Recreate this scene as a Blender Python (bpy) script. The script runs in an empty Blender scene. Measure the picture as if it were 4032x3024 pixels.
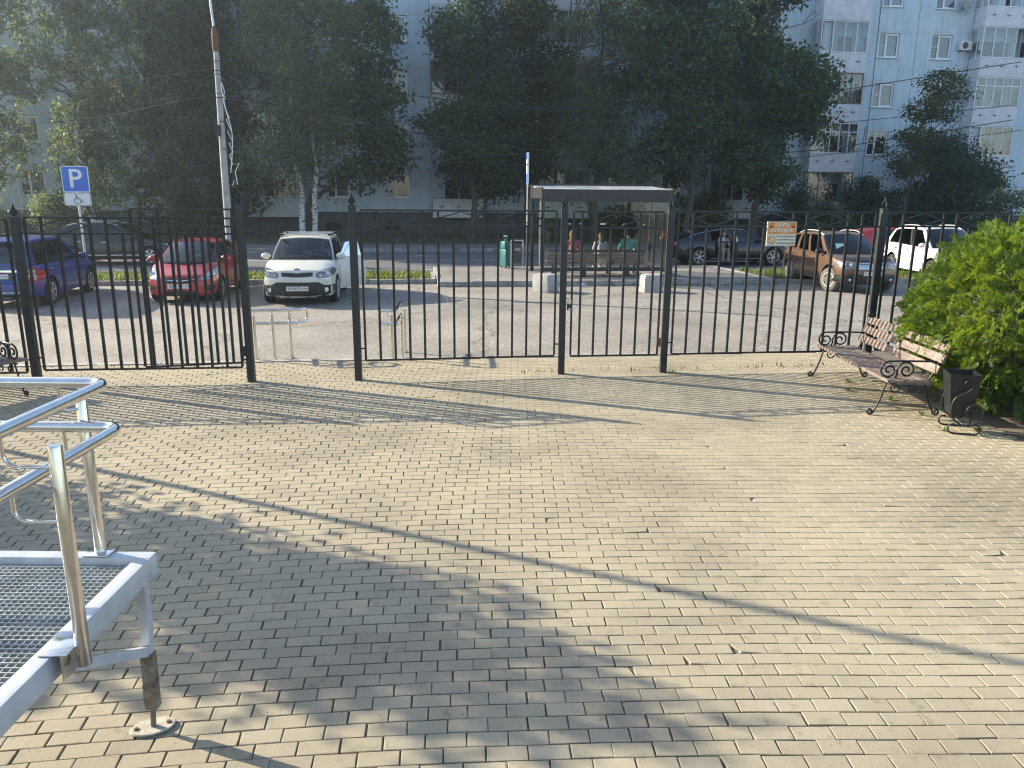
import bpy, bmesh, math, random
import numpy as np
from mathutils import Vector, Matrix
from mathutils.bvhtree import BVHTree
from mathutils.geometry import delaunay_2d_cdt

random.seed(11)
rng = np.random.default_rng(11)
SC = bpy.context.scene
COL = SC.collection
R = math.radians
ANG = R(7.4)                       # the fence, the road and the block of flats share this direction
CA, SA = math.cos(ANG), math.sin(ANG)


def ST(s, t, z=0.0):
    """street coordinates: s along the fence and road, t away from the camera"""
    return Vector((CA * s - SA * t, SA * s + CA * t, z))


# ------------------------------------------------------------------ mesh helpers
class MB:
    """collects shapes that become ONE mesh object"""

    def __init__(self):
        self.v, self.f, self.m = [], [], []

    def add(self, vs, fs, mi=0, M=None):
        n = len(self.v)
        if M is not None:
            vs = [M @ Vector(p) for p in vs]
        self.v += [tuple(p) for p in vs]
        self.f += [tuple(i + n for i in f) for f in fs]
        self.m += [mi] * len(fs)
        return self

    def box(self, c, s, mi=0, M=None, b=0.0):
        hx, hy, hz = s[0] / 2, s[1] / 2, s[2] / 2
        c = Vector(c)
        if b <= 0:
            vs = [c + Vector((x * hx, y * hy, z * hz)) for x in (-1, 1) for y in (-1, 1) for z in (-1, 1)]
            fs = [(0, 1, 3, 2), (4, 6, 7, 5), (0, 4, 5, 1), (2, 3, 7, 6), (0, 2, 6, 4), (1, 5, 7, 3)]
            return self.add(vs, fs, mi, M)
        b = min(b, hx * .95, hy * .95, hz * .95)
        bm = bmesh.new()
        bmesh.ops.create_cube(bm, size=1)
        for v in bm.verts:
            v.co = Vector((v.co.x * s[0], v.co.y * s[1], v.co.z * s[2])) + c
        bmesh.ops.bevel(bm, geom=list(bm.edges), offset=b, segments=2, affect='EDGES', profile=.6)
        bm.verts.index_update()
        self.add([v.co.copy() for v in bm.verts], [[v.index for v in f.verts] for f in bm.faces], mi, M)
        bm.free()
        return self

    def bar(self, a, b, w, h=None, mi=0, up=(0, 0, 1)):
        """square bar from a to b"""
        a, b = Vector(a), Vector(b)
        h = h or w
        d = (b - a)
        L = d.length
        d.normalize()
        u = Vector(up)
        if abs(d.dot(u)) > .98:
            u = Vector((0, 1, 0))
        x = d.cross(u).normalized()
        y = x.cross(d).normalized()
        M = Matrix((x, y, d)).transposed().to_4x4()
        M.translation = (a + b) / 2
        return self.box((0, 0, 0), (w, h, L), mi, M)

    def tube(self, path, r, seg=10, mi=0, closed=False, caps=True):
        P = [Vector(p) for p in path]
        n = len(P)
        rs = r if isinstance(r, (list, tuple)) else [r] * n
        prev = None
        vs = []
        for i, p in enumerate(P):
            if closed:
                d = (P[(i + 1) % n] - P[i - 1])
            else:
                d = P[min(i + 1, n - 1)] - P[max(i - 1, 0)]
            if d.length < 1e-9:
                d = Vector((0, 0, 1))
            d.normalize()
            if prev is None:
                u = Vector((0, 0, 1)) if abs(d.z) < .9 else Vector((1, 0, 0))
                x = d.cross(u).normalized()
            else:
                x = (prev - d * prev.dot(d)).normalized()
            prev = x
            y = d.cross(x)
            for k in range(seg):
                a = 2 * math.pi * k / seg
                vs.append(p + (x * math.cos(a) + y * math.sin(a)) * rs[i])
        fs = []
        for i in range(n if closed else n - 1):
            j = (i + 1) % n
            for k in range(seg):
                fs.append((i * seg + k, i * seg + (k + 1) % seg, j * seg + (k + 1) % seg, j * seg + k))
        if caps and not closed:
            fs.append(tuple(range(seg - 1, -1, -1)))
            fs.append(tuple((n - 1) * seg + k for k in range(seg)))
        return self.add(vs, fs, mi)

    def lathe(self, prof, seg=24, mi=0, M=None):
        """profile of (radius, z) spun round z"""
        vs, fs = [], []
        n = len(prof)
        for r, z in prof:
            for k in range(seg):
                a = 2 * math.pi * k / seg
                vs.append((r * math.cos(a), r * math.sin(a), z))
        for i in range(n - 1):
            for k in range(seg):
                fs.append((i * seg + k, i * seg + (k + 1) % seg, (i + 1) * seg + (k + 1) % seg, (i + 1) * seg + k))
        fs.append(tuple(range(seg - 1, -1, -1)))
        fs.append(tuple((n - 1) * seg + k for k in range(seg)))
        return self.add(vs, fs, mi, M)

    def prism(self, poly, z0, z1, mi=0, M=None):
        n = len(poly)
        vs = [(p[0], p[1], z0) for p in poly] + [(p[0], p[1], z1) for p in poly]
        fs = [tuple(range(n - 1, -1, -1)), tuple(range(n, 2 * n))]
        fs += [(i, (i + 1) % n, n + (i + 1) % n, n + i) for i in range(n)]
        return self.add(vs, fs, mi, M)

    def sphere(self, c, r, seg=16, rings=10, mi=0, M=None):
        if not isinstance(r, (tuple, list)):
            r = (r, r, r)
        vs, fs = [], []
        for i in range(rings + 1):
            th = math.pi * i / rings
            for k in range(seg):
                a = 2 * math.pi * k / seg
                vs.append((c[0] + r[0] * math.sin(th) * math.cos(a), c[1] + r[1] * math.sin(th) * math.sin(a), c[2] + r[2] * math.cos(th)))
        for i in range(rings):
            for k in range(seg):
                fs.append((i * seg + k, (i + 1) * seg + k, (i + 1) * seg + (k + 1) % seg, i * seg + (k + 1) % seg))
        return self.add(vs, fs, mi, M)

    def grid(self, fn, nu, nv, mi=0):
        """surface fn(u,v) for u, v in 0..1"""
        vs = [fn(i / nu, j / nv) for i in range(nu + 1) for j in range(nv + 1)]
        w = nv + 1
        fs = [(i * w + j, (i + 1) * w + j, (i + 1) * w + j + 1, i * w + j + 1) for i in range(nu) for j in range(nv)]
        return self.add(vs, fs, mi)

    def build(self, name, mats, parent=None, smooth=None, recalc=True):
        me = bpy.data.meshes.new(name)
        me.from_pydata(self.v, [], self.f)
        for m in (mats if isinstance(mats, (list, tuple)) else [mats]):
            me.materials.append(m)
        if len(self.m):
            me.polygons.foreach_set('material_index', self.m)
        return finish(name, me, parent, smooth, recalc)


def finish(name, me, parent=None, smooth=None, recalc=True):
    if recalc or smooth is not None:
        bm = bmesh.new()
        bm.from_mesh(me)
        if recalc:
            bmesh.ops.recalc_face_normals(bm, faces=bm.faces)
        if smooth is not None:
            lim = R(smooth)
            for f in bm.faces:
                f.smooth = True
            for e in bm.edges:
                e.smooth = e.calc_face_angle(4.0) < lim
        bm.to_mesh(me)
        bm.free()
    o = bpy.data.objects.new(name, me)
    COL.objects.link(o)
    if parent is not None:
        o.parent = parent
    return o


def npmesh(name, V, F, mat, parent=None, n=4, smooth=False):
    """mesh from numpy arrays of equal sized faces"""
    me = bpy.data.meshes.new(name)
    V = np.asarray(V, dtype=np.float32)
    F = np.asarray(F, dtype=np.int32)
    me.vertices.add(len(V))
    me.vertices.foreach_set('co', V.ravel())
    me.loops.add(F.size)
    me.loops.foreach_set('vertex_index', F.ravel())
    me.polygons.add(len(F))
    me.polygons.foreach_set('loop_start', np.arange(0, F.size, n, dtype=np.int32))
    me.polygons.foreach_set('loop_total', np.full(len(F), n, dtype=np.int32))
    if smooth:
        me.polygons.foreach_set('use_smooth', np.ones(len(F), dtype=bool))
    me.update(calc_edges=True)
    if not smooth:
        me.shade_flat()
    for m in (mat if isinstance(mat, (list, tuple)) else [mat]):
        me.materials.append(m)
    o = bpy.data.objects.new(name, me)
    COL.objects.link(o)
    if parent is not None:
        o.parent = parent
    return o


def thing(name, label, cat, loc=(0, 0, 0), rz=0.0, group=None):
    o = bpy.data.objects.new(name, None)
    o.empty_display_size = .2
    COL.objects.link(o)
    o.location = loc
    o.rotation_euler = (0, 0, rz)
    return tag(o, label, cat, group)


def tag(o, label, cat, group=None, kind=None):
    o['label'] = label
    o['category'] = cat
    if group:
        o['group'] = group
    if kind:
        o['kind'] = kind
    return o


def struct(o):
    o['kind'] = 'structure'
    return o


def copy_tree(o, parent=None):
    c = o.copy()
    COL.objects.link(c)
    if parent is not None:
        c.parent = parent
    for ch in list(o.children):
        copy_tree(ch, c)
    return c


def spiral(c, r0, r1, a0, a1, n=26):
    """2D spiral points"""
    return [(c[0] + (r0 + (r1 - r0) * i / n) * math.cos(a0 + (a1 - a0) * i / n),
             c[1] + (r0 + (r1 - r0) * i / n) * math.sin(a0 + (a1 - a0) * i / n)) for i in range(n + 1)]


def smooth_path(pts, n=6):
    """Catmull-Rom through 2D/3D points"""
    P = [Vector(p) for p in pts]
    P = [P[0] * 2 - P[1]] + P + [P[-1] * 2 - P[-2]]
    out = []
    for i in range(1, len(P) - 2):
        for k in range(n):
            t = k / n
            a, b, c, d = P[i - 1], P[i], P[i + 1], P[i + 2]
            out.append(.5 * ((2 * b) + (c - a) * t + (2 * a - 5 * b + 4 * c - d) * t * t + (3 * b - a - 3 * c + d) * t ** 3))
    out.append(P[-2])
    return out


def bend(pts, r=.05, n=6):
    """poly-line with rounded corners"""
    P = [Vector(p) for p in pts]
    out = [P[0]]
    for i in range(1, len(P) - 1):
        a = (P[i - 1] - P[i])
        b = (P[i + 1] - P[i])
        rr = min(r, a.length * .49, b.length * .49)
        p0, p1 = P[i] + a.normalized() * rr, P[i] + b.normalized() * rr
        for k in range(n + 1):
            t = k / n
            out.append(p0 * (1 - t) ** 2 + P[i] * 2 * t * (1 - t) + p1 * t * t)
    out.append(P[-1])
    return out


def text_obj(s, size, M, mat, name, parent=None, depth=.0015, bold=0.0, align='CENTER', width=None, surf=None):
    """lettering as a mesh; M places the text plane, surf optionally wraps points"""
    cu = bpy.data.curves.new('lettering_curve', 'FONT')
    cu.body = s
    cu.size = size
    cu.align_x = align
    cu.align_y = 'CENTER'
    cu.extrude = depth
    cu.offset = bold
    cu.resolution_u = 3
    ob = bpy.data.objects.new('lettering_tmp', cu)
    COL.objects.link(ob)
    dg = bpy.context.evaluated_depsgraph_get()
    me = bpy.data.meshes.new_from_object(ob.evaluated_get(dg))
    bpy.data.objects.remove(ob)
    bpy.data.curves.remove(cu)
    k = 1.0
    if width is not None and len(me.vertices):
        xs = [v.co.x for v in me.vertices]
        k = width / max(1e-6, max(xs) - min(xs))
    for v in me.vertices:
        p = Vector((v.co.x * k, v.co.y, v.co.z))
        v.co = M @ p
    me.materials.clear()
    me.materials.append(mat)
    me.name = name
    o = bpy.data.objects.new(name, me)
    COL.objects.link(o)
    if parent is not None:
        o.parent = parent
    return o


# ------------------------------------------------------------------ materials
def nodes(name):
    m = bpy.data.materials.new(name)
    m.use_nodes = True
    nt = m.node_tree
    return m, nt, nt.nodes['Principled BSDF']


def N(nt, t, **kw):
    n = nt.nodes.new(t)
    for k, v in kw.items():
        if k.startswith('i_'):
            n.inputs[int(k[2:]) if k[2:].isdigit() else k[2:]].default_value = v
        else:
            setattr(n, k, v)
    return n


def ramp(nt, stops):
    r = nt.nodes.new('ShaderNodeValToRGB')
    el = r.color_ramp.elements
    el[0].position, el[0].color = stops[0][0], (*stops[0][1], 1)
    el[1].position, el[1].color = stops[-1][0], (*stops[-1][1], 1)
    for p, c in stops[1:-1]:
        e = el.new(p)
        e.color = (*c, 1)
    return r


def mix(nt, a, b, fac, mode='MIX'):
    n = nt.nodes.new('ShaderNodeMix')
    n.data_type = 'RGBA'
    n.blend_type = mode
    for i, s in ((0, fac), (6, a), (7, b)):
        if hasattr(s, 'is_output'):
            nt.links.new(s, n.inputs[i])
        elif i == 0:
            n.inputs[0].default_value = s
        else:
            n.inputs[i].default_value = (*s, 1)
    return n.outputs[2]


def coords(nt, which='Object', scale=None):
    tc = nt.nodes.new('ShaderNodeTexCoord')
    if scale is None:
        return tc.outputs[which]
    mp = nt.nodes.new('ShaderNodeMapping')
    mp.inputs['Scale'].default_value = scale if isinstance(scale, tuple) else (scale,) * 3
    nt.links.new(tc.outputs[which], mp.inputs[0])
    return mp.outputs[0]


def noise(nt, co, sc, det=4, rough=.55):
    n = nt.nodes.new('ShaderNodeTexNoise')
    n.inputs['Scale'].default_value = sc
    n.inputs['Detail'].default_value = det
    n.inputs['Roughness'].default_value = rough
    nt.links.new(co, n.inputs['Vector'])
    return n


def bump(nt, b, h, strength, dist=.01):
    bp = nt.nodes.new('ShaderNodeBump')
    bp.inputs['Strength'].default_value = strength
    bp.inputs['Distance'].default_value = dist
    nt.links.new(h, bp.inputs['Height'])
    nt.links.new(bp.outputs[0], b.inputs['Normal'])


def dull(name, col, rough=.7, metal=0.0, var=.25, sc=6.0, bmp=.15, bsc=60, coat=0.0, dirt=None, spec=.5):
    """a plain surface with grain, patchy tone and a little relief"""
    m, nt, b = nodes(name)
    co = coords(nt)
    n1 = noise(nt, co, sc, 5)
    lo = tuple(c * (1 - var) for c in col)
    hi = tuple(min(1, c * (1 + var * .7)) for c in col)
    r = ramp(nt, [(.3, lo), (.7, hi)])
    nt.links.new(n1.outputs['Fac'], r.inputs[0])
    out = r.outputs[0]
    if dirt:
        n3 = noise(nt, co, sc * 2.7, 6, .7)
        r3 = ramp(nt, [(dirt[1], (0, 0, 0)), (min(.99, dirt[1] + .12), (1, 1, 1))])
        nt.links.new(n3.outputs['Fac'], r3.inputs[0])
        out = mix(nt, out, dirt[0], r3.outputs[0])
    nt.links.new(out, b.inputs['Base Color'])
    b.inputs['Roughness'].default_value = rough
    b.inputs['Metallic'].default_value = metal
    b.inputs['Coat Weight'].default_value = coat
    b.inputs['Coat Roughness'].default_value = .06
    b.inputs['Specular IOR Level'].default_value = spec
    if bmp:
        n2 = noise(nt, co, bsc, 3)
        bump(nt, b, n2.outputs['Fac'], bmp, .004)
    return m


def paint(name, col, metal=.0, rough=.28):
    m, nt, b = nodes(name)
    co = coords(nt)
    n1 = noise(nt, co, 2.5, 5)
    r = ramp(nt, [(.3, tuple(c * .9 for c in col)), (.75, col)])
    nt.links.new(n1.outputs['Fac'], r.inputs[0])
    nt.links.new(r.outputs[0], b.inputs['Base Color'])
    n2 = noise(nt, co, 9, 6, .7)
    mr = N(nt, 'ShaderNodeMapRange', i_3=rough * .8, i_4=rough * 1.5)
    nt.links.new(n2.outputs['Fac'], mr.inputs[0])
    nt.links.new(mr.outputs[0], b.inputs['Roughness'])
    b.inputs['Metallic'].default_value = metal
    b.inputs['Coat Weight'].default_value = .5
    b.inputs['Coat Roughness'].default_value = .08
    return m


def glass(name, tint=(.75, .82, .82), refl=1.0):
    m = bpy.data.materials.new(name)
    m.use_nodes = True
    nt = m.node_tree
    nt.nodes.remove(nt.nodes['Principled BSDF'])
    out = nt.nodes['Material Output']
    tr = N(nt, 'ShaderNodeBsdfTransparent')
    tr.inputs[0].default_value = (*tint, 1)
    gl = N(nt, 'ShaderNodeBsdfGlossy')
    gl.inputs['Roughness'].default_value = .02
    fr = N(nt, 'ShaderNodeFresnel')
    fr.inputs[0].default_value = 1.5
    mu = N(nt, 'ShaderNodeMath', operation='MULTIPLY_ADD')
    mu.inputs[1].default_value = refl
    mu.inputs[2].default_value = .02
    nt.links.new(fr.outputs[0], mu.inputs[0])
    mx = N(nt, 'ShaderNodeMixShader')
    nt.links.new(mu.outputs[0], mx.inputs[0])
    nt.links.new(tr.outputs[0], mx.inputs[1])
    nt.links.new(gl.outputs[0], mx.inputs[2])
    nt.links.new(mx.outputs[0], out.inputs[0])
    return m


def leafmat(name, cols, trans=.45, rough=.5):
    """leaf: colour picked per leaf, light comes through it"""
    m, nt, b = nodes(name)
    out = nt.nodes['Material Output']
    ge = N(nt, 'ShaderNodeNewGeometry')
    k = len(cols)
    r = ramp(nt, [(i / (k - 1), c) for i, c in enumerate(cols)])
    co = coords(nt)
    n1 = noise(nt, co, .7, 3)
    ma = N(nt, 'ShaderNodeMath', operation='ADD')
    mb_ = N(nt, 'ShaderNodeMath', operation='MULTIPLY')
    mb_.inputs[1].default_value = .55
    nt.links.new(ge.outputs['Random Per Island'], mb_.inputs[0])
    mc = N(nt, 'ShaderNodeMath', operation='MULTIPLY_ADD')
    mc.inputs[1].default_value = 1.6
    mc.inputs[2].default_value = -.58
    nt.links.new(n1.outputs['Fac'], mc.inputs[0])
    nt.links.new(mb_.outputs[0], ma.inputs[0])
    nt.links.new(mc.outputs[0], ma.inputs[1])
    nt.links.new(ma.outputs[0], r.inputs[0])
    nt.links.new(r.outputs[0], b.inputs['Base Color'])
    b.inputs['Roughness'].default_value = rough
    b.inputs['Specular IOR Level'].default_value = .35
    tl = N(nt, 'ShaderNodeBsdfTranslucent')
    hs = N(nt, 'ShaderNodeHueSaturation')
    hs.inputs['Hue'].default_value = .485
    hs.inputs['Saturation'].default_value = 1.1
    hs.inputs['Value'].default_value = 1.9
    nt.links.new(r.outputs[0], hs.inputs['Color'])
    nt.links.new(hs.outputs[0], tl.inputs[0])
    mx = N(nt, 'ShaderNodeMixShader')
    mx.inputs[0].default_value = trans
    nt.links.new(b.outputs[0], mx.inputs[1])
    nt.links.new(tl.outputs[0], mx.inputs[2])
    nt.links.new(mx.outputs[0], out.inputs[0])
    return m


def paver_mat():
    m, nt, b = nodes('paver_stone')
    ge = N(nt, 'ShaderNodeNewGeometry')
    co = coords(nt)
    r = ramp(nt, [(0, (.315, .278, .208)), (.08, (.335, .295, .215)), (.4, (.35, .308, .223)), (.8, (.362, .318, .232)), (1, (.38, .333, .245))])
    nt.links.new(ge.outputs['Random Per Island'], r.inputs[0])
    big = noise(nt, co, .55, 5, .6)
    rb = ramp(nt, [(.32, (.74, .73, .72)), (.5, (.98, .97, .96)), (.66, (1.12, 1.10, 1.05))])
    nt.links.new(big.outputs['Fac'], rb.inputs[0])
    c1 = mix(nt, r.outputs[0], rb.outputs[0], 1.0, 'MULTIPLY')
    gr = noise(nt, co, 210, 3, .7)
    rg = ramp(nt, [(.32, (.55, .55, .56)), (.5, (1, 1, 1)), (.70, (1.0, 1.0, 1.0)), (.78, (1.35, 1.3, 1.25))])
    nt.links.new(gr.outputs['Fac'], rg.inputs[0])
    c2 = mix(nt, c1, rg.outputs[0], .85, 'MULTIPLY')
    st = noise(nt, co, 7, 6, .75)
    rs = ramp(nt, [(.56, (1, 1, 1)), (.70, (.66, .64, .60))])
    nt.links.new(st.outputs['Fac'], rs.inputs[0])
    c3 = mix(nt, c2, rs.outputs[0], 1.0, 'MULTIPLY')
    sp = N(nt, 'ShaderNodeTexVoronoi')
    sp.inputs['Scale'].default_value = 9
    nt.links.new(co, sp.inputs['Vector'])
    rsp = ramp(nt, [(.035, (.25, .22, .2)), (.055, (1, 1, 1))])
    nt.links.new(sp.outputs['Distance'], rsp.inputs[0])
    c4 = mix(nt, c3, rsp.outputs[0], .8, 'MULTIPLY')
    nt.links.new(c4, b.inputs['Base Color'])
    b.inputs['Roughness'].default_value = .85
    b.inputs['Specular IOR Level'].default_value = .3
    h = noise(nt, co, 130, 4, .7)
    bump(nt, b, h.outputs['Fac'], .45, .004)
    return m


def asphalt_mat(name, base, agg, sc=70, crack=True, tone=.26):
    m, nt, b = nodes(name)
    co = coords(nt)
    v = N(nt, 'ShaderNodeTexVoronoi')
    v.inputs['Scale'].default_value = sc
    nt.links.new(co, v.inputs['Vector'])
    r = ramp(nt, [(0, base), (.45, base), (.8, agg), (1, tuple(min(1, a * 1.25) for a in agg))])
    sep = N(nt, 'ShaderNodeSeparateColor')
    nt.links.new(v.outputs['Color'], sep.inputs[0])
    nt.links.new(sep.outputs[0], r.inputs[0])
    n2 = noise(nt, co, .45, 6, .6)
    r2 = ramp(nt, [(.3, (1 - tone,) * 3), (.7, (1 + tone,) * 3)])
    nt.links.new(n2.outputs['Fac'], r2.inputs[0])
    c = mix(nt, r.outputs[0], r2.outputs[0], 1, 'MULTIPLY')
    n3 = noise(nt, co, 14, 6, .8)
    r3 = ramp(nt, [(.3, (.72, .72, .74)), (.62, (1.1, 1.08, 1.05))])
    nt.links.new(n3.outputs['Fac'], r3.inputs[0])
    c = mix(nt, c, r3.outputs[0], 1, 'MULTIPLY')
    if crack:
        cv = N(nt, 'ShaderNodeTexVoronoi', feature='DISTANCE_TO_EDGE')
        cv.inputs['Scale'].default_value = .16
        nw = noise(nt, co, 1.3, 5, .7)
        va = N(nt, 'ShaderNodeVectorMath', operation='MULTIPLY_ADD')
        va.inputs[1].default_value = (1.1, 1.1, 1.1)
        nt.links.new(nw.outputs['Color'], va.inputs[0])
        nt.links.new(co, va.inputs[2])
        nt.links.new(va.outputs[0], cv.inputs['Vector'])
        rc = ramp(nt, [(.002, (.35, .34, .33)), (.006, (1, 1, 1))])
        nt.links.new(cv.outputs['Distance'], rc.inputs[0])
        c = mix(nt, c, rc.outputs[0], .8, 'MULTIPLY')
    nt.links.new(c, b.inputs['Base Color'])
    b.inputs['Roughness'].default_value = .82
    bump(nt, b, v.outputs['Distance'], .6, .006)
    return m


def bark_mat(name, col, birch=False):
    m, nt, b = nodes(name)
    co = coords(nt, 'Object', (1, 1, .25) if not birch else (1, 1, 1.6))
    n1 = noise(nt, co, 9 if not birch else 5, 6, .7)
    if birch:
        r = ramp(nt, [(.0, (.03, .03, .03)), (.42, (.06, .055, .05)), (.47, (.55, .53, .50)), (1, (.72, .70, .66))])
    else:
        r = ramp(nt, [(.3, tuple(c * .5 for c in col)), (.7, tuple(c * 1.3 for c in col))])
    nt.links.new(n1.outputs['Fac'], r.inputs[0])
    nt.links.new(r.outputs[0], b.inputs['Base Color'])
    b.inputs['Roughness'].default_value = .9
    bump(nt, b, n1.outputs['Fac'], .6, .02)
    return m


def facade_mat():
    m, nt, b = nodes('painted_panel')
    co = coords(nt)
    sx = N(nt, 'ShaderNodeSeparateXYZ')
    nt.links.new(co, sx.inputs[0])
    base = (.58, .69, .77)
    n1 = noise(nt, co, .8, 5, .6)
    r1 = ramp(nt, [(.3, tuple(c * .9 for c in base)), (.7, tuple(c * 1.06 for c in base))])
    nt.links.new(n1.outputs['Fac'], r1.inputs[0])
    # repaired mortar along the panel joints (every storey, just over the windows)
    wob = noise(nt, co, 1.6, 5, .75)
    ad = N(nt, 'ShaderNodeMath', operation='MULTIPLY_ADD')
    ad.inputs[1].default_value = .55
    ad.inputs[2].default_value = -.275
    nt.links.new(wob.outputs['Fac'], ad.inputs[0])
    zz = N(nt, 'ShaderNodeMath', operation='ADD')
    nt.links.new(sx.outputs[2], zz.inputs[0])
    nt.links.new(ad.outputs[0], zz.inputs[1])
    z0 = N(nt, 'ShaderNodeMath', operation='SUBTRACT')
    z0.inputs[1].default_value = .98 + 2.95 / 2
    nt.links.new(zz.outputs[0], z0.inputs[0])
    md = N(nt, 'ShaderNodeMath', operation='PINGPONG')
    md.inputs[1].default_value = 2.95 / 2
    nt.links.new(z0.outputs[0], md.inputs[0])
    rj = ramp(nt, [(.0, (0, 0, 0)), (.9, (0, 0, 0)), (.93, (.75, .75, .75)), (1, (1, 1, 1))])
    dv = N(nt, 'ShaderNodeMath', operation='DIVIDE')
    dv.inputs[1].default_value = 2.95 / 2
    nt.links.new(md.outputs[0], dv.inputs[0])
    nt.links.new(dv.outputs[0], rj.inputs[0])
    nn = noise(nt, co, 5, 5, .8)
    rn = ramp(nt, [(.42, (.0, .0, .0)), (.55, (.8, .8, .8))])
    nt.links.new(nn.outputs['Fac'], rn.inputs[0])
    fac = mix(nt, rj.outputs[0], rn.outputs[0], 1, 'MULTIPLY')
    mort = ramp(nt, [(.35, (.36, .33, .32)), (.5, (.62, .60, .58)), (.7, (.70, .70, .70))])
    n4 = noise(nt, co, 3, 6, .8)
    nt.links.new(n4.outputs['Fac'], mort.inputs[0])
    c = mix(nt, r1.outputs[0], mort.outputs[0], fac)
    # stains running down
    cs = coords(nt, 'Object', (1.6, 1, .12))
    n5 = noise(nt, cs, 3, 5, .7)
    r5 = ramp(nt, [(.36, (.80, .80, .79)), (.52, (1, 1, 1))])
    nt.links.new(n5.outputs['Fac'], r5.inputs[0])
    c = mix(nt, c, r5.outputs[0], .8, 'MULTIPLY')
    nt.links.new(c, b.inputs['Base Color'])
    b.inputs['Roughness'].default_value = .9
    n6 = noise(nt, co, 25, 5)
    bump(nt, b, n6.outputs['Fac'], .3, .01)
    return m


def wood_mat(name, col, axis=1):
    m, nt, b = nodes(name)
    s = [14, 14, 14]
    s[axis] = .9
    co = coords(nt, 'Object', tuple(s))
    n1 = noise(nt, co, 2.4, 6, .65)
    r = ramp(nt, [(.3, tuple(c * .62 for c in col)), (.55, col), (.75, tuple(min(1, c * 1.35) for c in col))])
    nt.links.new(n1.outputs['Fac'], r.inputs[0])
    co2 = coords(nt)
    n2 = noise(nt, co2, 4, 5, .7)
    r2 = ramp(nt, [(.45, (0, 0, 0)), (.66, (.75, .75, .75))])
    nt.links.new(n2.outputs['Fac'], r2.inputs[0])
    c = mix(nt, r.outputs[0], (.25, .22, .195), r2.outputs[0])
    nt.links.new(c, b.inputs['Base Color'])
    b.inputs['Roughness'].default_value = .6
    bump(nt, b, n1.outputs['Fac'], .35, .004)
    return m


MT = {}
MT['iron'] = dull('black_iron_paint', (.012, .013, .0145), .42, 0, .3, 8, .25, 40, dirt=((.10, .045, .025), .70))
MT['iron_post'] = dull('weathered_iron_paint', (.019, .022, .023), .5, 0, .35, 5, .3, 35, dirt=((.05, .05, .047), .66))
MT['rust'] = dull('rusty_iron', (.14, .065, .03), .85, 0, .5, 14, .5, 50)
MT['black'] = dull('black_plastic', (.014, .014, .015), .5, 0, .2, 8, .1)
MT['trim'] = dull('grey_plastic_trim', (.07, .07, .072), .6, 0, .2, 8, .1)
MT['rubber'] = dull('tyre_rubber', (.022, .021, .02), .85, 0, .3, 20, .4, 50)
MT['dusty_rubber'] = dull('dusty_tyre_rubber', (.12, .11, .10), .9, 0, .3, 12, .4, 50)
MT['interior'] = dull('dark_upholstery', (.05, .05, .053), .8, 0, .3, 8, .2)
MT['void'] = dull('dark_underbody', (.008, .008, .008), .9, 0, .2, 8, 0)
MT['rim'] = dull('alloy_rim', (.55, .56, .57), .3, .8, .15, 8, .05)
MT['rim_white'] = dull('pale_steel_rim', (.62, .62, .60), .4, .3, .2, 8, .1)
MT['chrome'] = dull('chrome_trim', (.75, .76, .77), .12, 1, .05, 4, 0)
MT['steel'] = dull('polished_steel_tube', (.70, .68, .64), .16, 1, .12, 18, .03, 90)
MT['plate'] = dull('licence_plate_white', (.72, .72, .70), .45, 0, .08, 10, 0)
MT['ink'] = dull('black_lettering', (.015, .015, .018), .6, 0, .1, 10, 0)
MT['white_ink'] = dull('white_lettering', (.78, .77, .74), .5, 0, .06, 10, 0)
MT['glass_car'] = glass('car_glass', (.66, .70, .70), 1.3)
MT['glass_dark'] = glass('tinted_car_glass', (.20, .22, .23), 1.3)
MT['glass_shelter'] = glass('shelter_glass', (.72, .77, .76), 2.6)
MT['glass_window'] = glass('window_glass', (.62, .68, .70), 2.6)
MT['lamp'] = dull('lamp_reflector', (.70, .71, .72), .14, .7, .3, 14, .2, 40)
MT['red_lamp'] = dull('red_tail_lamp', (.30, .018, .012), .2, 0, .3, 18, .1, coat=.8)
MT['orange'] = dull('orange_sign_print', (.72, .27, .04), .5, 0, .08, 8, 0)
MT['cream'] = dull('cream_sign_board', (.70, .67, .55), .5, 0, .08, 8, 0)
MT['concrete'] = dull('pale_concrete', (.36, .36, .35), .85, 0, .25, 5, .4, 35)
MT['kerb'] = dull('kerb_stone', (.33, .315, .29), .9, 0, .35, 4, .5, 30)
MT['galv'] = dull('galvanised_steel', (.52, .55, .55), .45, .55, .2, 10, .15)
MT['frame_grey'] = dull('grey_enamel_frame', (.50, .53, .56), .35, .1, .15, 9, .12, 40, dirt=((.30, .29, .27), .68))
MT['white_frame'] = dull('white_window_frame', (.84, .85, .86), .4, 0, .08, 6, 0)
MT['brown_frame'] = dull('brown_window_frame', (.22, .12, .06), .6, 0, .2, 6, .1)
MT['curtain'] = dull('pale_curtain', (.56, .60, .66), .9, 0, .15, 3, .3, 12)
MT['curtain_tan'] = dull('patterned_curtain', (.30, .27, .22), .9, 0, .25, 3, .2, 12)
MT['room'] = dull('dark_room', (.035, .037, .042), .9, 0, .3, 2, 0)
MT['panel_white'] = dull('white_balcony_panel', (.68, .68, .71), .85, 0, .14, 2.2, .2, 20, dirt=((.36, .35, .35), .70))
MT['facade'] = facade_mat()
MT['plinth'] = dull('dark_plinth_render', (.085, .09, .095), .9, 0, .3, 2, .4, 20)
MT['paver'] = paver_mat()
MT['sand'] = dull('joint_sand', (.14, .115, .085), .95, 0, .4, 22, .5, 90)
MT['lot'] = asphalt_mat('worn_asphalt', (.18, .165, .143), (.335, .31, .27), 60)
MT['road'] = asphalt_mat('road_asphalt', (.085, .088, .095), (.16, .16, .165), 45, True)
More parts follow.
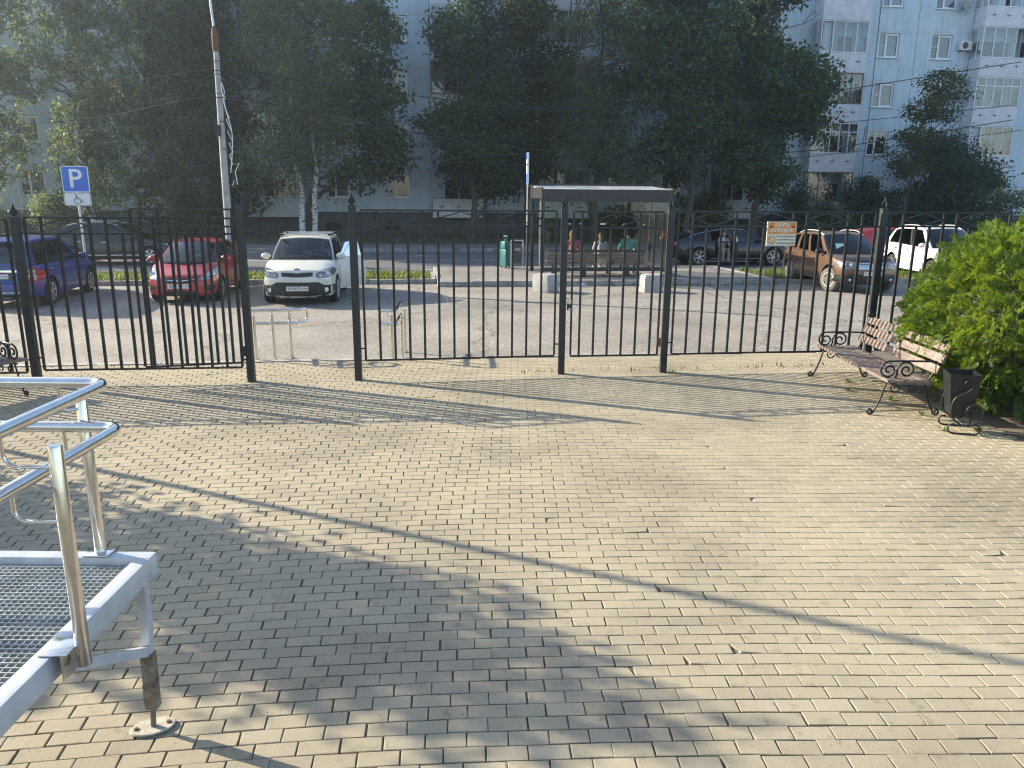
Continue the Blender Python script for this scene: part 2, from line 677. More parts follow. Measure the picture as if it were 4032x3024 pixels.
MT['path'] = asphalt_mat('pavement_asphalt', (.17, .16, .15), (.27, .26, .24), 45, True)
MT['soil'] = dull('verge_soil', (.11, .095, .06), .95, 0, .45, 3, .6, 25, dirt=((.06, .075, .025), .55))
MT['bark'] = bark_mat('dark_bark', (.075, .062, .05))
MT['birch'] = bark_mat('birch_bark', None, True)
MT['bench_wood'] = wood_mat('worn_varnished_plank', (.155, .112, .09), 1)
MT['slat'] = dull('weathered_slat', (.115, .09, .075), .7, 0, .3, 6, .3)
MT['sign_blue'] = dull('blue_sign_face', (.035, .15, .56), .4, 0, .06, 6, 0)
MT['sign_white'] = dull('white_sign_face', (.74, .75, .74), .4, 0, .06, 6, 0)

# ------------------------------------------------------------------ ground, paving, road
def sheet(name, pts, z, mat):
    mb = MB()
    mb.add([(p[0], p[1], z) for p in pts], [tuple(range(len(pts)))])
    return struct(mb.build(name, mat))


def st_rect(s0, s1, t0, t1):
    return [ST(s0, t0), ST(s1, t0), ST(s1, t1), ST(s0, t1)]


ground = sheet('ground', [(-150, -60), (150, -60), (150, 130), (-150, 130)], -.06, MT['soil'])
sheet('joint_sand_bed', [(-30, -6), (30, -6), ST(30, 12.55), ST(-30, 12.55)], -.011, MT['sand'])
sheet('parking_lot', st_rect(-90, 90, 12.66, 25.2), -.02, MT['lot'])
sheet('road', st_rect(-120, 120, 25.2, 37.4), -.028, MT['road'])
for nm, t, w, s0, s1 in (('lane_line', 28.35, .13, -3.0, 3.0), ('lane_line', 28.35, .13, 9.0, 16), ('lane_line', 32.6, .12, -30, 40), ('lane_line', 28.35, .13, -26, -8)):
    sheet(nm, st_rect(s0, s1, t - w / 2, t + w / 2), -.022, dull('road_paint', (.55, .55, .53), .8, 0, .4, 9, .2, dirt=((.2, .2, .2), .6)))
far_walk = MB()
far_walk.prism([tuple(ST(s, t).xy) for s, t in ((-120, 37.62), (120, 37.62), (120, 41.0), (-120, 41.0))], -.05, .10)
struct(far_walk.build('footpath', MT['path']))
fk = MB()
for i in range(60):
    s0 = -60 + i * 2.0
    fk.prism([tuple(ST(s, t).xy) for s, t in ((s0 + .012, 37.4), (s0 + 1.988, 37.4), (s0 + 1.988, 37.618), (s0 + .012, 37.618))], -.05, .145 + rng.uniform(-.015, .012))
struct(fk.build('road_kerb', dull('grimy_kerb', (.27, .26, .25), .9, 0, .5, 2.4, .5, 25, dirt=((.10, .10, .095), .55))))
# rising verge at the foot of the building
vg = MB()


def verge_fn(u, v):
    s, t = -120 + 240 * u, 41.0 + 8.4 * v
    z = .06 + .22 * v + .05 * math.sin(s * 1.3) * v * (1 - v)
    return ST(s, t, z)


vg.grid(verge_fn, 200, 6)
struct(vg.build('verge', MT['soil']))

# kerb stone between paving and asphalt
kb = MB()
for i in range(40):
    s0 = -20 + i
    kb.prism([tuple(ST(s, t).xy) for s, t in ((s0 + .006, 12.52), (s0 + .994, 12.52), (s0 + .994, 12.66), (s0 + .006, 12.66))], -.05, .004)
struct(kb.build('paving_edge_kerb', MT['kerb']))


# block paving: every stone a chamfered block, courses bending gently
def course(x):
    xs = [-9, -6, -4, -2, 0, 2, 4, 6, 10]
    sl = [.19, .20, .19, .15, .06, .01, .04, .07, .08]
    f = np.linspace(-9, 10, 400)
    g = np.interp(f, xs, sl)
    cum = np.concatenate([[0], np.cumsum((g[1:] + g[:-1]) / 2 * (f[1] - f[0]))])
    cum -= np.interp(0, f, cum)
    return np.interp(x, f, cum), np.interp(x, xs, sl)


def pavers():
    bw, bd, gap = .206, .106, .0068
    cs = []
    row = 0
    y = -.5
    while y < 15:
        off = (row % 2) * bw / 2 + rng.uniform(-.006, .006)
        xs = np.arange(-10, 10.5, bw) + off
        cs.append(np.stack([xs, np.full_like(xs, y)], 1))
        y += bd
        row += 1
    C = np.concatenate(cs)
    C += rng.normal(0, .0016, C.shape)
    dy, sl = course(C[:, 0])
    C[:, 1] += dy
    th = np.arctan(sl) + rng.normal(0, .009, len(C))
    t = -SA * C[:, 0] + CA * C[:, 1]
    keep = (C[:, 1] > 1.3) & (np.abs(C[:, 0]) < .80 * C[:, 1] + 1.0) & (t < 12.46)
    keep &= ~((C[:, 0] > 5.75) & (C[:, 1] > 8.15))      # planting bed of the bush
    C, th = C[keep], th[keep]
    n = len(C)
    hw, hd = (bw - gap) / 2, (bd - gap) / 2
    ch, cz = .0032, .002
    zt = rng.normal(0, .0005, n)
    tx, ty = rng.normal(0, .0018, n), rng.normal(0, .003, n)
    # worn, broken stones: a corner or end has crumbled away
    broke = (rng.random(n) < np.where((np.abs(C[:, 0] - 1.6) < 1.9) & (C[:, 1] > 3.5) & (C[:, 1] < 8), .022, .003))
    which = rng.integers(0, 4, n)
    corners = np.array([[-1, -1], [1, -1], [1, 1], [-1, 1]], float)
    V = np.zeros((n, 12, 3))
    for k in range(4):
        sx, sy = corners[k]
        for j, (inx, zz) in enumerate(((ch, 0.), (0., -cz), (0., -.04))):
            lx = np.full(n, sx * (hw - inx)) + rng.normal(0, .0012, n)
            ly = np.full(n, sy * (hd - inx)) + rng.normal(0, .0012, n)
            hit = broke & (which == k)
            if j < 2:
                lx = np.where(hit, lx - sx * rng.uniform(.012, .05, n), lx)
                ly = np.where(hit, ly - sy * rng.uniform(.008, .034, n), ly)
            gx, gy = C[:, 0] + lx, C[:, 1] + ly
            und = .0015 * np.sin(gx * 1.9 + gy * .7) * np.cos(gy * 2.3 - gx * .4) + .0012 * np.sin(gx * 3.7 - gy * 2.9 + 1) + .0009 * np.sin(gy * 6.1 + gx * 2.2)
            z = zt + zz + tx * lx + ty * ly + und
            if j == 2:
                z = np.full(n, -.04)
            V[:, j * 4 + k, 0] = C[:, 0] + np.cos(th) * lx - np.sin(th) * ly
            V[:, j * 4 + k, 1] = C[:, 1] + np.sin(th) * lx + np.cos(th) * ly
            V[:, j * 4 + k, 2] = z
    F = [(0, 1, 2, 3)]
    for k in range(4):
        l = (k + 1) % 4
        F += [(4 + k, 4 + l, l, k), (8 + k, 8 + l, 4 + l, 4 + k)]
    F = np.array(F)
    FF = (F[None] + (np.arange(n) * 12)[:, None, None]).reshape(-1, 4)
    return npmesh('block_paving', V.reshape(-1, 3), FF, MT['paver'])


struct(pavers())

# raised islands: grass strip on the left, bus stop platform, grass at the right
def kerbed(name, s0, s1, t0, t1, z, mat):
    mb = MB()
    mb.prism([tuple(ST(s, t).xy) for s, t in ((s0 + .12, t0 + .12), (s1 - .12, t0 + .12), (s1 - .12, t1 - .12), (s0 + .12, t1 - .12))], -.05, z - .012)
    o = struct(mb.build(name, mat))
    k = MB()
    def run(a, b, n):
        for i in range(n):
            p, q = Vector(a).lerp(Vector(b), i / n), Vector(a).lerp(Vector(b), (i + 1) / n)
            d = (q - p).normalized() * .006
            p, q = p + d, q - d
            nn = Vector((-(q - p).y, (q - p).x)).normalized() * .12
            k.prism([tuple(p), tuple(q), tuple(q + nn), tuple(p + nn)], -.05, z + rng.uniform(-.008, .008))
    c = [ST(s0, t0).xy, ST(s1, t0).xy, ST(s1, t1).xy, ST(s0, t1).xy]
    for i in range(4):
        a, b = c[i], c[(i + 1) % 4]
        d = (b - a).normalized() * .12
        run(a + (d if i % 2 else d * 0), b - (d if i % 2 else d * 0), max(1, int((b - a).length)))
    struct(k.build(name + '_kerb', MT['kerb']))
    return o


kerbed('grass_strip_base', -45, .70, 23.75, 26.0, .12, MT['soil'])
kerbed('bus_stop_platform', .74, 11.25, 22.9, 27.75, .14, MT['path'])
kerbed('grass_strip_base', 11.3, 60, 23.1, 26.4, .12, MT['soil'])

M_GRASS = leafmat('grass_blades', [(.035, .075, .012), (.06, .115, .018), (.11, .15, .03), (.17, .16, .06)], .35)


def grass(name, label, rects, z, dens, h0, h1, cat='grass'):
    V, F = [], []
    for s0, s1, t0, t1 in rects:
        n = int((s1 - s0) * (t1 - t0) * dens)
        for _ in range(n):
            s, t = rng.uniform(s0, s1), rng.uniform(t0, t1)
            p = ST(s, t, z)
            a = rng.uniform(0, math.tau)
            h = rng.uniform(h0, h1)
            w = h * rng.uniform(.08, .16)
            d = Vector((math.cos(a), math.sin(a), 0))
            e = Vector((-d.y, d.x, 0))
            tip = p + d * h * rng.uniform(.1, .8) + Vector((0, 0, h))
            k = len(V)
            V += [p - e * w, p + e * w, p * .45 + tip * .55 + e * w * .8, tip]
            F.append((k, k + 1, k + 2, k + 3))
    o = npmesh(name, [tuple(v) for v in V], F, M_GRASS)
    return tag(o, label, cat, kind='stuff')


grass('grass', 'bright green grass on the kerbed strip between parked cars and road', [(-26, .55, 23.9, 25.9)], .10, 300, .06, .17)
grass('grass', 'sparse dry grass on the kerbed island beside the brown car', [(11.45, 26, 23.25, 26.3)], .10, 190, .06, .18)
grass('grass', 'thin shaded grass on the verge below the apartment block', [(-32, 40, 41.4, 48.2)], .16, 14, .06, .2)
tufts = [(1.6, 6.6, 11.27, 11.5), (-6.2, -4.6, 11.2, 11.5), (.9, 11.0, 22.70, 22.9), (-1.0, .6, 23.62, 23.75), (5.6, 11.2, 22.76, 22.9)]
grass('grass', 'weedy grass tufts growing along the platform kerb and fence foot', tufts, -.02, 90, .035, .11)
lv = [(rng.uniform(-26, 38), rng.uniform(41.0, 44.5)) for _ in range(1500)]
V, F = [], []
for s, t in lv:
    p = ST(s, t, .085 + .03 * (t - 41))
    a = rng.uniform(0, math.tau)
    d = Vector((math.cos(a), math.sin(a), rng.uniform(-.2, .3))) * .07
    e = Vector((-d.y, d.x, rng.uniform(0, .05)))
    k = len(V)
    V += [p + Vector((0, 0, .03)), p + d + Vector((0, 0, .03)), p + d + e * .8 + Vector((0, 0, .04)), p + e + Vector((0, 0, .05))]
    F.append((k, k + 1, k + 2, k + 3))
tag(npmesh('fallen_leaves', [tuple(v) for v in V], F, leafmat('dry_leaf', [(.16, .09, .03), (.24, .15, .05), (.12, .08, .04)], .2)),
    'dry brown leaves scattered along the far verge behind the road', 'leaves', kind='stuff')


def weed(x, y, label, n=9, h=.055):
    t = thing('weed', label, 'weed', (x, y, 0), 0, 'weeds growing in the paving joints')
    V, F = [], []
    for _ in range(n):
        a = rng.uniform(0, math.tau)
        hh = h * rng.uniform(.5, 1.2)
        d = Vector((math.cos(a), math.sin(a), 0))
        e = Vector((-d.y, d.x, 0)) * hh * .13
        b0 = d * rng.uniform(0, .05)
        m_ = b0 + d * hh * .4 + Vector((0, 0, hh * .8))
        tip = b0 + d * hh * .9 + Vector((0, 0, hh * .75))
        k = len(V)
        V += [b0 - e * .4, b0 + e * .4, m_ + e, m_ - e, tip + e * .1, tip - e * .1]
        F += [(k, k + 1, k + 2, k + 3), (k + 3, k + 2, k + 4, k + 5)]
    npmesh('leaves', [tuple(v) for v in V], F, M_GRASS, t)


WEEDS = 'small green weed sprouting between paving stones '
for x, y, n, w in ((4.95, 11.0, 14, 'under the far end of the right bench'), (4.75, 10.5, 12, 'under the middle of the right bench'), (5.1, 10.0, 14, 'beneath the back of the right bench'),
                   (4.55, 11.45, 9, 'by the far front foot of the right bench'), (5.15, 9.3, 10, 'beneath the near end of the right bench'), (5.45, 8.6, 12, 'behind the scroll litter bin'),
                   (5.05, 8.62, 9, 'under the scroll litter bin'), (-6.55, 10.62, 12, 'at the foot of the leftmost fence post'), (-6.85, 10.3, 10, 'beside the left bench leg'), (2.45, 11.5, 6, 'at the foot of the wicket hinge post')):
    weed(x, y, WEEDS + w, n + 8)


# ------------------------------------------------------------------ fence
PA, PB, PC, PD, PE, PF = [Vector((x, y, 0)) for x, y in ((-6.65, 10.47), (-3.75, 10.77), (-2.24, 10.93), (.745, 11.42), (2.33, 11.60), (5.65, 12.02))]
PZ = PA + (PA - PB)                # beyond the frame on the left
PG = PF + (PF - PE)


def post(p, h, parent, base, cap=True):
    q = p - base
    mb = MB()
    mb.box((q.x, q.y, h / 2 - .05), (.098, .098, h + .1), b=.008)
    mb.box((q.x, q.y, h + .004), (.106, .106, .014))
    o = mb.build('post', MT['iron_post'], parent, 40)
    o.rotation_euler = (0, 0, 0)
    if cap:
        c = MB()
        # folded four-blade finial
        for a in range(4):
            d = Vector((math.cos(a * math.pi / 2 + ANG), math.sin(a * math.pi / 2 + ANG), 0))
            e = Vector((-d.y, d.x, 0)) * .004
            b0 = Vector((q.x, q.y, h + .01))
            prof = [(.012, 0), (.048, .035), (.052, .055), (.02, .11), (.004, .165), (.0, 0)]
            vs = []
            for s in (-1, 1):
                vs += [b0 + d * r_ + Vector((0, 0, z_)) + e * s for r_, z_ in prof]
            k = len(prof)
            c.add(vs, [tuple(range(k)), tuple(range(2 * k - 1, k - 1, -1))] + [(i, (i + 1) % k, k + (i + 1) % k, k + i) for i in range(k)])
        c.build('finial', MT['iron_post'], o)
    return o


def panel(a, b, base, parent, zb, zm, zt, n, pattern, name='panel', stubs=True, first=.22, gate=False):
    """flat bar panel from a to b. pattern: T reaches the top rail, S stops at the second rail"""
    a, b = a - base, b - base
    d = (b - a).normalized()
    L = (b - a).length
    up = Vector((0, 0, 1))
    fr = MB()
    w, hgt = .028, .026
    for z in (zb, zm, zt):
        fr.bar(a + up * z, b + up * z, w, hgt if z != zb else .026)
    for p in (a, b):
        fr.bar(p + up * (zb + .012), p + up * (zt - .012), w * 1.05)
    xs = [L * k / n for k in range(1, n)] if not gate else gate
    if stubs:
        for p, s in ((a, -1), (b, 1)):
            for z in (zb + .18, zm):
                fr.bar(p, p, 0.001) if False else fr.bar(p + up * z + d * s * .012, p + up * z + d * s * .075, .018)
    o = fr.build(name, MT['iron'], parent)
    tx = []
    for x, ch in zip(xs, pattern):
        m = MB()
        p = a + d * x
        top = zt - .0115 if ch == 'T' else zm - .0115
        m.bar(p + up * (zb + .0135), p + up * (zm - .0115), .032)
        if ch == 'T':
            m.bar(p + up * (zm + .0115), p + up * (zt - .0115), .032)
            tx.append(x)
        m.build('baluster', MT['iron'], o)
    # flat rhombus ornaments between tall balusters three spaces apart
    sp = L / n
    for i in range(len(tx) - 1):
        x0, x1 = tx[i], tx[i + 1]
        if x1 - x0 > sp * 2 or (gate and x1 - x0 > .3):
            m = MB()
            xm = (x0 + x1) / 2
            zc = (zm + zt) / 2
            hh = (zt - zm) / 2 - .016
            g = .012
            q = [a + d * (x0 + g) + up * zc, a + d * xm + up * (zc + hh), a + d * (x1 - g) + up * zc, a + d * xm + up * (zc - hh)]
            nrm = d.cross(up)
            e1 = (q[1] - q[0]).normalized() * .012
            e2 = (q[2] - q[1]).normalized() * .012
            m.bar(q[0], q[1] - e1, .016, .018, up=nrm)
            m.bar(q[1] + e2, q[2], .016, .018, up=nrm)
            m.bar(q[2], q[3] + e1, .016, .018, up=nrm)
            m.bar(q[3] - e2, q[0], .016, .018, up=nrm)
            m.build('rhombus_ornament', MT['iron'], o)
    return o


PAT13 = 'TSSTTSSTTSST'
def inset(a, b, k=.115):
    d = (b - a).normalized() * k
    return a + d, b - d


FG = 'black iron fence along the paved yard'
f1 = thing('iron_fence', 'lower black iron fence stretch on the left, behind the open gate leaf and left bench', 'fence', PA, 0, FG)
post(PA, 2.30, f1, PA)
post(PB, 2.49, f1, PA)
panel(*inset(PA, PB), PA, f1, .21, 2.09, 2.30, 13, 'TSSTTSSTTSST')
panel(*inset(PZ, PA), PA, f1, .18, 2.06, 2.27, 13, PAT13)
f2 = thing('iron_fence', 'middle black iron fence panel between gate opening and locked wicket', 'fence', PC, 0, FG)
post(PC, 2.48, f2, PC)
post(PD, 2.47, f2, PC)
panel(*inset(PC, PD), PC, f2, .285, 2.21, 2.42, 13, PAT13)
f3 = thing('iron_fence', 'right black iron fence stretch carrying the orange sign, behind bench and bush', 'fence', PE, 0, FG)
post(PE, 2.46, f3, PE)
post(PF, 2.48, f3, PE)
panel(*inset(PE, PF), PE, f3, .285, 2.215, 2.425, 14, 'TSSTTSSTTSSTT')
panel(*inset(PF, PG), PE, f3, .30, 2.22, 2.43, 14, 'TSSTTSSTTSSTT')
post(PG, 2.48, f3, PE)

GP = [.125, .345, .565, .785, 1.005, 1.225]
gA = PD + (PE - PD).normalized() * .135
gB = PE - (PE - PD).normalized() * .11
w1 = thing('wicket_gate', 'narrow closed iron wicket gate held by a padlock, right of the middle panel', 'gate', PD)
wl = (gB - gA).length
panel(gA, gB, PD, w1, .275, 2.185, 2.415, 6, 'TTSSTT', 'leaf', False, gate=[wl * k for k in (.095, .255, .415, .575, .735, .905)])
for z in (.48, 2.1):
    hg = MB()
    hg.tube([gB - PD + Vector((.03, -.03, z - .07)), gB - PD + Vector((.03, -.03, z + .07))], .016, 10)
    hg.box(tuple(gB - PD + Vector((.0, -.02, z))), (.03, .02, .1))
    hg.build('hinge', MT['rust'], w1)
hs = MB()
q = gA - PD
hs.bar(q + Vector((-.09, -.03, 1.16)), q + Vector((.02, -.025, 1.14)), .035, .006)
hs.build('hasp', MT['iron'], w1)
o1 = thing('gate_leaf', 'open iron gate leaf swung back in front of the left fence stretch', 'gate', PB)
lA = PB + Vector((-.10, -.02, 0))
lB = PB + Vector((-1.33, -.37, 0))
ll = (lB - lA).length
panel(lA, lB, PB, o1, .285, 2.19, 2.42, 6, 'TTSSTT', 'leaf', False, gate=[ll * k for k in (.095, .255, .415, .575, .735, .905)])
for z in (.45, 2.1):
    hg = MB()
    hg.tube([Vector((-.065, -.02, z - .07)), Vector((-.065, -.02, z + .07))], .016, 10)
    hg.build('hinge', MT['iron'], o1)
hb = MB()
hb.bar((-.11, -.025, .33), (-.03, -.055, .33), .02)
hb.build('stop_bar', MT['iron'], o1)

# padlock hanging from the wicket
pk = thing('padlock', 'black padlock with steel shackle hanging on the wicket gate', 'padlock', gA + Vector((-.035, -.055, 1.075)), ANG + R(6))
m = MB()
m.box((0, 0, -.045), (.075, .03, .09), b=.01)
m.build('body', MT['black'], pk, 40)
m = MB()
m.tube(bend([(-.024, 0, 0), (-.024, 0, .075), (.024, 0, .075), (.024, 0, 0)], .024), .007, 8)
m.build('shackle', MT['chrome'], pk, 40)
m = MB()
m.box((0, -.0175, -.07), (.045, .003, .016))
m.build('badge', MT['sign_white'], pk)

# no smoking sign on the right stretch
sd = (PF - PE).normalized()
sp = PE + sd * 1.71 + Vector((sd.y, -sd.x, 0)) * .035
sg = thing('no_smoking_sign', 'orange and cream no smoking board screwed to the right fence stretch', 'sign', (sp.x, sp.y, 2.105), math.atan2(sd.y, sd.x))
m = MB()
m.box((0, 0, 0), (.462, .03, .36), b=.003)
m.build('board', MT['cream'], sg)
m = MB()
m.box((.0, -.0165, .085), (.425, .003, .165))
m.build('orange_field', MT['orange'], sg)
m = MB()
for z in (-.173, .173):
    m.box((0, -.0163, z), (.445, .002, .003))
for x in (-.2215, .2215):
    m.box((x, -.0163, 0), (.003, .002, .343))
m.build('border_line', dull('brown_print_line', (.45, .33, .18), .6, 0, .1, 5, 0), sg)
MS = Matrix.Translation((0, -.019, 0)) @ Matrix.Rotation(R(90), 4, 'X')
text_obj('КУРИТЬ', .075, MS @ Matrix.Translation((0, .127, 0)), MT['white_ink'], 'lettering', sg, .001, .0016, width=.225)
text_obj('ЗАПРЕЩЕНО', .075, MS @ Matrix.Translation((.0, .05, 0)), MT['white_ink'], 'lettering', sg, .001, .0016, width=.37)
MS2 = Matrix.Translation((0, -.0165, 0)) @ Matrix.Rotation(R(90), 4, 'X')
grey_ink = dull('grey_print', (.16, .16, .15), .6, 0, .1, 5, 0)
for i, (s_, y_, w_) in enumerate((('Согласно Федерального', -.035, .285), ('Закона РФ № 15-ФЗ на', -.085, .27), ('территории поликлиники', -.135, .29))):
    text_obj(s_, .03, MS2 @ Matrix.Translation((.068, y_, 0)), grey_ink, 'small_print', sg, .0008, .0002, width=w_)
m = MB()
ring = [(-.155 + .055 * math.cos(a), -.0175, -.09 + .055 * math.sin(a)) for a in np.linspace(0, math.tau, 32, endpoint=False)]
m.tube(ring, .0065, 6, closed=True)
m.bar((-.155 - .038, -.0185, -.09 + .038), (-.155 + .038, -.0185, -.09 - .038), .011, .004, up=(0, 1, 0))
m.build('prohibition_ring', MT['orange'], sg)
m = MB()
m.bar((-.165, -.0165, -.118), (-.122, -.0165, -.072), .012, .003, mi=0, up=(0, 1, 0))
m.bar((-.176, -.0164, -.128), (-.166, -.0164, -.118), .013, .004, mi=1, up=(0, 1, 0))
m.build('cigarette_symbol', [MT['white_ink'], MT['ink']], sg)
screw_red = dull('dark_red_screw', (.10, .012, .01), .4, .2, .2, 30, .1)
for x in (-.175, .175):
    m = MB()
    m.tube([(x, -.018, .105), (x, -.026, .105)], [.018, .011], 12)
    m.build('screw', screw_red, sg)

# ------------------------------------------------------------------ stainless handrails outside the gate
def handrail_outside(label, loc, path_u, path_l, posts, hooks):
    t = thing('handrail', label, 'handrail', loc, 0, 'stainless handrails outside the gate')
    m = MB()
    m.tube(path_u, .025, 12)
    m.build('upper_rail', MT['steel'], t, 40)
    m = MB()
    m.tube(path_l, .025, 12)
    m.build('lower_rail', MT['steel'], t, 40)
    for (x, y), z in posts:
        m = MB()
        m.tube([(x, y, -.05), (x, y, z)], .024, 12)
        m.tube([(x, y, 0), (x, y, .012)], .045, 12)
        o = m.build('post', MT['steel'], t, 40)
    for (x, y), d, zs in hooks:
        for z in zs:
            m = MB()
            dv = Vector((d[0], d[1], 0))
            m.tube(bend([Vector((x, y, z - .09)), Vector((x, y, z - .09)) + dv * .085, Vector((x, y, z - .018)) + dv * .085], .05), .006, 8)
            m.build('bracket', MT['steel'], t, 40)
    return t


zu, zl = .80, .585
ur = bend([(-.42, .60, zu), (-.28, .04, zu), (.50, .18, zu), (.60, .36, zu), (.60, .36, zl), (.50, .18, zl + .03), (.49, .18, zl)], .07)
lr = bend([(-.42, .60, zl), (-.28, .04, zl), (.50, .18, zl)], .07)
handrail_outside('stainless double handrail outside the gate, seen through the opening', (-4.0, 12.25, 0), ur, lr,
                 [((-.17, .02), .70), ((.10, .11), .72), ((.35, .22), .74)],
                 [((-.17, .02), (.0, .8), (zu, zl)), ((.10, .11), (.2, -.6), (zu, zl)), ((.35, .22), (.2, -.8), (zu, zl))])
ur = bend([(-.02, 1.05, zu), (.05, .02, zu), (-.22, .06, zu), (-.22, .06, zl), (.05, .02, zl)], .07)
lr = bend([(.05, .02, zl), (-.02, 1.05, zl)], .07)
handrail_outside('stainless double handrail standing behind the middle fence panel', (-1.95, 12.36, 0), ur, lr,
                 [((-.02, .05), .72), ((.12, .20), .72), ((.10, .70), .72)],
                 [((-.02, .05), (-.8, .3), (zu, zl)), ((.12, .20), (-.8, .3), (zu, zl)), ((.10, .70), (-.8, .3), (zu, zl))])


# ------------------------------------------------------------------ benches: local x = across (front is -x), y = along
def make_bench(label, loc, rz):
    t = thing('park_bench', label, 'bench', loc, rz, 'forged benches with plank seats')
    for i, x in enumerate((.045, .16, .275, .39, .50)):
        m = MB()
        m.box((x, 0, .45 + .012 * math.cos(i)), (.105, 2.36, .038), b=.006)
        m.build('seat_plank', MT['bench_wood'], t, 40)
    for k, (x, z) in enumerate(((.615, .60), (.665, .735), (.715, .87))):
        m = MB()
        M = Matrix.Translation((x, 0, z)) @ Matrix.Rotation(R(18), 4, 'Y')
        m.box((0, 0, 0), (.034, 2.30, .108), M=M, b=.006)
        m.build('back_plank', MT['bench_wood'], t, 40)
    for y in (-1.04, 1.04):
        m = MB()
        r = .0125

        def tb(pts, rr=r):
            m.tube([(p[0], y, p[1]) for p in pts], rr, 8)
        # front leg with scrolled foot, rear leg, back upright
        tb(smooth_path([(.06, .43), (.035, .36), (.0, .22), (-.045, .10), (-.075, .035)]) + [Vector((p[0], p[1])) for p in spiral((-.115, .05), .043, .012, R(-20), R(-420), 24)])
        tb(smooth_path([(.52, .42), (.55, .33), (.585, .2), (.64, .09), (.665, .035)]) + [Vector((p[0], p[1])) for p in spiral((.705, .05), .043, .012, R(200), R(600), 24)])
        tb(smooth_path([(.50, .40), (.57, .47), (.62, .58), (.70, .76), (.755, .92)]) + [Vector((p[0], p[1])) for p in spiral((.70, .95), .06, .012, R(-20), R(400), 26)])
        tb([(.0, .425), (.56, .425)])
        # arm: straight top that curls down, two inner volutes
        tb(smooth_path([(.685, .685), (.5, .69), (.2, .69), (.07, .685)]) + [Vector((p[0], p[1])) for p in spiral((.06, .575), .112, .02, R(88), R(88 + 560), 44)])
        tb(smooth_path([(.14, .435), (.155, .50)]) + [Vector((p[0], p[1])) for p in spiral((.275, .575), .118, .02, R(205), R(205 - 600), 44)])
        # scrolls under the seat
        tb([Vector((p[0], p[1])) for p in spiral((.17, .345), .072, .015, R(90), R(90 + 470), 34)], .010)
        tb([Vector((p[0], p[1])) for p in spiral((.37, .345), .072, .015, R(90), R(90 - 470), 34)], .010)
        m.build('forged_side_frame', MT['iron'], t, 50)
    for y in (-1.0, -.35, .35, 1.0):
        for x, z in ((.598, .60), (.648, .735), (.698, .87)):
            m = MB()
            m.sphere((x - .003, y, z), .010, 8, 6)
            m.build('bolt', MT['galv'], t, 40)
    return t


make_bench('worn brown plank bench with forged arms by the thuja bush and scroll bin', (4.62, 10.33, 0), R(-1))
make_bench('dark plank bench at the left edge, half out of view beside the steel ramp rails', (-7.0, 8.97, 0), R(153))

# ------------------------------------------------------------------ scroll litter bin
lb = thing('litter_bin', 'black tapered litter bin in scrolled iron hoops beside the right bench', 'bin', (5.22, 8.66, 0), R(-14))
m = MB()
bz, tz = .20, .70
tilt = .05
def ring4(h, z, dx):
    return [Vector((-h + dx, -h, z)), Vector((h + dx, -h, z)), Vector((h + dx, h, z)), Vector((-h + dx, h, z))]
o_ = ring4(.115, bz, 0) + ring4(.165, tz, -.02)
i_ = ring4(.105, bz + .02, 0) + ring4(.158, tz, -.02)
m.add(o_, [(0, 1, 5, 4), (1, 2, 6, 5), (2, 3, 7, 6), (3, 0, 4, 7), (3, 2, 1, 0)])
m.add(i_, [(4, 5, 1, 0), (5, 6, 2, 1), (6, 7, 3, 2), (7, 4, 0, 3), (0, 1, 2, 3)])
m.add([o_[4], o_[5], o_[6], o_[7], i_[4], i_[5], i_[6], i_[7]], [(0, 1, 5, 4), (1, 2, 6, 5), (2, 3, 7, 6), (3, 0, 4, 7)])
m.build('hopper', dull('scuffed_black_sheet', (.010, .011, .013), .45, .1, .4, 7, .2, 30, dirt=((.04, .04, .04), .68)), lb, recalc=False)
m = MB()
m.box((-.157, -.02, .63), (.004, .055, .026))
m.build('name_plate', MT['cream'], lb)
for y in (-.185, .185):
    m = MB()
    M = lambda pts: [(p[0], y, p[1]) for p in pts]
    S = smooth_path([(.02, .62), (.055, .585), (.05, .545), (-.01, .49), (-.10, .43), (-.135, .33), (-.115, .21), (-.02, .12), (.10, .115), (.18, .18), (.20, .28)], 6)
    S = [Vector((p[0], p[1])) for p in spiral((.0, .60), .014, .035, R(330), R(40), 12)] + S
    S += [Vector((p[0], p[1])) for p in spiral((.10, .27), .10, .02, R(8), R(8 + 500), 40)]
    m.tube(M(S), .011, 8)
    m.tube(M([Vector((p[0], p[1])) for p in spiral((.035, .19), .05, .02, R(200), R(480), 20)]), .006, 6)
    # flat runner loop on the ground
    lo = [(-.09, .012), (.14, .012)] + [(.14 + .055 * math.cos(a), .067 + .055 * math.sin(a)) for a in np.linspace(R(-75), R(100), 12)]
    m.tube(M(lo), .010, 8)
    lo = [(-.09, .012)] + [(-.09 + .055 * math.cos(a), .067 + .055 * math.sin(a)) for a in np.linspace(R(255), R(70), 12)]
    m.tube(M(lo), .010, 8)
    yy = .175 if y > 0 else -.175
    m.bar((0.02, y, .60), (0.02, yy * .9, .60), .03)
    m.build('scroll_hoop', MT['iron'], lb, 50)
m = MB()
m.tube([(.03, -.185, .118), (.03, .185, .118)], .008, 8)
m.tube([(-.06, -.185, .14), (-.06, .185, .14)], .008, 8)
m.build('cross_bar', MT['iron'], lb, 50)

# ------------------------------------------------------------------ clipped thuja bush
M_THUJA = leafmat('thuja_spray', [(.035, .075, .012), (.07, .125, .018), (.115, .185, .026), (.17, .235, .034), (.30, .29, .07)], .28, .55)


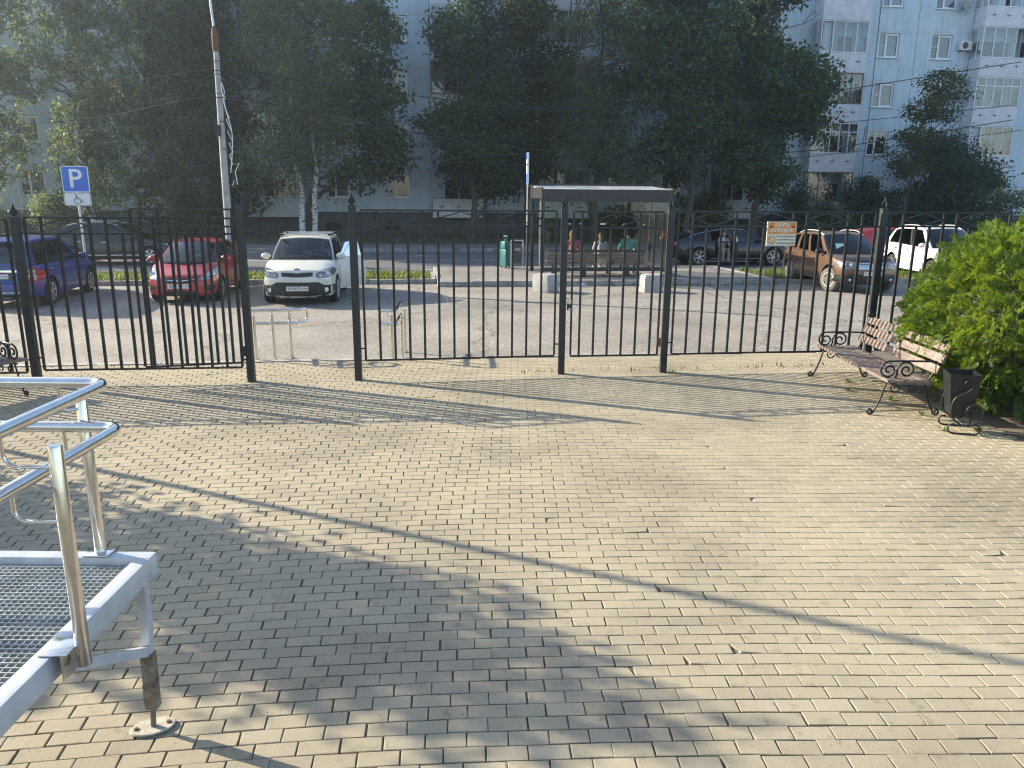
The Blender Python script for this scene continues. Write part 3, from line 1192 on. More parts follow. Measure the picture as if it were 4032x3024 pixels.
def thuja(label, loc, rad, n, name='thuja_bush', fl=.17):
    t = thing(name, label, 'bush', loc)
    # one frond: spine plus paired leaflets in the local xz plane (x along the frond)
    tv, tf = [], []
    def q(a, b, w):
        d = np.array(b) - np.array(a)
        p = np.array([-d[1], d[0], 0]) / (np.linalg.norm(d) + 1e-9) * w
        k = len(tv)
        a_, b_ = np.array(a), np.array(b)
        tv.extend([a_ - p * .5, a_ + (b_ - a_) * .55 - p, b_, a_ + (b_ - a_) * .55 + p])
        tf.append((k, k + 1, k + 2, k + 3))
    q((0, 0, 0), (1, 0, -.12), .055)
    for i in range(4):
        x = .15 + .75 * i / 4
        l = .5 * (1 - .6 * i / 4)
        for s in (-1, 1):
            q((x, 0, -.1 * x * x), (x + l * .75, s * l * .6, -.12 * x - .05 * l), .065)
    tv = np.array(tv)
    tf = np.array(tf)
    # branchlets on a lumpy ellipsoid, each carrying a flat spray of fronds
    per = 13
    nc = n // per
    u = rng.normal(size=(nc, 3))
    u /= np.linalg.norm(u, axis=1)[:, None]
    u = u[(u[:, 2] > -.75)]
    nc = len(u)
    lump = 1 + .05 * np.sin(u[:, 0] * 7 + 1) * np.cos(u[:, 2] * 8) + .04 * np.sin(u[:, 1] * 11 + u[:, 2] * 5) + .03 * np.sin(u[:, 0] * 19 + u[:, 2] * 23 + u[:, 1] * 17)
    depth = np.where(rng.random(nc) < .55, rng.uniform(.91, .99, nc), rng.uniform(.80, .93, nc))
    C0 = u * np.array(rad) * (lump * depth)[:, None]
    C0[:, 2] += rad[2] * .80
    nrm = u / np.array(rad)
    nrm /= np.linalg.norm(nrm, axis=1)[:, None]
    D = nrm + rng.normal(0, .30, (nc, 3)) + np.array([0, 0, .05])
    D[:, 2] -= .55 * rng.random(nc)
    D /= np.linalg.norm(D, axis=1)[:, None]
    Wz = np.cross(D, np.array([0, 0, 1.0])) + rng.normal(0, .45, (nc, 3))
    Wz -= D * np.sum(D * Wz, 1)[:, None]
    Wz /= np.linalg.norm(Wz, axis=1)[:, None]
    Wy = np.cross(Wz, D)
    Lb = rng.uniform(.13, .27, nc)
    j = np.arange(per)
    f = (j + .6) / per
    side = np.where(j % 2 == 0, 1, -1) * (1 - .55 * f)
    f = np.tile(f, nc)
    side = np.tile(side, nc)
    rep = lambda A: np.repeat(A, per, axis=0)
    k_ = nc * per
    P = rep(C0) + rep(D) * (f * rep(Lb))[:, None] - np.array([0, 0, 1]) * (.16 * f * f * rep(Lb))[:, None]
    X = rep(D) * .75 + rep(Wy) * (side * .85)[:, None] + rng.normal(0, .16, (k_, 3))
    X /= np.linalg.norm(X, axis=1)[:, None]
    Z = rep(Wz) + rng.normal(0, .22, (k_, 3))
    Z -= X * np.sum(X * Z, 1)[:, None]
    Z /= np.linalg.norm(Z, axis=1)[:, None]
    Y = np.cross(Z, X)
    sc = rng.uniform(.8, 1.25, k_) * fl * (1.15 - .45 * f)
    ok = P[:, 2] > .05
    P, X, Y, Z, sc = P[ok], X[ok], Y[ok], Z[ok], sc[ok]
    n = len(P)
    Vv = (X[:, None] * tv[None, :, 0:1] + Y[:, None] * tv[None, :, 1:2] + Z[:, None] * tv[None, :, 2:3]) * sc[:, None, None] + P[:, None]
    k = len(tv)
    Ff = (tf[None] + (np.arange(n) * k)[:, None, None]).reshape(-1, 4)
    npmesh('foliage', Vv.reshape(-1, 3), Ff, M_THUJA, t)
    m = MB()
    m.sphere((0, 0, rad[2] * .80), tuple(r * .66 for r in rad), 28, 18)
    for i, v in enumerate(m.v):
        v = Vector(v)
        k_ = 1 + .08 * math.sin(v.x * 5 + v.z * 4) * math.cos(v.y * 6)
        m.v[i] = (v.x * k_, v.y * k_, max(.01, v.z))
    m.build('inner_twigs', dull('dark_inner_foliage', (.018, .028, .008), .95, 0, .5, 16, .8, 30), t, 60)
    m = MB()
    for _ in range(6):
        a = rng.uniform(0, math.tau)
        m.tube([(.1 * math.cos(a), .1 * math.sin(a), -.05), (.35 * math.cos(a), .35 * math.sin(a), rad[2] * .7)], [.05, .02], 7)
    m.build('stem', MT['bark'], t, 40)
    return t


thuja('large rounded yellow-green thuja bush at the right edge behind the bench', (7.78, 9.72, -.02), (2.46, 2.08, 1.41), 84000, fl=.088)

# ------------------------------------------------------------------ steel ramp landing at lower left
RZ = .96
rp = thing('access_ramp', 'grey steel ramp landing with grating floor and polished double handrail', 'ramp', (-1.80, 3.36, 0))
rp_o = Vector((-1.80, 3.36, 0))


def L_(x, y, z):
    return Vector((x, y, z)) - rp_o


fx, fy = -1.705, 3.40          # outer corner of the frame
m = MB()
fw, fh = .07, .105
m.box(tuple(L_((-4.2 + fx) / 2, fy - fw / 2, RZ - fh / 2)), (fx + 4.2, fw, fh), b=.006)
m.box(tuple(L_(fx - fw / 2, (fy - fw + 1.72) / 2, RZ - fh / 2)), (fw, fy - fw - 1.72 - .004, fh), b=.006)
m.bar(L_(fx - fw / 2, 1.74, RZ - fh / 2), L_(fx - fw / 2, .2, RZ - fh / 2 - .36), fw, fh)
m.box(tuple(L_(-4.2, 2.56, RZ - fh / 2)), (.07, 1.6, fh))
m.box(tuple(L_(-2.95, 1.75, RZ - fh / 2 - .004)), (2.35, .05, fh - .01))
m.build('frame', MT['frame_grey'], rp, 40)
m = MB()
x0, x1, y0, y1 = -4.1, fx - fw - .002, 1.78, fy - fw - .002
y = y0
while y < y1:
    m.box(tuple(L_((x0 + x1) / 2, y, RZ - .045)), (x1 - x0, .0028, .022))
    y += .0305
x = x0
while x < x1:
    m.box(tuple(L_(x, (y0 + y1) / 2, RZ - .0475)), (.0028, y1 - y0, .020))
    x += .0305
m.build('grating', MT['galv'], rp)
m = MB()
m.box(tuple(L_(-1.775, 3.36, .70)), (.046, .046, .31), 0)
m.box(tuple(L_(-1.78, 3.36, .49)), (.044, .044, .11), 0)
m.box(tuple(L_(-1.785, 3.362, .355)), (.058, .05, .17), 1)
m.box(tuple(L_(-1.788, 3.362, .20)), (.060, .052, .14), 1)
m.tube([L_(-1.80, 3.365, .02), L_(-1.79, 3.362, .14)], .014, 8, 1)
leg = m.build('leg', [MT['frame_grey'], dull('rust_stained_steel', (.20, .17, .13), .7, .1, .6, 16, .4, 40, dirt=((.10, .045, .02), .55))], rp)
m = MB()
M = Matrix.Translation(L_(-1.805, 3.365, .012)) @ Matrix.Rotation(R(24), 4, 'Z') @ Matrix.Diagonal((1.0, .62, 1, 1))
m.lathe([(.0, -.006), (.105, -.006), (.108, .0), (.104, .005), (.0, .006)], 28, 0, M)
for s in (-1, 1):
    m.lathe([(.0, .0), (.012, .0), (.012, .010), (.0, .012)], 6, 1, Matrix.Translation(L_(-1.805 + s * .075 * math.cos(R(24)), 3.365 + s * .075 * math.sin(R(24)), .014)))
m.build('foot_plate', [dull('worn_painted_plate', (.40, .36, .30), .7, .1, .3, 20, .3, 50, dirt=((.22, .09, .04), .58)), MT['rust']], leg, 40)
m = MB()
m.bar(L_(-1.745, 2.60, .865), L_(-1.785, 3.33, .46), .05, .045)
m.build('brace', MT['frame_grey'], rp)


def ramp_post(x, y, zb, zt, mount):
    m = MB()
    m.tube([L_(x, y, zb), L_(x, y, zt - .004), L_(x, y, zt + .004)], [.0255, .0255, .022], 18)
    po = m.build('handrail_post', MT['steel'], rp, 40)
    m = MB()
    for b_, s_, in mount:
        m.box(tuple(L_(*b_)), s_, b=.003)
    m.build('flange', MT['steel'], po, 40)
    return po


p1 = ramp_post(-1.965, 3.385, RZ + .01, 1.74, [((-1.965, 3.368, RZ + .005), (.12, .075, .008))])
p2 = ramp_post(-1.625, 2.60, .885, 1.76, [((-1.70, 2.585, RZ + .005), (.11, .12, .008)), ((-1.668, 2.585, RZ - .05), (.006, .12, .11))])
for (zc, cx, cy) in ((1.815, -1.80, 3.315), (1.605, -1.775, 3.335)):
    m = MB()
    m.tube([L_(-4.4, cy, zc)] + bend([(-2.6 - rp_o.x, cy - rp_o.y, zc), (cx - rp_o.x, cy - rp_o.y, zc), (cx - .045 - rp_o.x, 1.2 - rp_o.y, zc - .012)], .075, 10), .0255, 20)
    m.build('handrail', MT['steel'], rp, 60)
m = MB()
for px, py, tx, ty in ((-1.965, 3.385, -2.02, 3.315), (-1.625, 2.60, -1.815, 2.60)):
    for zc, dz in ((1.815, .135), (1.605, .135)):
        z0 = zc - dz
        m2 = MB()
        txx = tx if zc > 1.7 or px < -1.9 else tx + .01
        m2.tube(bend([L_(px + (tx - px) * .12, py + (ty - py) * .12, z0), L_(txx, ty, z0), L_(txx, ty, zc - .02)], .085, 8), .0075, 10)
        m2.build('bracket', MT['steel'], rp, 60)
st_ = MB()
st_.box(tuple(L_(-1.955, 3.359, 1.42)), (.022, .003, .045))

# ------------------------------------------------------------------ cars. local: x forward, y left, z up
def pch(pts):
    xs = [p[0] for p in pts]
    ys = [p[1] for p in pts]
    n = len(xs)
    h = [xs[i + 1] - xs[i] for i in range(n - 1)]
    d = [(ys[i + 1] - ys[i]) / h[i] for i in range(n - 1)]
    m = [d[0]] + [0 if d[i - 1] * d[i] <= 0 else 2 * d[i - 1] * d[i] / (d[i - 1] + d[i]) for i in range(1, n - 1)] + [d[-1]]

    def f(x):
        if x <= xs[0]:
            return ys[0]
        if x >= xs[-1]:
            return ys[-1]
        i = max(k for k in range(n - 1) if xs[k] <= x)
        t = (x - xs[i]) / h[i]
        return ((1 + 2 * t) * (1 - t) ** 2 * ys[i] + t * (1 - t) ** 2 * h[i] * m[i] + t * t * (3 - 2 * t) * ys[i + 1] + t * t * (t - 1) * h[i] * m[i + 1])
    return f


def boolean_cut(o, cutter):
    md = o.modifiers.new('cut', 'BOOLEAN')
    md.operation = 'DIFFERENCE'
    md.solver = 'EXACT'
    md.object = cutter
    bpy.context.view_layer.update()
    me = bpy.data.meshes.new_from_object(o.evaluated_get(bpy.context.evaluated_depsgraph_get()))
    o.modifiers.clear()
    old = o.data
    o.data = me
    bpy.data.meshes.remove(old)
    bpy.data.objects.remove(cutter)


def fill2d(poly, step=.05):
    """triangulate an outline with inner points"""
    P = []
    n = len(poly)
    for i in range(n):
        a, b = Vector(poly[i]), Vector(poly[(i + 1) % n])
        k = max(1, int((b - a).length / step))
        P += [a.lerp(b, j / k) for j in range(k)]
    nb = len(P)
    xs = [p.x for p in P]
    ys = [p.y for p in P]

    def inside(q):
        c = False
        for i in range(nb):
            a, b = P[i], P[(i + 1) % nb]
            if (a.y > q.y) != (b.y > q.y) and q.x < (b.x - a.x) * (q.y - a.y) / (b.y - a.y) + a.x:
                c = not c
        return c
    inner = []
    x = min(xs) + step * .5
    while x < max(xs):
        y = min(ys) + step * .5
        while y < max(ys):
            q = Vector((x, y))
            if inside(q) and min((q - p).length for p in P) > step * .45:
                inner.append(q)
            y += step
        x += step
    r = delaunay_2d_cdt(P + inner, [], [list(range(nb))], 1, 1e-5)
    return [tuple(v) for v in r[0]], [tuple(f) for f in r[2]]


def wheel(parent, x, y, r, w, rim_r, spokes, steer=0.0, tyre='rubber', rim='rim', kind='spoke'):
    h = bpy.data.objects.new('wheel', None)
    COL.objects.link(h)
    h.parent = parent
    h.location = (x, y, r)
    h.rotation_euler = (0, 0, steer)
    sg = 1 if y > 0 else -1
    Mx = Matrix.Rotation(R(-90) * sg, 4, 'X')     # local +z -> outward
    m = MB()
    m.lathe([(rim_r, -w * .46), (rim_r + .01, -w * .5), (r - .04, -w * .5), (r - .012, -w * .42), (r, -w * .25), (r, w * .25), (r - .012, w * .42), (r - .04, w * .5), (rim_r + .01, w * .5), (rim_r, w * .44)], 36, 0, Mx)
    m.build('tyre', MT[tyre], h, 40)
    m = MB()
    m.lathe([(rim_r + .004, w * .40), (rim_r + .004, w * .49), (rim_r - .014, w * .49), (rim_r - .022, w * .36), (rim_r - .03, -w * .3)], 36, 0, Mx)
    m.lathe([(0, w * .05), (rim_r - .02, w * .05), (rim_r - .02, w * .04), (0, w * .03)], 24, 1, Mx)
    if kind == 'steel':
        prof = [(rim_r - .012, w * .42), (rim_r * .8, w * .36), (rim_r * .55, w * .43), (rim_r * .3, w * .40), (.05, w * .44), (0, w * .44)]
        m.lathe(prof, 30, 0, Mx)
        for k in range(spokes):
            a = math.tau * k / spokes
            m.box((rim_r * .72 * math.cos(a), rim_r * .72 * math.sin(a), w * .41), (.055, .045, .02), 1, Mx @ Matrix.Rotation(0, 4, 'Z'))
    else:
        m.lathe([(.06, w * .2), (.06, w * .43), (.045, w * .46), (0, w * .46)], 20, 0, Mx)
        for k in range(spokes):
            a = math.tau * k / spokes + .3
            for da in ((-.13, .13) if kind == 'twin' else (0,)):
                wd = .026 if kind == 'twin' else .05
                if kind == 'wide':
                    wd = .075
                p0 = Vector((.04 * math.cos(a), .04 * math.sin(a), w * .40))
                p1 = Vector(((rim_r - .012) * math.cos(a + da), (rim_r - .012) * math.sin(a + da), w * .44))
                Mm = Mx
                d = (p1 - p0)
                Ln = d.length
                d.normalize()
                z_ = Vector((0, 0, 1))
                y_ = z_.cross(d).normalized()
                Q = Matrix((d, y_, d.cross(y_))).transposed().to_4x4()
                Q.translation = (p0 + p1) / 2
                m.box((0, 0, 0), (Ln, wd, .03), 0, Mm @ Q, b=.008)
    m.build('rim', [MT[rim], MT['void']], h, 35)
    return h


def plate_text(s, region):
    return s, region


def car(name, label, loc, rz, sp):
    g = sp.get
    T = thing(name, label, 'car', loc, rz, 'cars parked around the bus stop')
    wb, fo, ro, W, H = sp['wb'], sp['fo'], sp['ro'], sp['W'], sp['H']
    x1, x0 = wb / 2 + fo, -wb / 2 - ro
    hw = W / 2
    zt = pch(sp['top'])                 # hood, belt and tail line
    zb_ = g('sill', .2)
    zb = pch([(x0, g('rbot', .32)), (x0 + .35, zb_ + .04), (x0 + .8, zb_), (x1 - .8, zb_), (x1 - .3, zb_ + .02), (x1, g('fbot', .2))])
    wf = pch([(x0, g('wr', .90)), (x0 + .22, .955), (x0 + .8, .995), (0, 1.0), (x1 - .9, .99), (x1 - .3, .95), (x1, g('wfr', .88))])
    bow_f, bow_r = g('bowf', .24), g('bowr', .14)
    nose, tail = pch(g('nose', [(.1, -.06), (.3, 0), (.55, 0), (.8, -.07), (1.0, -.16), (1.3, -.3)])), pch(g('tail', [(.1, -.05), (.35, 0), (.6, 0), (.8, -.04), (1.0, -.06), (1.4, -.14)]))

    def ring(x):
        w, b, t = wf(x) * hw, zb(x), zt(x)
        h = t - b
        cr = g('crown', .035)
        pts = [(0, b), (w * .8, b), (w * .955, b + .03), (w * .985, b + .10), (w * 1.0, b + h * .40), (w * .992, b + h * .62), (w * .972, b + h * .84), (w * .945, b + h * .955), (w * .885, t), (w * .6, t + cr * .65), (w * .3, t + cr * .93), (0, t + cr)]
        return pts

    def sm(a):
        a = max(0., min(1., a))
        return a * a * (3 - 2 * a)

    def deform(x, y, z):
        kf, kr = sm((x - (x1 - 1.0)) / 1.0), sm(((x0 + .8) - x) / .8)
        q = (abs(y) / hw)
        x += kf * (nose(z) - bow_f * q ** 2.6)
        x -= kr * (tail(z) - bow_r * q ** 2.6)
        return (x, y, z)

    st = sorted(set([round(x0 + (x1 - x0) * i / 46, 4) for i in range(47)]))
    rings = []
    for k in (.12, .35, .6, .82, .94):
        rings.append((x0, k))
    rings += [(x, 1.0) for x in st]
    for k in (.94, .82, .6, .35, .12):
        rings.append((x1, k))
    vs = []
    npt = 12
    for x, k in rings:
        p = ring(x)
        zc = (zb(x) + zt(x)) / 2
        full = p + [(-y, z) for y, z in p[-2:0:-1]]
        bulge = (1 - (1 - k) ** 0) if k == 1 else 0
        for y, z in full:
            yy, z2 = y * k, zc + (z - zc) * k
            vs.append(deform(x, yy, z2))
    nn = 2 * npt - 2
    mb = MB()
    fs = []
    for i in range(len(rings) - 1):
        for j in range(nn):
            fs.append((i * nn + j, i * nn + (j + 1) % nn, (i + 1) * nn + (j + 1) % nn, (i + 1) * nn + j))
    fs.append(tuple(range(nn)))
    fs.append(tuple((len(rings) - 1) * nn + j for j in range(nn - 1, -1, -1)))
    mb.add(vs, fs)
    body = mb.build('body', [sp['paint'], MT['void'], MT['interior']], T)
    bmx = bmesh.new()
    bmx.from_mesh(body.data)
    bvh = BVHTree.FromBMesh(bmx)
    bmx.free()
    # wheel wells and any door opening
    r = sp['r']
    ar = r + g('gap', .055)
    cut = MB()
    for ax in (wb / 2, -wb / 2):
        for s in (-1, 1):
            cut.lathe([(ar, -.19), (ar, .19)], 40, 0, Matrix.Translation((ax, s * (hw - .10), r + .01)) @ Matrix.Rotation(R(90), 4, 'X'))
    for c_, s_ in g('openings', []):
        cut.box(c_, s_)
    co = cut.build('wheel_cutter', MT['void'])
    co.parent = T
    boolean_cut(body, co)
    bm = bmesh.new()
    bm.from_mesh(body.data)
    cx0, cx1 = sp['cab'][1] , sp['cab'][0]
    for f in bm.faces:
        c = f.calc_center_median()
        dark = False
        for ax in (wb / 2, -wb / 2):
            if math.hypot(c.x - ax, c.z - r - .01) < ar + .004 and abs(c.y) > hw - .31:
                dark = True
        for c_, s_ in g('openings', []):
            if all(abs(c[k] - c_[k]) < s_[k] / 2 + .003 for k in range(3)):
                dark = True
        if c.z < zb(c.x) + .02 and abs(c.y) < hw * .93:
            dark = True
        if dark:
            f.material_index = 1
        elif f.normal.z > .7 and cx0 + .02 < c.x < cx1 - .03 and c.z > .7 and abs(c.y) < hw * .84:
            f.material_index = 2
        f.smooth = True
    for e in bm.edges:
        e.smooth = e.calc_face_angle(4.0) < R(38)
    bm.to_mesh(body.data)
    bm.free()

    # ---------- cabin
    xc, xr, xh, xrh = sp['cab']          # cowl, rear base, windscreen header, rear header
    zr = pch(sp['roof'])
    wbelt, wroof = hw * g('kb', .90), hw * g('kt', .70)
    tb = g('bulge', .02)

    def B(s):
        x = xc + (xr - xc) * s
        w = wbelt * (1 - .05 * (1 - s) ** 3 - g('rnar', .05) * s ** 5)
        return Vector((x, w, zt(x) - .012))

    def Tp(s):
        x = xh + (xrh - xh) * s
        w = wroof * (1 - .03 * (1 - s) ** 3 - g('rnar', .05) * s ** 4)
        return Vector((x, w, zr(x)))

    def SV(s, v, sgn=1, ins=0.0):
        p = B(s).lerp(Tp(s), v)
        p.y += tb * math.sin(math.pi * v) - ins
        p.y *= sgn
        return p

    def shell(m, s0, s1, v0, v1, sgn, ins=0., th=.03, nu=6, nv=4, mi=0):
        m.grid(lambda u, v: SV(s0 + (s1 - s0) * u, v0 + (v1 - v0) * v, sgn, ins), nu, nv, mi)
        m.grid(lambda u, v: SV(s0 + (s1 - s0) * u, v0 + (v1 - v0) * v, sgn, ins + th), nu, nv, mi)
        m.grid(lambda u, v: SV(s0 + (s1 - s0) * u, v0, sgn, ins + th * v), nu, 1, mi)
        m.grid(lambda u, v: SV(s0 + (s1 - s0) * u, v1, sgn, ins + th * v), nu, 1, mi)
        m.grid(lambda u, v: SV(s0, v0 + (v1 - v0) * v, sgn, ins + th * u), 1, nv, mi)
        m.grid(lambda u, v: SV(s1, v0 + (v1 - v0) * v, sgn, ins + th * u), 1, nv, mi)

    wins = sp['wins']
    vtop, vbot = g('vtop', .90), .05
    pil = MB()
    for sgn in (1, -1):
        shell(pil, 0, 1, vtop, 1, sgn, nu=16)
        shell(pil, 0, 1, -.04, vbot, sgn, nu=16, nv=1)
        edges = [0] + [e for w_ in wins for e in w_] + [1]
        for i in range(0, len(edges), 2):
            mid = 0 < i < len(edges) - 2
            shell(pil, edges[i], edges[i + 1], vbot, vtop, sgn, .004 if mid else 0, mi=1 if mid and g('dark_pillar', True) else 0)
    pil.build('pillars', [sp['paint'], MT['black']], T, 35)
    for sgn in (1, -1):
        for k, (s0, s1) in enumerate(wins):
            if (sgn, k) in g('no_glass', []):
                continue
            m = MB()
            shell(m, s0, s1, vbot, vtop, sgn, .010, .004, nu=6)
            m.build('side_window', sp.get('glass_side', sp['glass']), T, 60)
    # roof skin
    rf = MB()
    crn = g('rcrown', .045)
    bf, br = g('bowt', .10), g('bowrt', .06)

    def roof(u, v, dz=0.):
        p = Tp(u)
        y = (v * 2 - 1)
        k = 1 - y * y
        return Vector((p.x + bf * k * (1 - u) ** 3 - br * k * u ** 3, y * p.y, p.z + crn * k - dz))
    rf.grid(lambda u, v: roof(u, v), 22, 14)
    rf.grid(lambda u, v: roof(u, v, .035), 22, 14)
    for a in (0, 1):
        rf.grid(lambda u, v: roof(a, v, .035 * u), 1, 14)
        rf.grid(lambda u, v: roof(u, a, .035 * v), 22, 1)
    if g('roof_mat'):
        rf.build('roof', g('roof_mat'), T, 40)
    else:
        rf.build('roof', sp['paint'], T, 40)

    def screen(v, y, front=True, ins=0.):
        s = 0 if front else 1
        b, t = B(s), Tp(s)
        k = 1 - y * y
        bb = (g('bowb', .20) if front else -g('bowrb', .10))
        tt = bf if front else -br
        pb = Vector((b.x + bb * k, y * (b.y - .012), zt(b.x + bb * k) + g('crown', .035) * k * .9 - .004))
        pt = Vector((t.x + tt * k, y * (t.y - .012), t.z + crn * k - .012))
        p = pb.lerp(pt, v)
        p.x += (.05 if front else -.03) * math.sin(math.pi * v) - ins * (1 if front else -1)
        return p
    for nm, fr in (('windscreen', True), ('rear_window', False)):
        m = MB()
        v0, v1 = (.01, .985) if fr else g('rwin', (.10, .95))
        yw = .965 if fr else g('rwy', .93)
        for i_ in (0., .005):
            m.grid(lambda u, v: screen(v0 + (v1 - v0) * u, (v * 2 - 1) * yw, fr, i_), 8, 14)
        m.build(nm, sp['glass_front'] if fr and 'glass_front' in sp else sp['glass'], T, 60)
        m = MB()
        for a0, a1, b0, b1 in ((0, v0, -1, 1), (v1, 1, -1, 1), (v0, v1, -1, -yw), (v0, v1, yw, 1)):
            for i_ in (.004, .03):
                m.grid(lambda u, v: screen(a0 + (a1 - a0) * u, b0 + (b1 - b0) * v, fr, i_), 6, 10)
        m.build('windscreen_surround' if fr else 'tailgate_frame', MT['black'] if fr else sp['paint'], T, 60)
    # ---------- furniture
    zs = zt(0) - .02
    for sx_, ys in ((sp.get('seat_x', xh - .45), (-.37, .37)), (xrh + .30 if xrh + .3 < xh - 1.1 else xh - 1.3, (-.40, .0, .40))):
        for y in ys:
            m = MB()
            m.box((sx_, y, zs + .10), (.13, .46 if len(ys) == 2 else .40, .34), M=Matrix.Identity(4), b=.04)
            m.box((sx_ - .03, y, zs + .37), (.09, .24, .17), b=.035)
            m.build('seat', MT['interior'], T, 50)
    m = MB()
    m.box((xc - .22, 0, zt(xc) - .0), (.38, wbelt * 1.6, .10), b=.03)
    m.build('dashboard', MT['interior'], T, 50)
    m = MB()
    cx, cy, cz = xc - .42, .36, zt(xc) + .02
    Mw = Matrix.Translation((cx, cy, cz)) @ Matrix.Rotation(R(-62), 4, 'Y')
    m.tube([Mw @ Vector((.185 * math.cos(a), .185 * math.sin(a), 0)) for a in np.linspace(0, math.tau, 28, endpoint=False)], .015, 8, closed=True)
    m.bar(Mw @ Vector((0, -.18, 0)), Mw @ Vector((0, .18, 0)), .03, .02)
    m.build('steering_wheel', MT['black'], T, 50)
    m = MB()
    m.box((xh + .16, 0, zr(xh) - .10), (.02, .22, .06), b=.008)
    m.build('rear_view_mirror', MT['black'], T, 50)

    # ---------- things laid on the skin by projection
    def patch(nm, poly, axis, mat, off=.006, th=.02, parent=None, step=.05, mirror=False):
        out = []
        for sgn in ((1, -1) if mirror else (1,)):
            pts, fc = fill2d(poly, step)
            dirs = {'+x': Vector((1, 0, 0)), '-x': Vector((-1, 0, 0)), '+y': Vector((0, 1, 0)), '-y': Vector((0, -1, 0)), '+z': Vector((0, 0, 1))}
            d = dirs[axis]
            if mirror and axis in ('+y', '-y'):
                d = d * sgn
            V = []
            for a, b in pts:
                if axis in ('+x', '-x'):
                    o_ = Vector((0, a * sgn, b)) + d * 6
                elif axis == '+z':
                    o_ = Vector((a, b * sgn, 6))
                else:
                    o_ = Vector((a, 0, b)) + d * 4
                hit, nrm, _, _ = bvh.ray_cast(o_, -d)
                if hit is None:
                    hit, nrm, _, _ = bvh.find_nearest(o_ - d * (3.2 if axis[1] == 'y' else 3.8))
                if nrm.dot(d) < 0:
                    nrm = -nrm
                V.append((hit + nrm * off, hit + nrm * (off - th)))
            n = len(V)
            m = MB()
            m.v = [tuple(v[0]) for v in V] + [tuple(v[1]) for v in V]
            m.f = list(fc)
            cnt = {}
            for f in fc:
                for i in range(len(f)):
                    e = (f[i], f[(i + 1) % len(f)])
                    cnt[tuple(sorted(e))] = cnt.get(tuple(sorted(e)), 0) + 1
            for f in fc:
                for i in range(len(f)):
                    e = (f[i], f[(i + 1) % len(f)])
                    if cnt[tuple(sorted(e))] == 1:
                        m.f.append((e[1], e[0], e[0] + n, e[1] + n))
            m.m = [0] * len(m.f)
            out.append(m.build(nm, mat, parent or T, 50))
        return out[0] if not mirror else out

    def circle(y, z, rr, n=18, sq=1.0):
        return [(y + rr * math.cos(a), z + rr * sq * math.sin(a)) for a in np.linspace(0, math.tau, n, endpoint=False)]

    def strip(x0_, z0_, x1_, z1_, w=.008):
        d = Vector((x1_ - x0_, z1_ - z0_))
        n_ = Vector((-d.y, d.x)).normalized() * w / 2
        a, b = Vector((x0_, z0_)), Vector((x1_, z1_))
        return [tuple(a + n_), tuple(a - n_), tuple(b - n_), tuple(b + n_)]

    def hit(axis, a, b):
        d = {'+x': Vector((1, 0, 0)), '-x': Vector((-1, 0, 0)), '+y': Vector((0, 1, 0)), '-y': Vector((0, -1, 0))}[axis]
        o_ = (Vector((0, a, b)) if axis[1] == 'x' else Vector((a, 0, b))) + d * 6
        h_, n_, _, _ = bvh.ray_cast(o_, -d)
        return h_ if h_ is not None else o_ - d * 5

    def plate(axis, y, z, text, tilt=0):
        h_ = hit(axis, y, z)
        s = 1 if axis == '+x' else -1
        M = Matrix.Translation(h_ + Vector((.016 * s, 0, 0))) @ Matrix.Rotation(R(90 * s), 4, 'Z') @ Matrix.Rotation(R(90), 4, 'X')
        m = MB()
        m.box((0, 0, 0), (.52, .112, .012), 0, M, b=.003)
        m.box((0, 0, .0015), (.506, .098, .012), 1, M)
        m.box((0, 0, .0022), (.500, .092, .012), 0, M)
        m.box((.125, 0, .0025), (.003, .09, .012), 1, M)
        po = m.build('licence_plate', [MT['plate'], MT['ink']], T)
        for t_, x_, sz, w_ in text:
            text_obj(t_, sz, M @ Matrix.Translation((x_, -.001, .010)), MT['ink'], 'lettering', po, .0008, .001, width=w_)
        return po

    # wheels
    for ax, fr in ((wb / 2, True), (-wb / 2, False)):
        for s in (1, -1):
            wheel(T, ax, s * (hw - g('wd', .205) / 2 - .012), r, g('wd', .205), sp['rim_r'], sp['spokes'], g('steer', 0) if fr else 0, g('tyre', 'rubber'), g('rim', 'rim'), g('rim_kind', 'spoke'))
    # door seams and handles
    seam = MB()
    for xs_ in sp['seams']:
        for o_ in patch('door_seam', strip(xs_[0], xs_[1], xs_[2], xs_[3]), '+y', MT['black'], .0025, .006, None, .12, True):
            pass
    for hx, hz in sp['handles']:
        for s in (1, -1):
            h_ = hit('+y' if s > 0 else '-y', hx, hz)
            m = MB()
            m.box(tuple(h_ + Vector((0, s * .018, 0))), (.19, .022, .026), b=.009)
            m.box(tuple(h_ + Vector((.07, s * .004, 0))), (.03, .03, .02))
            m.box(tuple(h_ + Vector((-.07, s * .004, 0))), (.03, .03, .02))
            m.build('door_handle', g('handle_mat', sp['paint']), T, 40)
    # mirrors
    for s in (1, -1):
        p = SV(sp.get('mir_s', .10), .06, s)
        m = MB()
        c = p + Vector((.05, s * .16, .06))
        m.sphere((0, 0, 0), (.085, .125, .082), 16, 10, 0, Matrix.Translation(c))
        m.box(tuple(c + Vector((-.066, 0, 0))), (.02, .17, .105), 1, b=.008)
        m.bar(p + Vector((.04, s * -.02, .02)), c + Vector((0, -s * .06, -.04)), .05, .04, 1)
        m.build('wing_mirror', [g('mirror_mat', sp['paint']), MT['black']], T, 50)
    # wipers
    m = MB()
    for y0_, y1_ in ((-.05, .55), (-.62, -.02)):
        a_, b_ = screen(.02, y0_ / wbelt), screen(.055, y1_ / wbelt)
        m.bar(a_ + Vector((.02, 0, .012)), b_ + Vector((.02, 0, .02)), .016)
    m.build('wiper', MT['black'], T)
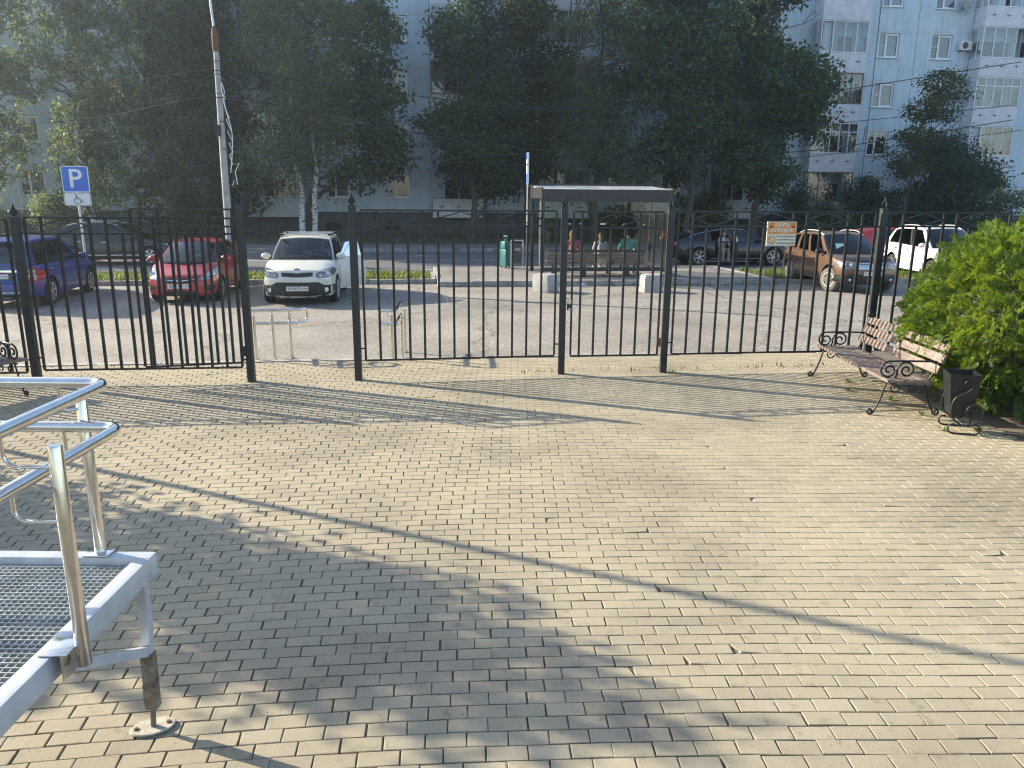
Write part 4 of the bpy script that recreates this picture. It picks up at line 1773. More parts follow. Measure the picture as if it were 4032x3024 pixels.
    # roof bars
    if g('rails'):
        for s in (1, -1):
            m = MB()
            pts = []
            for k in range(11):
                u = g('rail_u', (.08, .85))
                uu = u[0] + (u[1] - u[0]) * k / 10
                p = Tp(uu)
                lift = .055 * min(1, 4 * min(k, 10 - k) / 10 + .05)
                pts.append(Vector((p.x, s * (p.y - .03), p.z + lift + .01)))
            m.tube(pts, .017, 8)
            for k in (0, 10):
                m.box(tuple(pts[k] - Vector((0, 0, .012))), (.14, .035, .035), b=.01)
            m.build('roof_rail', MT[g('rails')], T, 50)
    if g('antenna'):
        p = roof(g('antenna'), .5)
        m = MB()
        m.tube([p, p + Vector((-.05, 0, .06)), p + Vector((-.22, 0, .30))], [.012, .005, .003], 6)
        m.build('antenna', MT['black'], T)
    sp['extra'](dict(T=T, patch=patch, circle=circle, hit=hit, plate=plate, strip=strip, SV=SV, Tp=Tp, B=B, screen=screen, roof=roof, sp=sp, x0=x0, x1=x1, hw=hw, zt=zt, zr=zr, bvh=bvh))
    return T


def disc_lamp(c, axis, y, z, r, mats, nm='fog_lamp', depth=.03):
    h = c['hit'](axis, y, z)
    s = 1 if axis == '+x' else -1
    M = Matrix.Translation(h) @ Matrix.Rotation(R(90 * s), 4, 'Y')
    m = MB()
    m.lathe([(0, -.03), (r * 1.22, -.03), (r * 1.22, depth * .8), (r * 1.02, depth), (r, depth * .6)], 20, 0, M)
    m.lathe([(0, depth * .55), (r, depth * .55), (r * .6, depth * .75), (0, depth * .85)], 20, 1, M)
    return m.build(nm, mats, c['T'], 40)


HL_BEZEL = dull('grey_lamp_housing', (.16, .16, .165), .25, .3, .2, 20, 0, coat=1.0)


def headlight(c, poly, bez=.05, lens=((.0, .0, .06),), clear=True, mat=None):
    """lamp: glossy housing patch with projector rings"""
    for sgn in (1, -1):
        pl = [(y * sgn, z) for y, z in poly]
        h = c['patch']('headlight', pl, '+x', mat or HL_BEZEL, .006, .02, None, .035)
        m = MB()
        for (y, z, r) in lens:
            p = c['hit']('+x', y * sgn, z)
            M = Matrix.Translation(p + Vector((.004, 0, 0))) @ Matrix.Rotation(R(90), 4, 'Y') @ Matrix.Rotation(R(14 * sgn), 4, 'X')
            m.lathe([(r * 1.05, -.03), (r * 1.1, .012), (r * .92, .012), (r * .85, 0)], 20, 0, M)
            m.lathe([(r * .85, .0), (r * .5, .012), (0, .018)], 20, 0, M)
        m.build('reflector', MT['lamp'], h, 40)


# ---- white city crossover with open driver's door
white = paint('cream_white_paint', (.66, .645, .56))
def x_soul(c):
    P, T, hw, x1 = c['patch'], c['T'], c['hw'], c['x1']
    P('lower_grille', [(-.84, .50), (-.62, .50), (-.50, .575), (.50, .575), (.62, .50), (.84, .50), (.86, .40), (.80, .30), (.56, .235), (-.56, .235), (-.80, .30), (-.86, .40)], '+x', MT['black'], .007, .02)
    P('bumper_lip', [(-.84, .28), (-.54, .245), (.54, .245), (.84, .28), (.80, .18), (-.80, .18)], '+x', MT['black'], .010, .02)
    P('skid_plate', [(-.55, .245), (.55, .245), (.53, .19), (.36, .185), (.30, .20), (.18, .20), (.12, .185), (-.12, .185), (-.18, .20), (-.30, .20), (-.36, .185), (-.53, .19)], '+x', MT['galv'], .022, .03)
    gr = P('grille', [(-.37, .805), (-.15, .80), (0, .785), (.15, .80), (.37, .805), (.365, .715), (.12, .695), (-.12, .695), (-.365, .715)], '+x', MT['trim'], .012, .02)
    P('grille_inset', [(-.345, .790), (-.14, .785), (0, .772), (.14, .785), (.345, .790), (.34, .728), (.11, .71), (-.11, .71), (-.34, .728)], '+x', MT['black'], .015, .02, gr)
    headlight(c, [(.43, .77), (.56, .85), (.80, .895), (.85, .85), (.82, .72), (.72, .655), (.50, .66), (.44, .70)], lens=((.70, .765, .062), (.54, .735, .035)))
    P('headlight_rim', [(.50, .648), (.72, .645), (.835, .72), (.865, .85), (.855, .86), (.825, .725), (.715, .655), (.50, .658)], '+x', MT['chrome'], .009, .015, None, .04, True)
    for s in (1, -1):
        disc_lamp(c, '+x', s * .665, .385, .066, [MT['black'], MT['lamp']])
    e = c['hit']('+x', 0, .865)
    M = Matrix.Translation(e + Vector((.006, 0, .0))) @ Matrix.Rotation(R(90), 4, 'Z') @ Matrix.Rotation(R(70), 4, 'X')
    m = MB()
    m.lathe([(0, -.01), (.075, -.01), (.075, .006), (.068, .008), (0, .008)], 28, 0, M @ Matrix.Diagonal((1, .52, 1, 1)))
    m.lathe([(0, .0), (.067, .0), (.067, .009), (0, .0092)], 28, 1, M @ Matrix.Diagonal((1, .50, 1, 1)))
    em = m.build('emblem', [MT['chrome'], MT['ink']], T, 40)
    text_obj('KIA', .05, M @ Matrix.Translation((0, 0, .0095)), MT['chrome'], 'lettering', em, .001, .001, width=.095)
    c['plate']('+x', 0, .425, [('K750СУ', -.062, .088, .33), ('750', .19, .062, .105)])
    # cross bars on the roof
    for u in (.14, .52):
        a, b = c['Tp'](u), c['Tp'](u)
        m = MB()
        m.tube([Vector((a.x, -a.y - .01, a.z + .075)), Vector((a.x, a.y + .01, a.z + .075))], .018, 10, 0)
        for s in (1, -1):
            m.box((a.x, s * (a.y - .02), a.z + .06), (.07, .14, .055), 1, b=.015)
        m.build('cross_bar', [MT['galv'], MT['black']], T, 40)
    # driver's door standing open
    dr = bpy.data.objects.new('open_door', None)
    COL.objects.link(dr)
    dr.parent = T
    dr.location = (.66, hw - .03, 0)
    dr.rotation_euler = (0, 0, R(-33))
    m = MB()
    def skin(u, v, o=0.):
        z = .26 + v * .80
        y = .02 + .035 * math.sin(math.pi * min(1, v * 1.1)) - .05 * v ** 3
        return Vector((-1.08 * u, y - o, z))
    m.grid(lambda u, v: skin(u, v), 10, 10, 0)
    m.grid(lambda u, v: skin(u, v, .09), 10, 10, 1)
    for a in (0, 1):
        m.grid(lambda u, v: skin(a, u, .09 * v), 10, 1, 0)
        m.grid(lambda u, v: skin(u, a, .09 * v), 10, 1, 0)
    m.build('door_panel', [c['sp']['paint'], MT['interior']], dr, 40)
    m = MB()
    fr = bend([Vector((-.02, -.04, 1.05)), Vector((-.46, -.16, 1.45)), Vector((-1.05, -.16, 1.47)), Vector((-1.07, -.03, 1.05))], .08, 5)
    m.tube(fr, .028, 8)
    m.build('window_frame', MT['black'], dr, 50)
    m = MB()
    m.add([Vector((-.06, -.04, 1.05)), Vector((-.46, -.15, 1.44)), Vector((-1.04, -.15, 1.45)), Vector((-1.06, -.04, 1.05))], [(0, 1, 2, 3)])
    m.build('door_glass', MT['glass_car'], dr)


kia = car('city_crossover', 'cream white boxy crossover with open door and roof bars, driver inside', ST(-2.76, 21.18, -.02), ANG + R(-90), dict(
    wb=2.57, fo=.84, ro=.74, W=1.80, H=1.60, paint=white, glass=MT['glass_car'], glass_front=glass('clear_windscreen', (.62, .66, .67), 1.2), r=.325, rim_r=.225, spokes=5, rim='rim', rim_kind='twin', steer=R(-3),
    top=[(-2.03, 1.02), (-1.6, 1.08), (-.4, 1.06), (.6, 1.03), (.95, 1.02), (1.3, .985), (1.75, .90), (2.15, .82)],
    roof=[(-1.75, 1.50), (-1.0, 1.555), (-.2, 1.56), (.38, 1.50)], cab=(.98, -1.86, .30, -1.72), kb=.90, kt=.735, rnar=.06,
    wins=[(.07, .40), (.44, .70), (.74, .90)], nose=[(.1, -.10), (.25, -.02), (.4, 0), (.6, -.01), (.78, -.05), (.9, -.12), (1.1, -.34)], bowf=.30, bowb=.16, bowt=.09,
    seams=[(.70, .25, .72, 1.0), (-.36, .25, -.36, 1.02), (-1.15, .62, -1.1, 1.05)], handles=[(-.22, .92), (-1.0, .94)], mir_s=.09, rails='galv',
    openings=[((.12, .75, .66), (1.0, .42, .72))], no_glass=[(1, 0)], extra=x_soul))

# ---- red hatchback facing the camera
redp = paint('red_metallic_paint', (.40, .035, .032), .25)
def x_red(c):
    P, T = c['patch'], c['T']
    gr = P('grille', [(-.40, .61), (-.2, .635), (.2, .635), (.40, .61), (.34, .545), (.0, .52), (-.34, .545)], '+x', MT['black'], .008, .02)
    P('grille_bar', [(-.42, .605), (-.12, .588), (.12, .588), (.42, .605), (.12, .565), (-.12, .565)], '+x', MT['chrome'], .016, .02, gr)
    e = c['hit']('+x', 0, .585)
    M = Matrix.Translation(e + Vector((.016, 0, 0))) @ Matrix.Rotation(R(90), 4, 'Z') @ Matrix.Rotation(R(82), 4, 'X')
    m = MB()
    m.tube([M @ Vector((.085 * math.cos(a), .045 * math.sin(a), 0)) for a in np.linspace(0, math.tau, 24, endpoint=False)], .007, 6, closed=True)
    m.bar(M @ Vector((-.045, -.027, 0)), M @ Vector((-.025, .03, 0)), .011, .008)
    m.bar(M @ Vector((.025, -.03, 0)), M @ Vector((.045, .027, 0)), .011, .008)
    m.bar(M @ Vector((-.033, -.004, 0)), M @ Vector((.033, .004, 0)), .010, .008)
    m.build('emblem', MT['chrome'], T, 50)
    P('lower_grille', [(-.40, .335), (.40, .335), (.36, .22), (.28, .195), (-.28, .195), (-.36, .22)], '+x', MT['black'], .007, .02)
    P('fog_recess', [(.56, .42), (.74, .47), (.78, .40), (.72, .31), (.62, .33)], '+x', MT['black'], .006, .02, None, .04, True)
    headlight(c, [(.44, .615), (.56, .70), (.70, .80), (.80, .88), (.83, .80), (.80, .67), (.70, .60), (.55, .585)], lens=((.71, .70, .068),), mat=dull('clear_lamp_housing', (.40, .41, .42), .2, .5, .3, 20, 0, coat=1.0))
    c['plate']('+x', 0, .445, [('041', -.12, .085, .17), ('ОВ', .045, .06, .10), ('197', .19, .062, .105)])
    P('hood_crease', [(1.0, .30), (1.0, .315), (1.75, .215), (1.75, .20)], '+z', c['sp']['paint'], .006, .01, None, .1, True)


car('hatchback', 'red hatchback facing the yard behind the open gate leaf', ST(-5.66, 21.65, -.02), ANG + R(-89), dict(
    wb=2.57, fo=.84, ro=.72, W=1.70, H=1.47, paint=redp, glass=MT['glass_car'], r=.30, rim_r=.19, spokes=7, rim_kind='spoke', rim='rim',
    top=[(-2.0, .96), (-1.4, .97), (-.4, .95), (.5, .93), (.95, .955), (1.4, .88), (1.8, .77), (2.13, .66)],
    roof=[(-1.5, 1.30), (-.9, 1.40), (-.1, 1.43), (.35, 1.37)], cab=(1.16, -1.90, .22, -1.42), kb=.89, kt=.69,
    wins=[(.09, .42), (.46, .76)], nose=[(.1, -.08), (.25, 0), (.45, 0), (.6, -.03), (.75, -.14), (.9, -.32), (1.1, -.45)], bowf=.34,
    seams=[(.72, .24, .78, .92), (-.30, .24, -.28, .94), (-1.0, .5, -1.15, .95)], handles=[(-.15, .84), (-1.05, .86)], extra=x_red))

# ---- blue estate seen from behind
bluep = paint('deep_blue_paint', (.035, .065, .26), .2)
def x_blue(c):
    P, T = c['patch'], c['T']
    P('plate_recess', [(-.42, .83), (.42, .83), (.38, .68), (-.38, .68)], '-x', MT['trim'], .004, .02)
    P('chrome_strip', [(-.46, .895), (.46, .895), (.46, .845), (-.46, .845)], '-x', MT['chrome'], .016, .02)
    m = MB()
    e = c['hit']('-x', 0, .905)
    M = Matrix.Translation(e + Vector((-.018, 0, 0))) @ Matrix.Rotation(R(-90), 4, 'Y')
    m.lathe([(0, -.01), (.058, -.01), (.058, .006), (.046, .010), (0, .006)], 22, 0, M @ Matrix.Diagonal((.75, 1, 1, 1)))
    m.build('emblem', MT['chrome'], T, 40)
    c['plate']('-x', 0, .755, [('У131', -.11, .085, .21), ('ВА', .055, .06, .10), ('50', .19, .062, .07)])
    for s in (1, -1):
        h = P('tail_light', [(s * y, z) for y, z in ((.62, .93), (.76, .955), (.83, .93), (.845, .75), (.82, .645), (.70, .62), (.60, .62), (.635, .70))], '-x', MT['red_lamp'], .012, .03, None, .04)
        for z, r_ in ((.86, .062), (.725, .075)):
            p = c['hit']('-x', s * .735, z)
            M = Matrix.Translation(p + Vector((-.014, 0, 0))) @ Matrix.Rotation(R(-90), 4, 'Y') @ Matrix.Rotation(R(-12 * s), 4, 'X')
            m = MB()
            m.lathe([(r_ * .78, -.02), (r_, .0), (r_, .012), (r_ * .82, .014), (r_ * .78, .008)], 22, 0, M)
            m.lathe([(0, .008), (r_ * .8, .008), (r_ * .4, .016), (0, .018)], 22, 1, M)
            m.build('round_lens', [MT['lamp'], dull('smoked_lens', (.20, .16, .15), .2, .2, .3, 30, 0, coat=1)], h, 40)
    P('bumper_seam', [(-.86, .605), (.86, .605), (.86, .590), (-.86, .590)], '-x', MT['black'], .003, .01)
    P('bumper_strip', [(-.60, .40), (.60, .40), (.60, .375), (-.60, .375)], '-x', MT['galv'], .01, .02)
    # spoiler over the tailgate
    m = MB()
    p = c['Tp'](1)
    m.box((p.x - .10, 0, p.z + .035), (.26, p.y * 1.96, .035), M=Matrix.Identity(4), b=.012)
    m.build('spoiler', c['sp']['paint'], T, 40)
    m = MB()
    m.box((c['x0'] + .35, -.0, .245), (.55, .5, .12), b=.04)
    m.tube([(c['x0'] + .03, -.5, .27), (c['x0'] + .4, -.5, .27)], .035, 12)
    m.build('exhaust', MT['trim'], T, 40)


car('estate_car', 'deep blue estate car seen from behind, left of the disabled parking sign', ST(-9.50, 21.02, -.02), ANG + R(92), dict(
    wb=2.525, fo=.92, ro=.82, W=1.735, H=1.59, paint=bluep, glass=MT['glass_car'], r=.325, rim_r=.215, spokes=6, rim_kind='twin',
    top=[(-2.1, .98), (-1.5, .98), (-.4, .96), (.6, .945), (1.0, .96), (1.5, .90), (1.9, .82), (2.18, .72)],
    roof=[(-1.9, 1.50), (-1.1, 1.56), (-.2, 1.56), (.3, 1.50)], cab=(1.05, -2.0, .22, -1.82), kb=.90, kt=.70,
    wins=[(.08, .38), (.42, .66), (.70, .92)], rwin=(.08, .88), rwy=.90, bowr=.10,
    tail=[(.1, -.03), (.35, .02), (.6, .02), (.66, -.04), (.9, -.05), (1.2, -.1)],
    seams=[(.66, .24, .70, .94), (-.36, .24, -.34, .96), (-1.05, .62, -1.15, .97)], handles=[(-.22, .86), (-1.1, .87)], handle_mat=MT['chrome'], rails=None, extra=x_blue))

# ---- dark crossover on the road at the left
darkp = paint('charcoal_paint', (.028, .026, .030), .3)
def x_dark(c):
    P, T = c['patch'], c['T']
    P('tail_light', [(.58, 1.02), (.74, 1.03), (.80, .92), (.76, .80), (.66, .84)], '-x', MT['red_lamp'], .01, .02, None, .05, True)
    P('side_trim', [(-1.30, .40), (1.0, .40), (1.0, .355), (-1.30, .355)], '+y', MT['galv'], .012, .02, None, .1, True)
    P('sill_cladding', [(-1.32, .33), (1.02, .33), (1.02, .215), (-1.32, .215)], '+y', MT['black'], .006, .02, None, .12, True)
    headlight(c, [(.46, .72), (.62, .80), (.80, .86), (.83, .78), (.74, .68), (.55, .66)], lens=((.68, .75, .055),))
    P('grille', [(-.42, .76), (.42, .76), (.36, .60), (-.36, .60)], '+x', MT['black'], .008, .02)
    P('number_plate_panel', [(-.26, .50), (.26, .50), (.26, .39), (-.26, .39)], '+x', MT['plate'], .014, .02)


car('crossover', 'charcoal crossover on the road behind the blue car and parking sign', ST(-11.10, 31.5, -.025), ANG, dict(
    wb=2.75, fo=.92, ro=.86, W=1.84, H=1.56, paint=darkp, glass=MT['glass_dark'], r=.335, rim_r=.235, spokes=7, rim_kind='wide',
    top=[(-2.2, 1.0), (-1.7, 1.02), (-.4, .97), (.5, .94), (1.0, .95), (1.5, .88), (1.9, .80), (2.28, .68)],
    roof=[(-1.75, 1.40), (-1.0, 1.50), (-.2, 1.51), (.35, 1.44)], cab=(1.10, -2.12, .25, -1.70), kb=.90, kt=.69,
    wins=[(.09, .40), (.44, .68), (.72, .90)], seams=[(.70, .30, .74, .93), (-.34, .30, -.32, .95), (-1.02, .6, -1.25, .98)], handles=[(-.2, .84), (-1.1, .86)], rails='galv', rail_u=(.06, .9), handle_mat=MT['chrome'], extra=x_dark))

# ---- black fastback saloon by the stop, rear door open
blackp = paint('black_blue_paint', (.004, .006, .014), .2, .16)
def x_gt(c):
    P, T, hw = c['patch'], c['T'], c['hw']
    P('tail_light', [(.52, .92), (.80, .93), (.86, .86), (.80, .82), (.55, .84)], '-x', MT['red_lamp'], .01, .02, None, .05, True)
    P('sill_trim', [(-1.1, .30), (1.1, .30), (1.1, .275), (-1.1, .275)], '-y', MT['galv'], .01, .02)
    headlight(c, [(.46, .70), (.62, .78), (.82, .82), (.85, .74), (.74, .66), (.55, .65)], lens=((.70, .72, .05),))
    P('grille', [(-.34, .74), (.34, .74), (.30, .50), (-.30, .50)], '+x', MT['black'], .008, .02)
    # bright window line
    for s in (1, -1):
        m = MB()
        m.tube([c['SV'](u, .915, s, -.006) for u in np.linspace(.04, .96, 24)], .012, 6)
        m.build('window_trim', MT['chrome'], T, 50)
    dr = bpy.data.objects.new('open_door', None)
    COL.objects.link(dr)
    dr.parent = T
    dr.location = (.02, -hw + .03, 0)
    dr.rotation_euler = (0, 0, R(66))
    m = MB()
    def skin(u, v, o=0.):
        z = .27 + v * .70
        y = -.02 - .035 * math.sin(math.pi * min(1, v * 1.1)) + .05 * v ** 3
        return Vector((-.98 * u, y + o, z))
    m.grid(lambda u, v: skin(u, v), 10, 10, 0)
    m.grid(lambda u, v: skin(u, v, .09), 10, 10, 1)
    for a in (0, 1):
        m.grid(lambda u, v: skin(a, u, .09 * v), 10, 1, 0)
        m.grid(lambda u, v: skin(u, a, .09 * v), 10, 1, 0)
    m.build('door_panel', [c['sp']['paint'], MT['interior']], dr, 40)
    m = MB()
    m.tube(bend([Vector((-.02, .04, .97)), Vector((-.06, .16, 1.36)), Vector((-.62, .17, 1.34)), Vector((-.97, .06, .98))], .08, 5), .026, 8)
    m.build('window_frame', MT['chrome'], dr, 50)
    m = MB()
    m.add([Vector((-.04, .05, .97)), Vector((-.08, .16, 1.35)), Vector((-.62, .17, 1.33)), Vector((-.95, .06, .98))], [(0, 1, 2, 3)])
    m.build('door_glass', MT['glass_dark'], dr)


gt = car('fastback_saloon', 'black fastback saloon at the stop with its rear door open', ST(12.80, 30.45, -.025), ANG, dict(
    wb=3.07, fo=.90, ro=1.10, W=1.90, H=1.54, paint=blackp, glass=MT['glass_dark'], r=.345, rim_r=.245, spokes=6, rim_kind='twin',
    top=[(-2.63, .96), (-2.1, .98), (-1.2, .955), (-.2, .93), (.8, .92), (1.2, .93), (1.7, .86), (2.1, .78), (2.43, .66)],
    roof=[(-2.05, 1.08), (-1.5, 1.28), (-.9, 1.41), (-.2, 1.48), (.35, 1.43)], cab=(1.30, -2.45, .35, -1.95), kb=.90, kt=.68, rnar=.12,
    wins=[(.09, .37), (.40, .62), (.66, .86)], seams=[(.86, .26, .92, .92), (-1.02, .5, -1.2, .95)], handles=[(.0, .82)], no_glass=[(-1, 1)],
    openings=[((-.47, -.80, .62), (.90, .5, .66))], extra=x_gt))

# ---- brown off-roader with steel rims
brownp = paint('copper_brown_paint', (.145, .082, .048), .4, .3)
def x_duster(c):
    P, T, hw = c['patch'], c['T'], c['hw']
    P('lower_bumper', [(-.86, .52), (-.5, .56), (.5, .56), (.86, .52), (.86, .30), (.70, .22), (-.70, .22), (-.86, .30)], '+x', MT['black'], .007, .02)
    gr = P('grille', [(-.42, .90), (.42, .90), (.37, .70), (-.37, .70)], '+x', MT['black'], .008, .02)
    for k in range(4):
        z = .88 - .05 * k
        P('grille_bar', [(-.41 + .008 * k, z), (.41 - .008 * k, z), (.405 - .008 * k, z - .022), (-.405 + .008 * k, z - .022)], '+x', MT['chrome'], .02, .02, gr)
    e = c['hit']('+x', 0, .83)
    m = MB()
    n_ = Vector((.03, 0, 0))
    for sg_ in (1, -1):
        m.bar(e + n_ + Vector((0, 0, .085 * 1)), e + n_ + Vector((0, .045 * sg_, 0)), .016)
        m.bar(e + n_ + Vector((0, .045 * sg_, 0)), e + n_ + Vector((0, 0, -.085)), .016)
    m.build('emblem', MT['chrome'], T, 40)
    headlight(c, [(.45, .90), (.62, .93), (.84, .90), (.87, .80), (.80, .715), (.60, .70), (.46, .74)], lens=((.73, .82, .065), (.57, .815, .05)))
    P('hood_deflector', [(-.62, .985), (.62, .985), (.70, .955), (.66, .925), (-.66, .925), (-.70, .955)], '+x', MT['black'], .03, .02)
    c['plate']('+x', 0, .58, [('Н', -.20, .07, .05), ('4', -.09, .085, .05), ('0', .21, .062, .035)])
    for s in (1, -1):
        disc_lamp(c, '+x', s * .60, .40, .04, [MT['black'], MT['lamp']])
    P('sill_cladding', [(-.98, .40), (.98, .40), (.98, .25), (-.98, .25)], '+y', MT['trim'], .008, .02, None, .12, True)
    m = MB()
    p = c['screen'](.25, -.55)
    m.add([p + Vector((-.05, -.12, 0)), p + Vector((-.05, .12, 0)), p + Vector((-.16, .12, .16)), p + Vector((-.16, -.12, .16))], [(0, 1, 2, 3)])
    m.build('paper_note', dull('pale_green_paper', (.50, .68, .58), .8, 0, .05, 8, 0), T)
    for s in (1, -1):
        m = MB()
        m.tube([c['SV'](u, .93, s, -.02) for u in np.linspace(.06, .40, 12)], .018, 6)
        m.build('rain_deflector', MT['black'], T, 50)


car('off_roader', 'copper brown off-roader with pale steel wheels behind the orange sign', ST(12.98, 22.48, -.02), ANG + R(-93), dict(
    wb=2.67, fo=.82, ro=.80, W=1.82, H=1.69, paint=brownp, glass=MT['glass_dark'], r=.345, rim_r=.215, spokes=5, rim='rim_white', rim_kind='steel', tyre='dusty_rubber', gap=.085, steer=R(16),
    top=[(-2.13, 1.03), (-1.6, 1.09), (-.4, 1.06), (.5, 1.03), (.95, 1.05), (1.4, 1.02), (1.8, .97), (2.15, .90)],
    roof=[(-1.75, 1.50), (-1.0, 1.60), (-.2, 1.62), (.30, 1.56)], cab=(1.05, -1.95, .25, -1.68), kb=.90, kt=.715, sill=.27, fbot=.28, rbot=.36,
    wins=[(.08, .38), (.43, .66), (.72, .90)], nose=[(.1, -.10), (.3, -.01), (.5, 0), (.7, -.02), (.85, -.05), (.98, -.12), (1.2, -.3)], bowf=.28,
    seams=[(.72, .32, .74, 1.0), (-.34, .32, -.32, 1.02), (-1.0, .7, -1.15, 1.05)], handles=[(-.2, .93), (-1.0, .95)], handle_mat=MT['chrome'], mirror_mat=MT['black'], rails='galv', rail_u=(.02, .8), antenna=.8, dark_pillar=False, extra=x_duster))

# ---- white off-roader behind the bush
silver = paint('pearl_white_paint', (.66, .66, .67), .1)
def x_suv(c):
    P, T = c['patch'], c['T']
    gr = P('grille', [(-.46, .92), (.46, .92), (.40, .62), (-.40, .62)], '+x', MT['black'], .008, .02)
    for k in range(3):
        z = .88 - .08 * k
        P('grille_bar', [(-.44, z), (.44, z), (.44, z - .03), (-.44, z - .03)], '+x', MT['chrome'], .02, .02, gr)
    headlight(c, [(.50, .90), (.68, .95), (.84, .94), (.87, .84), (.76, .77), (.55, .77)], lens=((.70, .86, .06),))
    P('lower_bumper', [(-.80, .45), (.80, .45), (.72, .25), (-.72, .25)], '+x', MT['trim'], .007, .02)
    P('number_plate_panel', [(-.26, .57), (.26, .57), (.26, .46), (-.26, .46)], '+x', MT['plate'], .016, .02)


car('family_suv', 'pearl white SUV parked behind the thuja bush beside the brown off-roader', ST(17.75, 24.45, -.02), ANG + R(-98), dict(
    wb=2.70, fo=.92, ro=.95, W=1.84, H=1.75, paint=silver, glass=MT['glass_dark'], r=.36, rim_r=.23, spokes=6, rim_kind='spoke', gap=.07,
    top=[(-2.3, 1.06), (-1.6, 1.12), (-.4, 1.08), (.5, 1.05), (1.0, 1.08), (1.5, 1.04), (1.9, .98), (2.27, .90)],
    roof=[(-1.95, 1.58), (-1.0, 1.70), (-.2, 1.71), (.32, 1.64)], cab=(1.12, -2.15, .25, -1.85), kb=.90, kt=.715, sill=.26, fbot=.26,
    wins=[(.08, .38), (.42, .66), (.70, .92)], seams=[(.74, .32, .76, 1.02), (-.34, .32, -.32, 1.05), (-1.02, .7, -1.2, 1.08)], handles=[(-.2, .95), (-1.1, .97)], handle_mat=MT['chrome'], rails='galv', extra=x_suv))

# ---- red car mostly hidden behind the white one
def x_red2(c):
    headlight(c, [(.44, .615), (.56, .70), (.70, .80), (.80, .86), (.83, .78), (.80, .67), (.70, .60), (.55, .585)], lens=((.71, .70, .06),))
    c['patch']('grille', [(-.40, .66), (.40, .66), (.34, .50), (-.34, .50)], '+x', MT['black'], .008, .02)


car('hatchback', 'bright red car almost hidden behind the white SUV and the bush', ST(20.1, 31.0, -.025), ANG, dict(
    wb=2.57, fo=.84, ro=.72, W=1.72, H=1.47, paint=paint('bright_red_paint', (.52, .03, .02)), glass=MT['glass_car'], r=.31, rim_r=.20, spokes=6, rim_kind='spoke',
    top=[(-2.0, .98), (-1.4, .99), (-.4, .97), (.5, .95), (.95, .975), (1.4, .92), (1.8, .83), (2.13, .72)],
    roof=[(-1.5, 1.30), (-.9, 1.40), (-.1, 1.43), (.35, 1.37)], cab=(1.16, -1.90, .22, -1.42), kb=.89, kt=.69,
    wins=[(.09, .42), (.46, .76)], seams=[(.72, .24, .78, .92), (-.30, .24, -.28, .94)], handles=[(-.15, .84), (-1.05, .86)], extra=x_red2))

# ------------------------------------------------------------------ block of flats. local: x along, y into the building
FT = 48.6
SILL, WH, WW, ST_H = 2.38, 1.45, 1.40, 2.95
BAYS = [-19.65, -2.5, 14.65, 31.8, 48.95]           # centres of the flat window bays, 7.6 wide
bl = thing('apartment_block', 'five storey pale blue panel apartment block behind the trees', 'building', ST(0, FT, 0), ANG)
wins = []
for bc in BAYS:
    for dx in (-1.78, 1.80):
        for k in range(5):
            wins.append((bc + dx, SILL + ST_H * k, k))
X0, X1, ZT = -24.6, 62.0, 16.1
# wall sheet with real openings
xs = sorted(set([X0, X1] + [round(w[0] + d * WW / 2, 4) for w in wins for d in (-1, 1)]))
zs = sorted(set([1.55, ZT] + [round(w[1] + d, 4) for w in wins for d in (0, WH)]))
holes = [(w[0] - WW / 2, w[0] + WW / 2, w[1], w[1] + WH) for w in wins]
m = MB()
for i in range(len(xs) - 1):
    for j in range(len(zs) - 1):
        cx, cz = (xs[i] + xs[i + 1]) / 2, (zs[j] + zs[j + 1]) / 2
        if any(h[0] < cx < h[1] and h[2] < cz < h[3] for h in holes):
            continue
        m.add([(xs[i], 0, zs[j]), (xs[i + 1], 0, zs[j]), (xs[i + 1], 0, zs[j + 1]), (xs[i], 0, zs[j + 1])], [(0, 1, 2, 3)])
for a, b, c, d in holes:
    for p, q in (((a, c), (b, c)), ((b, c), (b, d)), ((b, d), (a, d)), ((a, d), (a, c))):
        m.add([(p[0], 0, p[1]), (q[0], 0, q[1]), (q[0], .16, q[1]), (p[0], .16, p[1])], [(0, 1, 2, 3)])
m.add([(X0, 0, 1.55), (X0, 12, 1.55), (X0, 12, ZT), (X0, 0, ZT)], [(0, 1, 2, 3)])
m.add([(X1, 0, 1.55), (X1, 12, 1.55), (X1, 12, ZT), (X1, 0, ZT)], [(0, 1, 2, 3)])
m.add([(X0, 12, 0), (X1, 12, 0), (X1, 12, ZT), (X0, 12, ZT)], [(0, 1, 2, 3)])
m.build('wall', MT['facade'], bl, recalc=False)
m = MB()
m.box(((X0 + X1) / 2, 6.0, ZT + .10), (X1 - X0 + .6, 12.6, .2))
m.build('roof', MT['plinth'], bl)
m = MB()
m.box(((X0 + X1) / 2, .48, .77), (X1 - X0, 1.1, 1.56))
m.box(((X0 + X1) / 2, -.10, 1.56), (X1 - X0, .08, .05))
for bc in BAYS:
    for dx in (-2.2, 1.4):
        m.box((bc + dx, -.08, .72), (.9, .02, .42), 1)
m.build('plinth', [MT['plinth'], MT['void']], bl)
for bc in BAYS:
    for dx in (-3.79, 3.79, .05):
        m = MB()
        m.box((bc + dx, -.003, 8.85), (.018, .012, 14.5), 0)
        m.build('panel_joint', MT['trim'], bl)
m = MB()
m.tube([(BAYS[3] - 2.62, -.03, ZT), (BAYS[3] - 2.60, -.04, 8.0), (BAYS[3] - 2.66, -.03, 1.0)], .016, 6)
m.build('drop_cable', MT['black'], bl)


